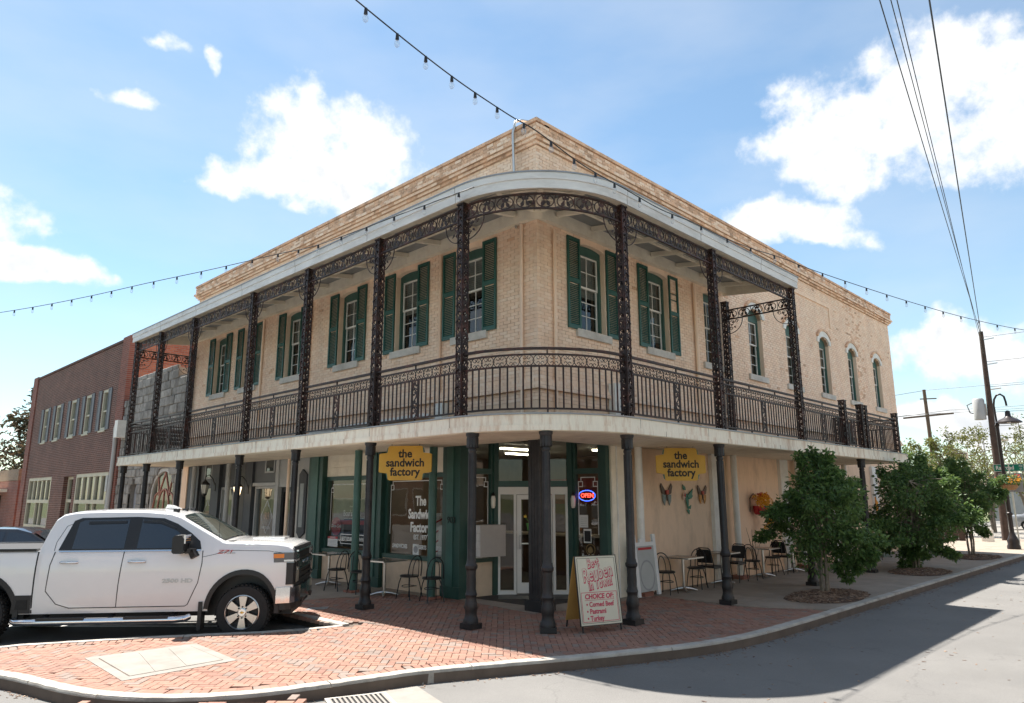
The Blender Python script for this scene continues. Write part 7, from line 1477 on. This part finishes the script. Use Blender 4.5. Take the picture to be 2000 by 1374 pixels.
for k, (x, y, z, tz, r) in enumerate(((-28.0, -14.6, 12.3, 10.3, 0.011), (-28, -14.9, 12.3, 10.0, 0.009), (-28, -15.0, 12.3, 9.2, 0.009), (-28, -15.9, 12.3, 10.4, 0.016))):
    a = Vector((32.2, -1.85, tz)); b = Vector(((1.36, -6.57, 10.6), (1.51, -6.72, 10.6), (1.62, -6.82, 10.6), (1.97, -7.18, 10.6))[k]); d_ = (b-a); e_ = a+d_*1.9; e_.z = b.z+0.4
    wire(a, e_, 0.25, r, ['overhead wire from the pole top, leftmost of the four', 'overhead wire from the pole top, second of the four', 'overhead wire from the pole top, third of the four', 'thickest overhead wire from the pole top, rightmost of the four'][k])
for k, z in enumerate((10.2, 8.9, 7.6, 6.3, 5.6, 5.0)): wire((32.2, -1.9, z), (30, -40, z+0.6), 0.3, 0.012, ['topmost cross street wire', 'second cross street wire from the top', 'third cross street wire from the top', 'fourth cross street wire from the top', 'fifth cross street wire from the top', 'lowest cross street wire'][k] + ' on the near pole')
for k, (z, y) in enumerate(((12.3, 9.5), (10.2, 7.7), (10.0, 11.4))):
    wire((66.8, y, z), (60, -40, z+0.3), 0.5, 0.02, ['highest far wire', 'middle far wire', 'low far wire'][k] + ' running right from the far pole'); wire((66.8, y, z), (80, 60, z-0.5), 0.4, 0.02, ['highest far wire', 'middle far wire', 'low far wire'][k] + ' running behind the building from the far pole')
# ------------------------------------------------------------ string lights
BULBG = glass_mat('bulb_glass', (0.95, 0.95, 0.95), 1.35, extra=0.12)
sock = MB().tube([(0, 0, 0.0), (0, 0, -0.085)], [0.02, 0.027], 8).mesh('socket', BLACK); bulb = MB().lathe([(0.02, -0.085), (0.036, -0.12), (0.04, -0.15), (0.034, -0.18), (0.018, -0.20), (0.004, -0.207)], n=10).mesh('bulb', BULBG, 50)
def strand(pts, bulbs, label):
    t = thing('string_lights', label, 'string lights', group='strings of festoon lights'); P = smooth_path3(pts); MB().tube(P, 0.010, 6).build('cable', WIRE, t, smooth=60)
    L_ = [0]
    for a, b in zip(P, P[1:]): L_.append(L_[-1]+(Vector(b)-Vector(a)).length)
    for k in range(bulbs):
        s = L_[-1]*(k+0.4)/bulbs; i = max(j for j in range(len(L_)) if L_[j] <= s); i = min(i, len(P)-2); a, b = Vector(P[i]), Vector(P[i+1]); p = a+(b-a)*((s-L_[i])/max(1e-6, L_[i+1]-L_[i]))
        so_ = link('socket', sock, t, loc=tuple(p)); link('bulb', bulb, so_)
def smooth_path3(pts, m=8):
    out = []; n = len(pts)
    for i in range(n-1):
        p0, p1, p2, p3 = (Vector(pts[max(i-1, 0)]), Vector(pts[i]), Vector(pts[i+1]), Vector(pts[min(i+2, n-1)]))
        for k in range(m): t = k/m; out.append(tuple(0.5*((2*p1)+(p2-p0)*t+(2*p0-5*p1+4*p2-p3)*t*t+(3*p1-p0-3*p2+p3)*t**3)))
    out.append(tuple(pts[-1])); return out
strand([(-9.6, -2.95, 8.9), (-7.6, -2.7, 8.50), (-6.17, -2.53, 8.30), (-4.42, -2.25, 8.22), (-2.95, -2.02, 8.27), (-2.2, -2.3, 7.85) if False else (-2.45, -2.25, 8.05), (-1.35, -2.34, 7.80), (-0.1, -2.34, 7.76)], 17, 'string of bulbs running down from overhead to the gallery roof corner')
strand([(-0.1, -2.34, 7.76), (1.09, -2.34, 7.72), (2.32, -2.34, 7.80), (3.6, -2.34, 7.82), (5.06, -2.34, 7.92), (6.55, -2.44, 8.02), (7.92, -2.62, 8.0), (10.72, -3.06, 8.0), (13.71, -3.60, 8.0), (16.87, -4.28, 8.0), (20.4, -5.29, 8.02), (26, -6.9, 8.3)], 23, 'string of bulbs along the long front fascia and out across the street')
strand([(-2.30, -0.55, 7.66), (-2.34, 0.3, 7.68), (-2.34, 1.4, 7.74), (-2.34, 2.66, 7.80), (-2.34, 3.86, 7.86), (-2.34, 5.21, 7.96), (-2.34, 6.75, 8.18), (-2.99, 9.28, 8.2), (-3.74, 11.78, 8.2), (-4.55, 14.65, 8.2), (-5.54, 17.62, 8.2), (-7.2, 22.5, 8.3)], 24, 'string of bulbs along the short front fascia and away over the side street')
# ------------------------------------------------------------ far end of the street
fw_ = thing('timber_fence', 'dark timber fence behind the farthest street tree', 'fence', (30.0, 0.0, -0.15))
for k in range(16): MB().box(0.3, 0.34, -0.4+k*0.30, -0.4+k*0.30+0.28, 0.0, 1.3).build('board', WOODP, fw_)
tag(MB().box(30.4, 30.5, -1.55, -1.05, -0.15, 0.55).build('utility_cabinet', WHITE), 'small white utility cabinet at the foot of the wooden pole', 'cabinet')
gbld = thing('grey_block', 'plain grey building at the far end past the silver car', 'building', (75, -6, -0.15)); MB().box(-4, 6, -14, 12, 0, 4.2).build('wall', mat('far_grey', (0.38, 0.38, 0.38), 0.8, var=0.1), gbld); MB().box(-4.1, 6.1, -14.1, 12.1, 4.2, 4.4).build('roof', TIN, gbld)
for k in range(5): MB().box(-4.05, -3.99, -12+k*4.6, -9.6+k*4.6, 1.0, 2.6).build('window', DARKIN, gbld)
MB().slab([(34.5, -4.0), (60, -4.0), (60, 4), (34.5, 4)], -0.1495, -0.12).build('far_pavement', CONC_L, kind='structure')
MB().slab([(45, -4.0), (52.0, -4.0), (52.0, 6), (45, 6)], -0.1195, -0.10).build('lawn', mat('green_lawn', (0.10, 0.17, 0.03), 0.95, var=0.3, scale=2), kind='structure') if False else None

gd = MB(); rnd = random.Random(17); KP = resample(OUT + [(34, -4.05)], 0.05)
for k in range(1500):
    i = int(len(KP)*(rnd.random()**0.9)); i = min(i, len(KP)-2); p = KP[i]; t_ = (KP[i+1]-p).normalized(); q = p - Vector((-t_.y, t_.x))*(0.01+abs(rnd.gauss(0, 0.09))); an = rnd.uniform(0, math.pi); l = rnd.uniform(0.006, 0.028); z = -0.147
    gd.bar((q.x-l*math.cos(an), q.y-l*math.sin(an), z), (q.x+l*math.cos(an), q.y+l*math.sin(an), z+rnd.uniform(0, .006)), l*0.6, 0.004)
tag(gd.build('gutter_litter', CHIP, recalc=False, kind='stuff'), 'dark leaf litter and grit lying in the gutter along the kerb', 'litter')

vn = thing('dried_vine', 'bare dried vine climbing the plaster wall below the flower basket', 'vine'); rnd = random.Random(9); vm = MB()
for k in range(7):
    p = [8.9+rnd.uniform(-.1, .1), 0.1]; pts = [FR(p[0], 0.012, p[1])]; dx = rnd.uniform(-.12, .12)
    for q in range(rnd.randrange(5, 9)): p = [p[0]+dx*0.5+rnd.uniform(-.06, .06), p[1]+rnd.uniform(.12, .24)]; dx *= 1.25; pts.append(FR(p[0], 0.012, p[1]))
    vm.tube(pts, [0.009*(1-i/(len(pts)+2)) for i in range(len(pts))], 5)
vm.build('stems', BARKD, vn, kind='stuff')
gd = MB(); rnd = random.Random(29)
for k in range(420):
    x, y = rnd.uniform(-6, 16), rnd.uniform(-10.5, -4.2); an = rnd.uniform(0, math.pi); l = rnd.uniform(0.006, 0.03)*(0.6 if y < -7 else 1)
    gd.bar((x-l*math.cos(an), y-l*math.sin(an), -0.147), (x+l*math.cos(an), y+l*math.sin(an), -0.147+rnd.uniform(0, .004)), l*rnd.uniform(.4, .9), 0.003)
tag(gd.build('road_litter', CHIP, recalc=False, kind='stuff'), 'small dry leaves and grit scattered over the asphalt road', 'litter')
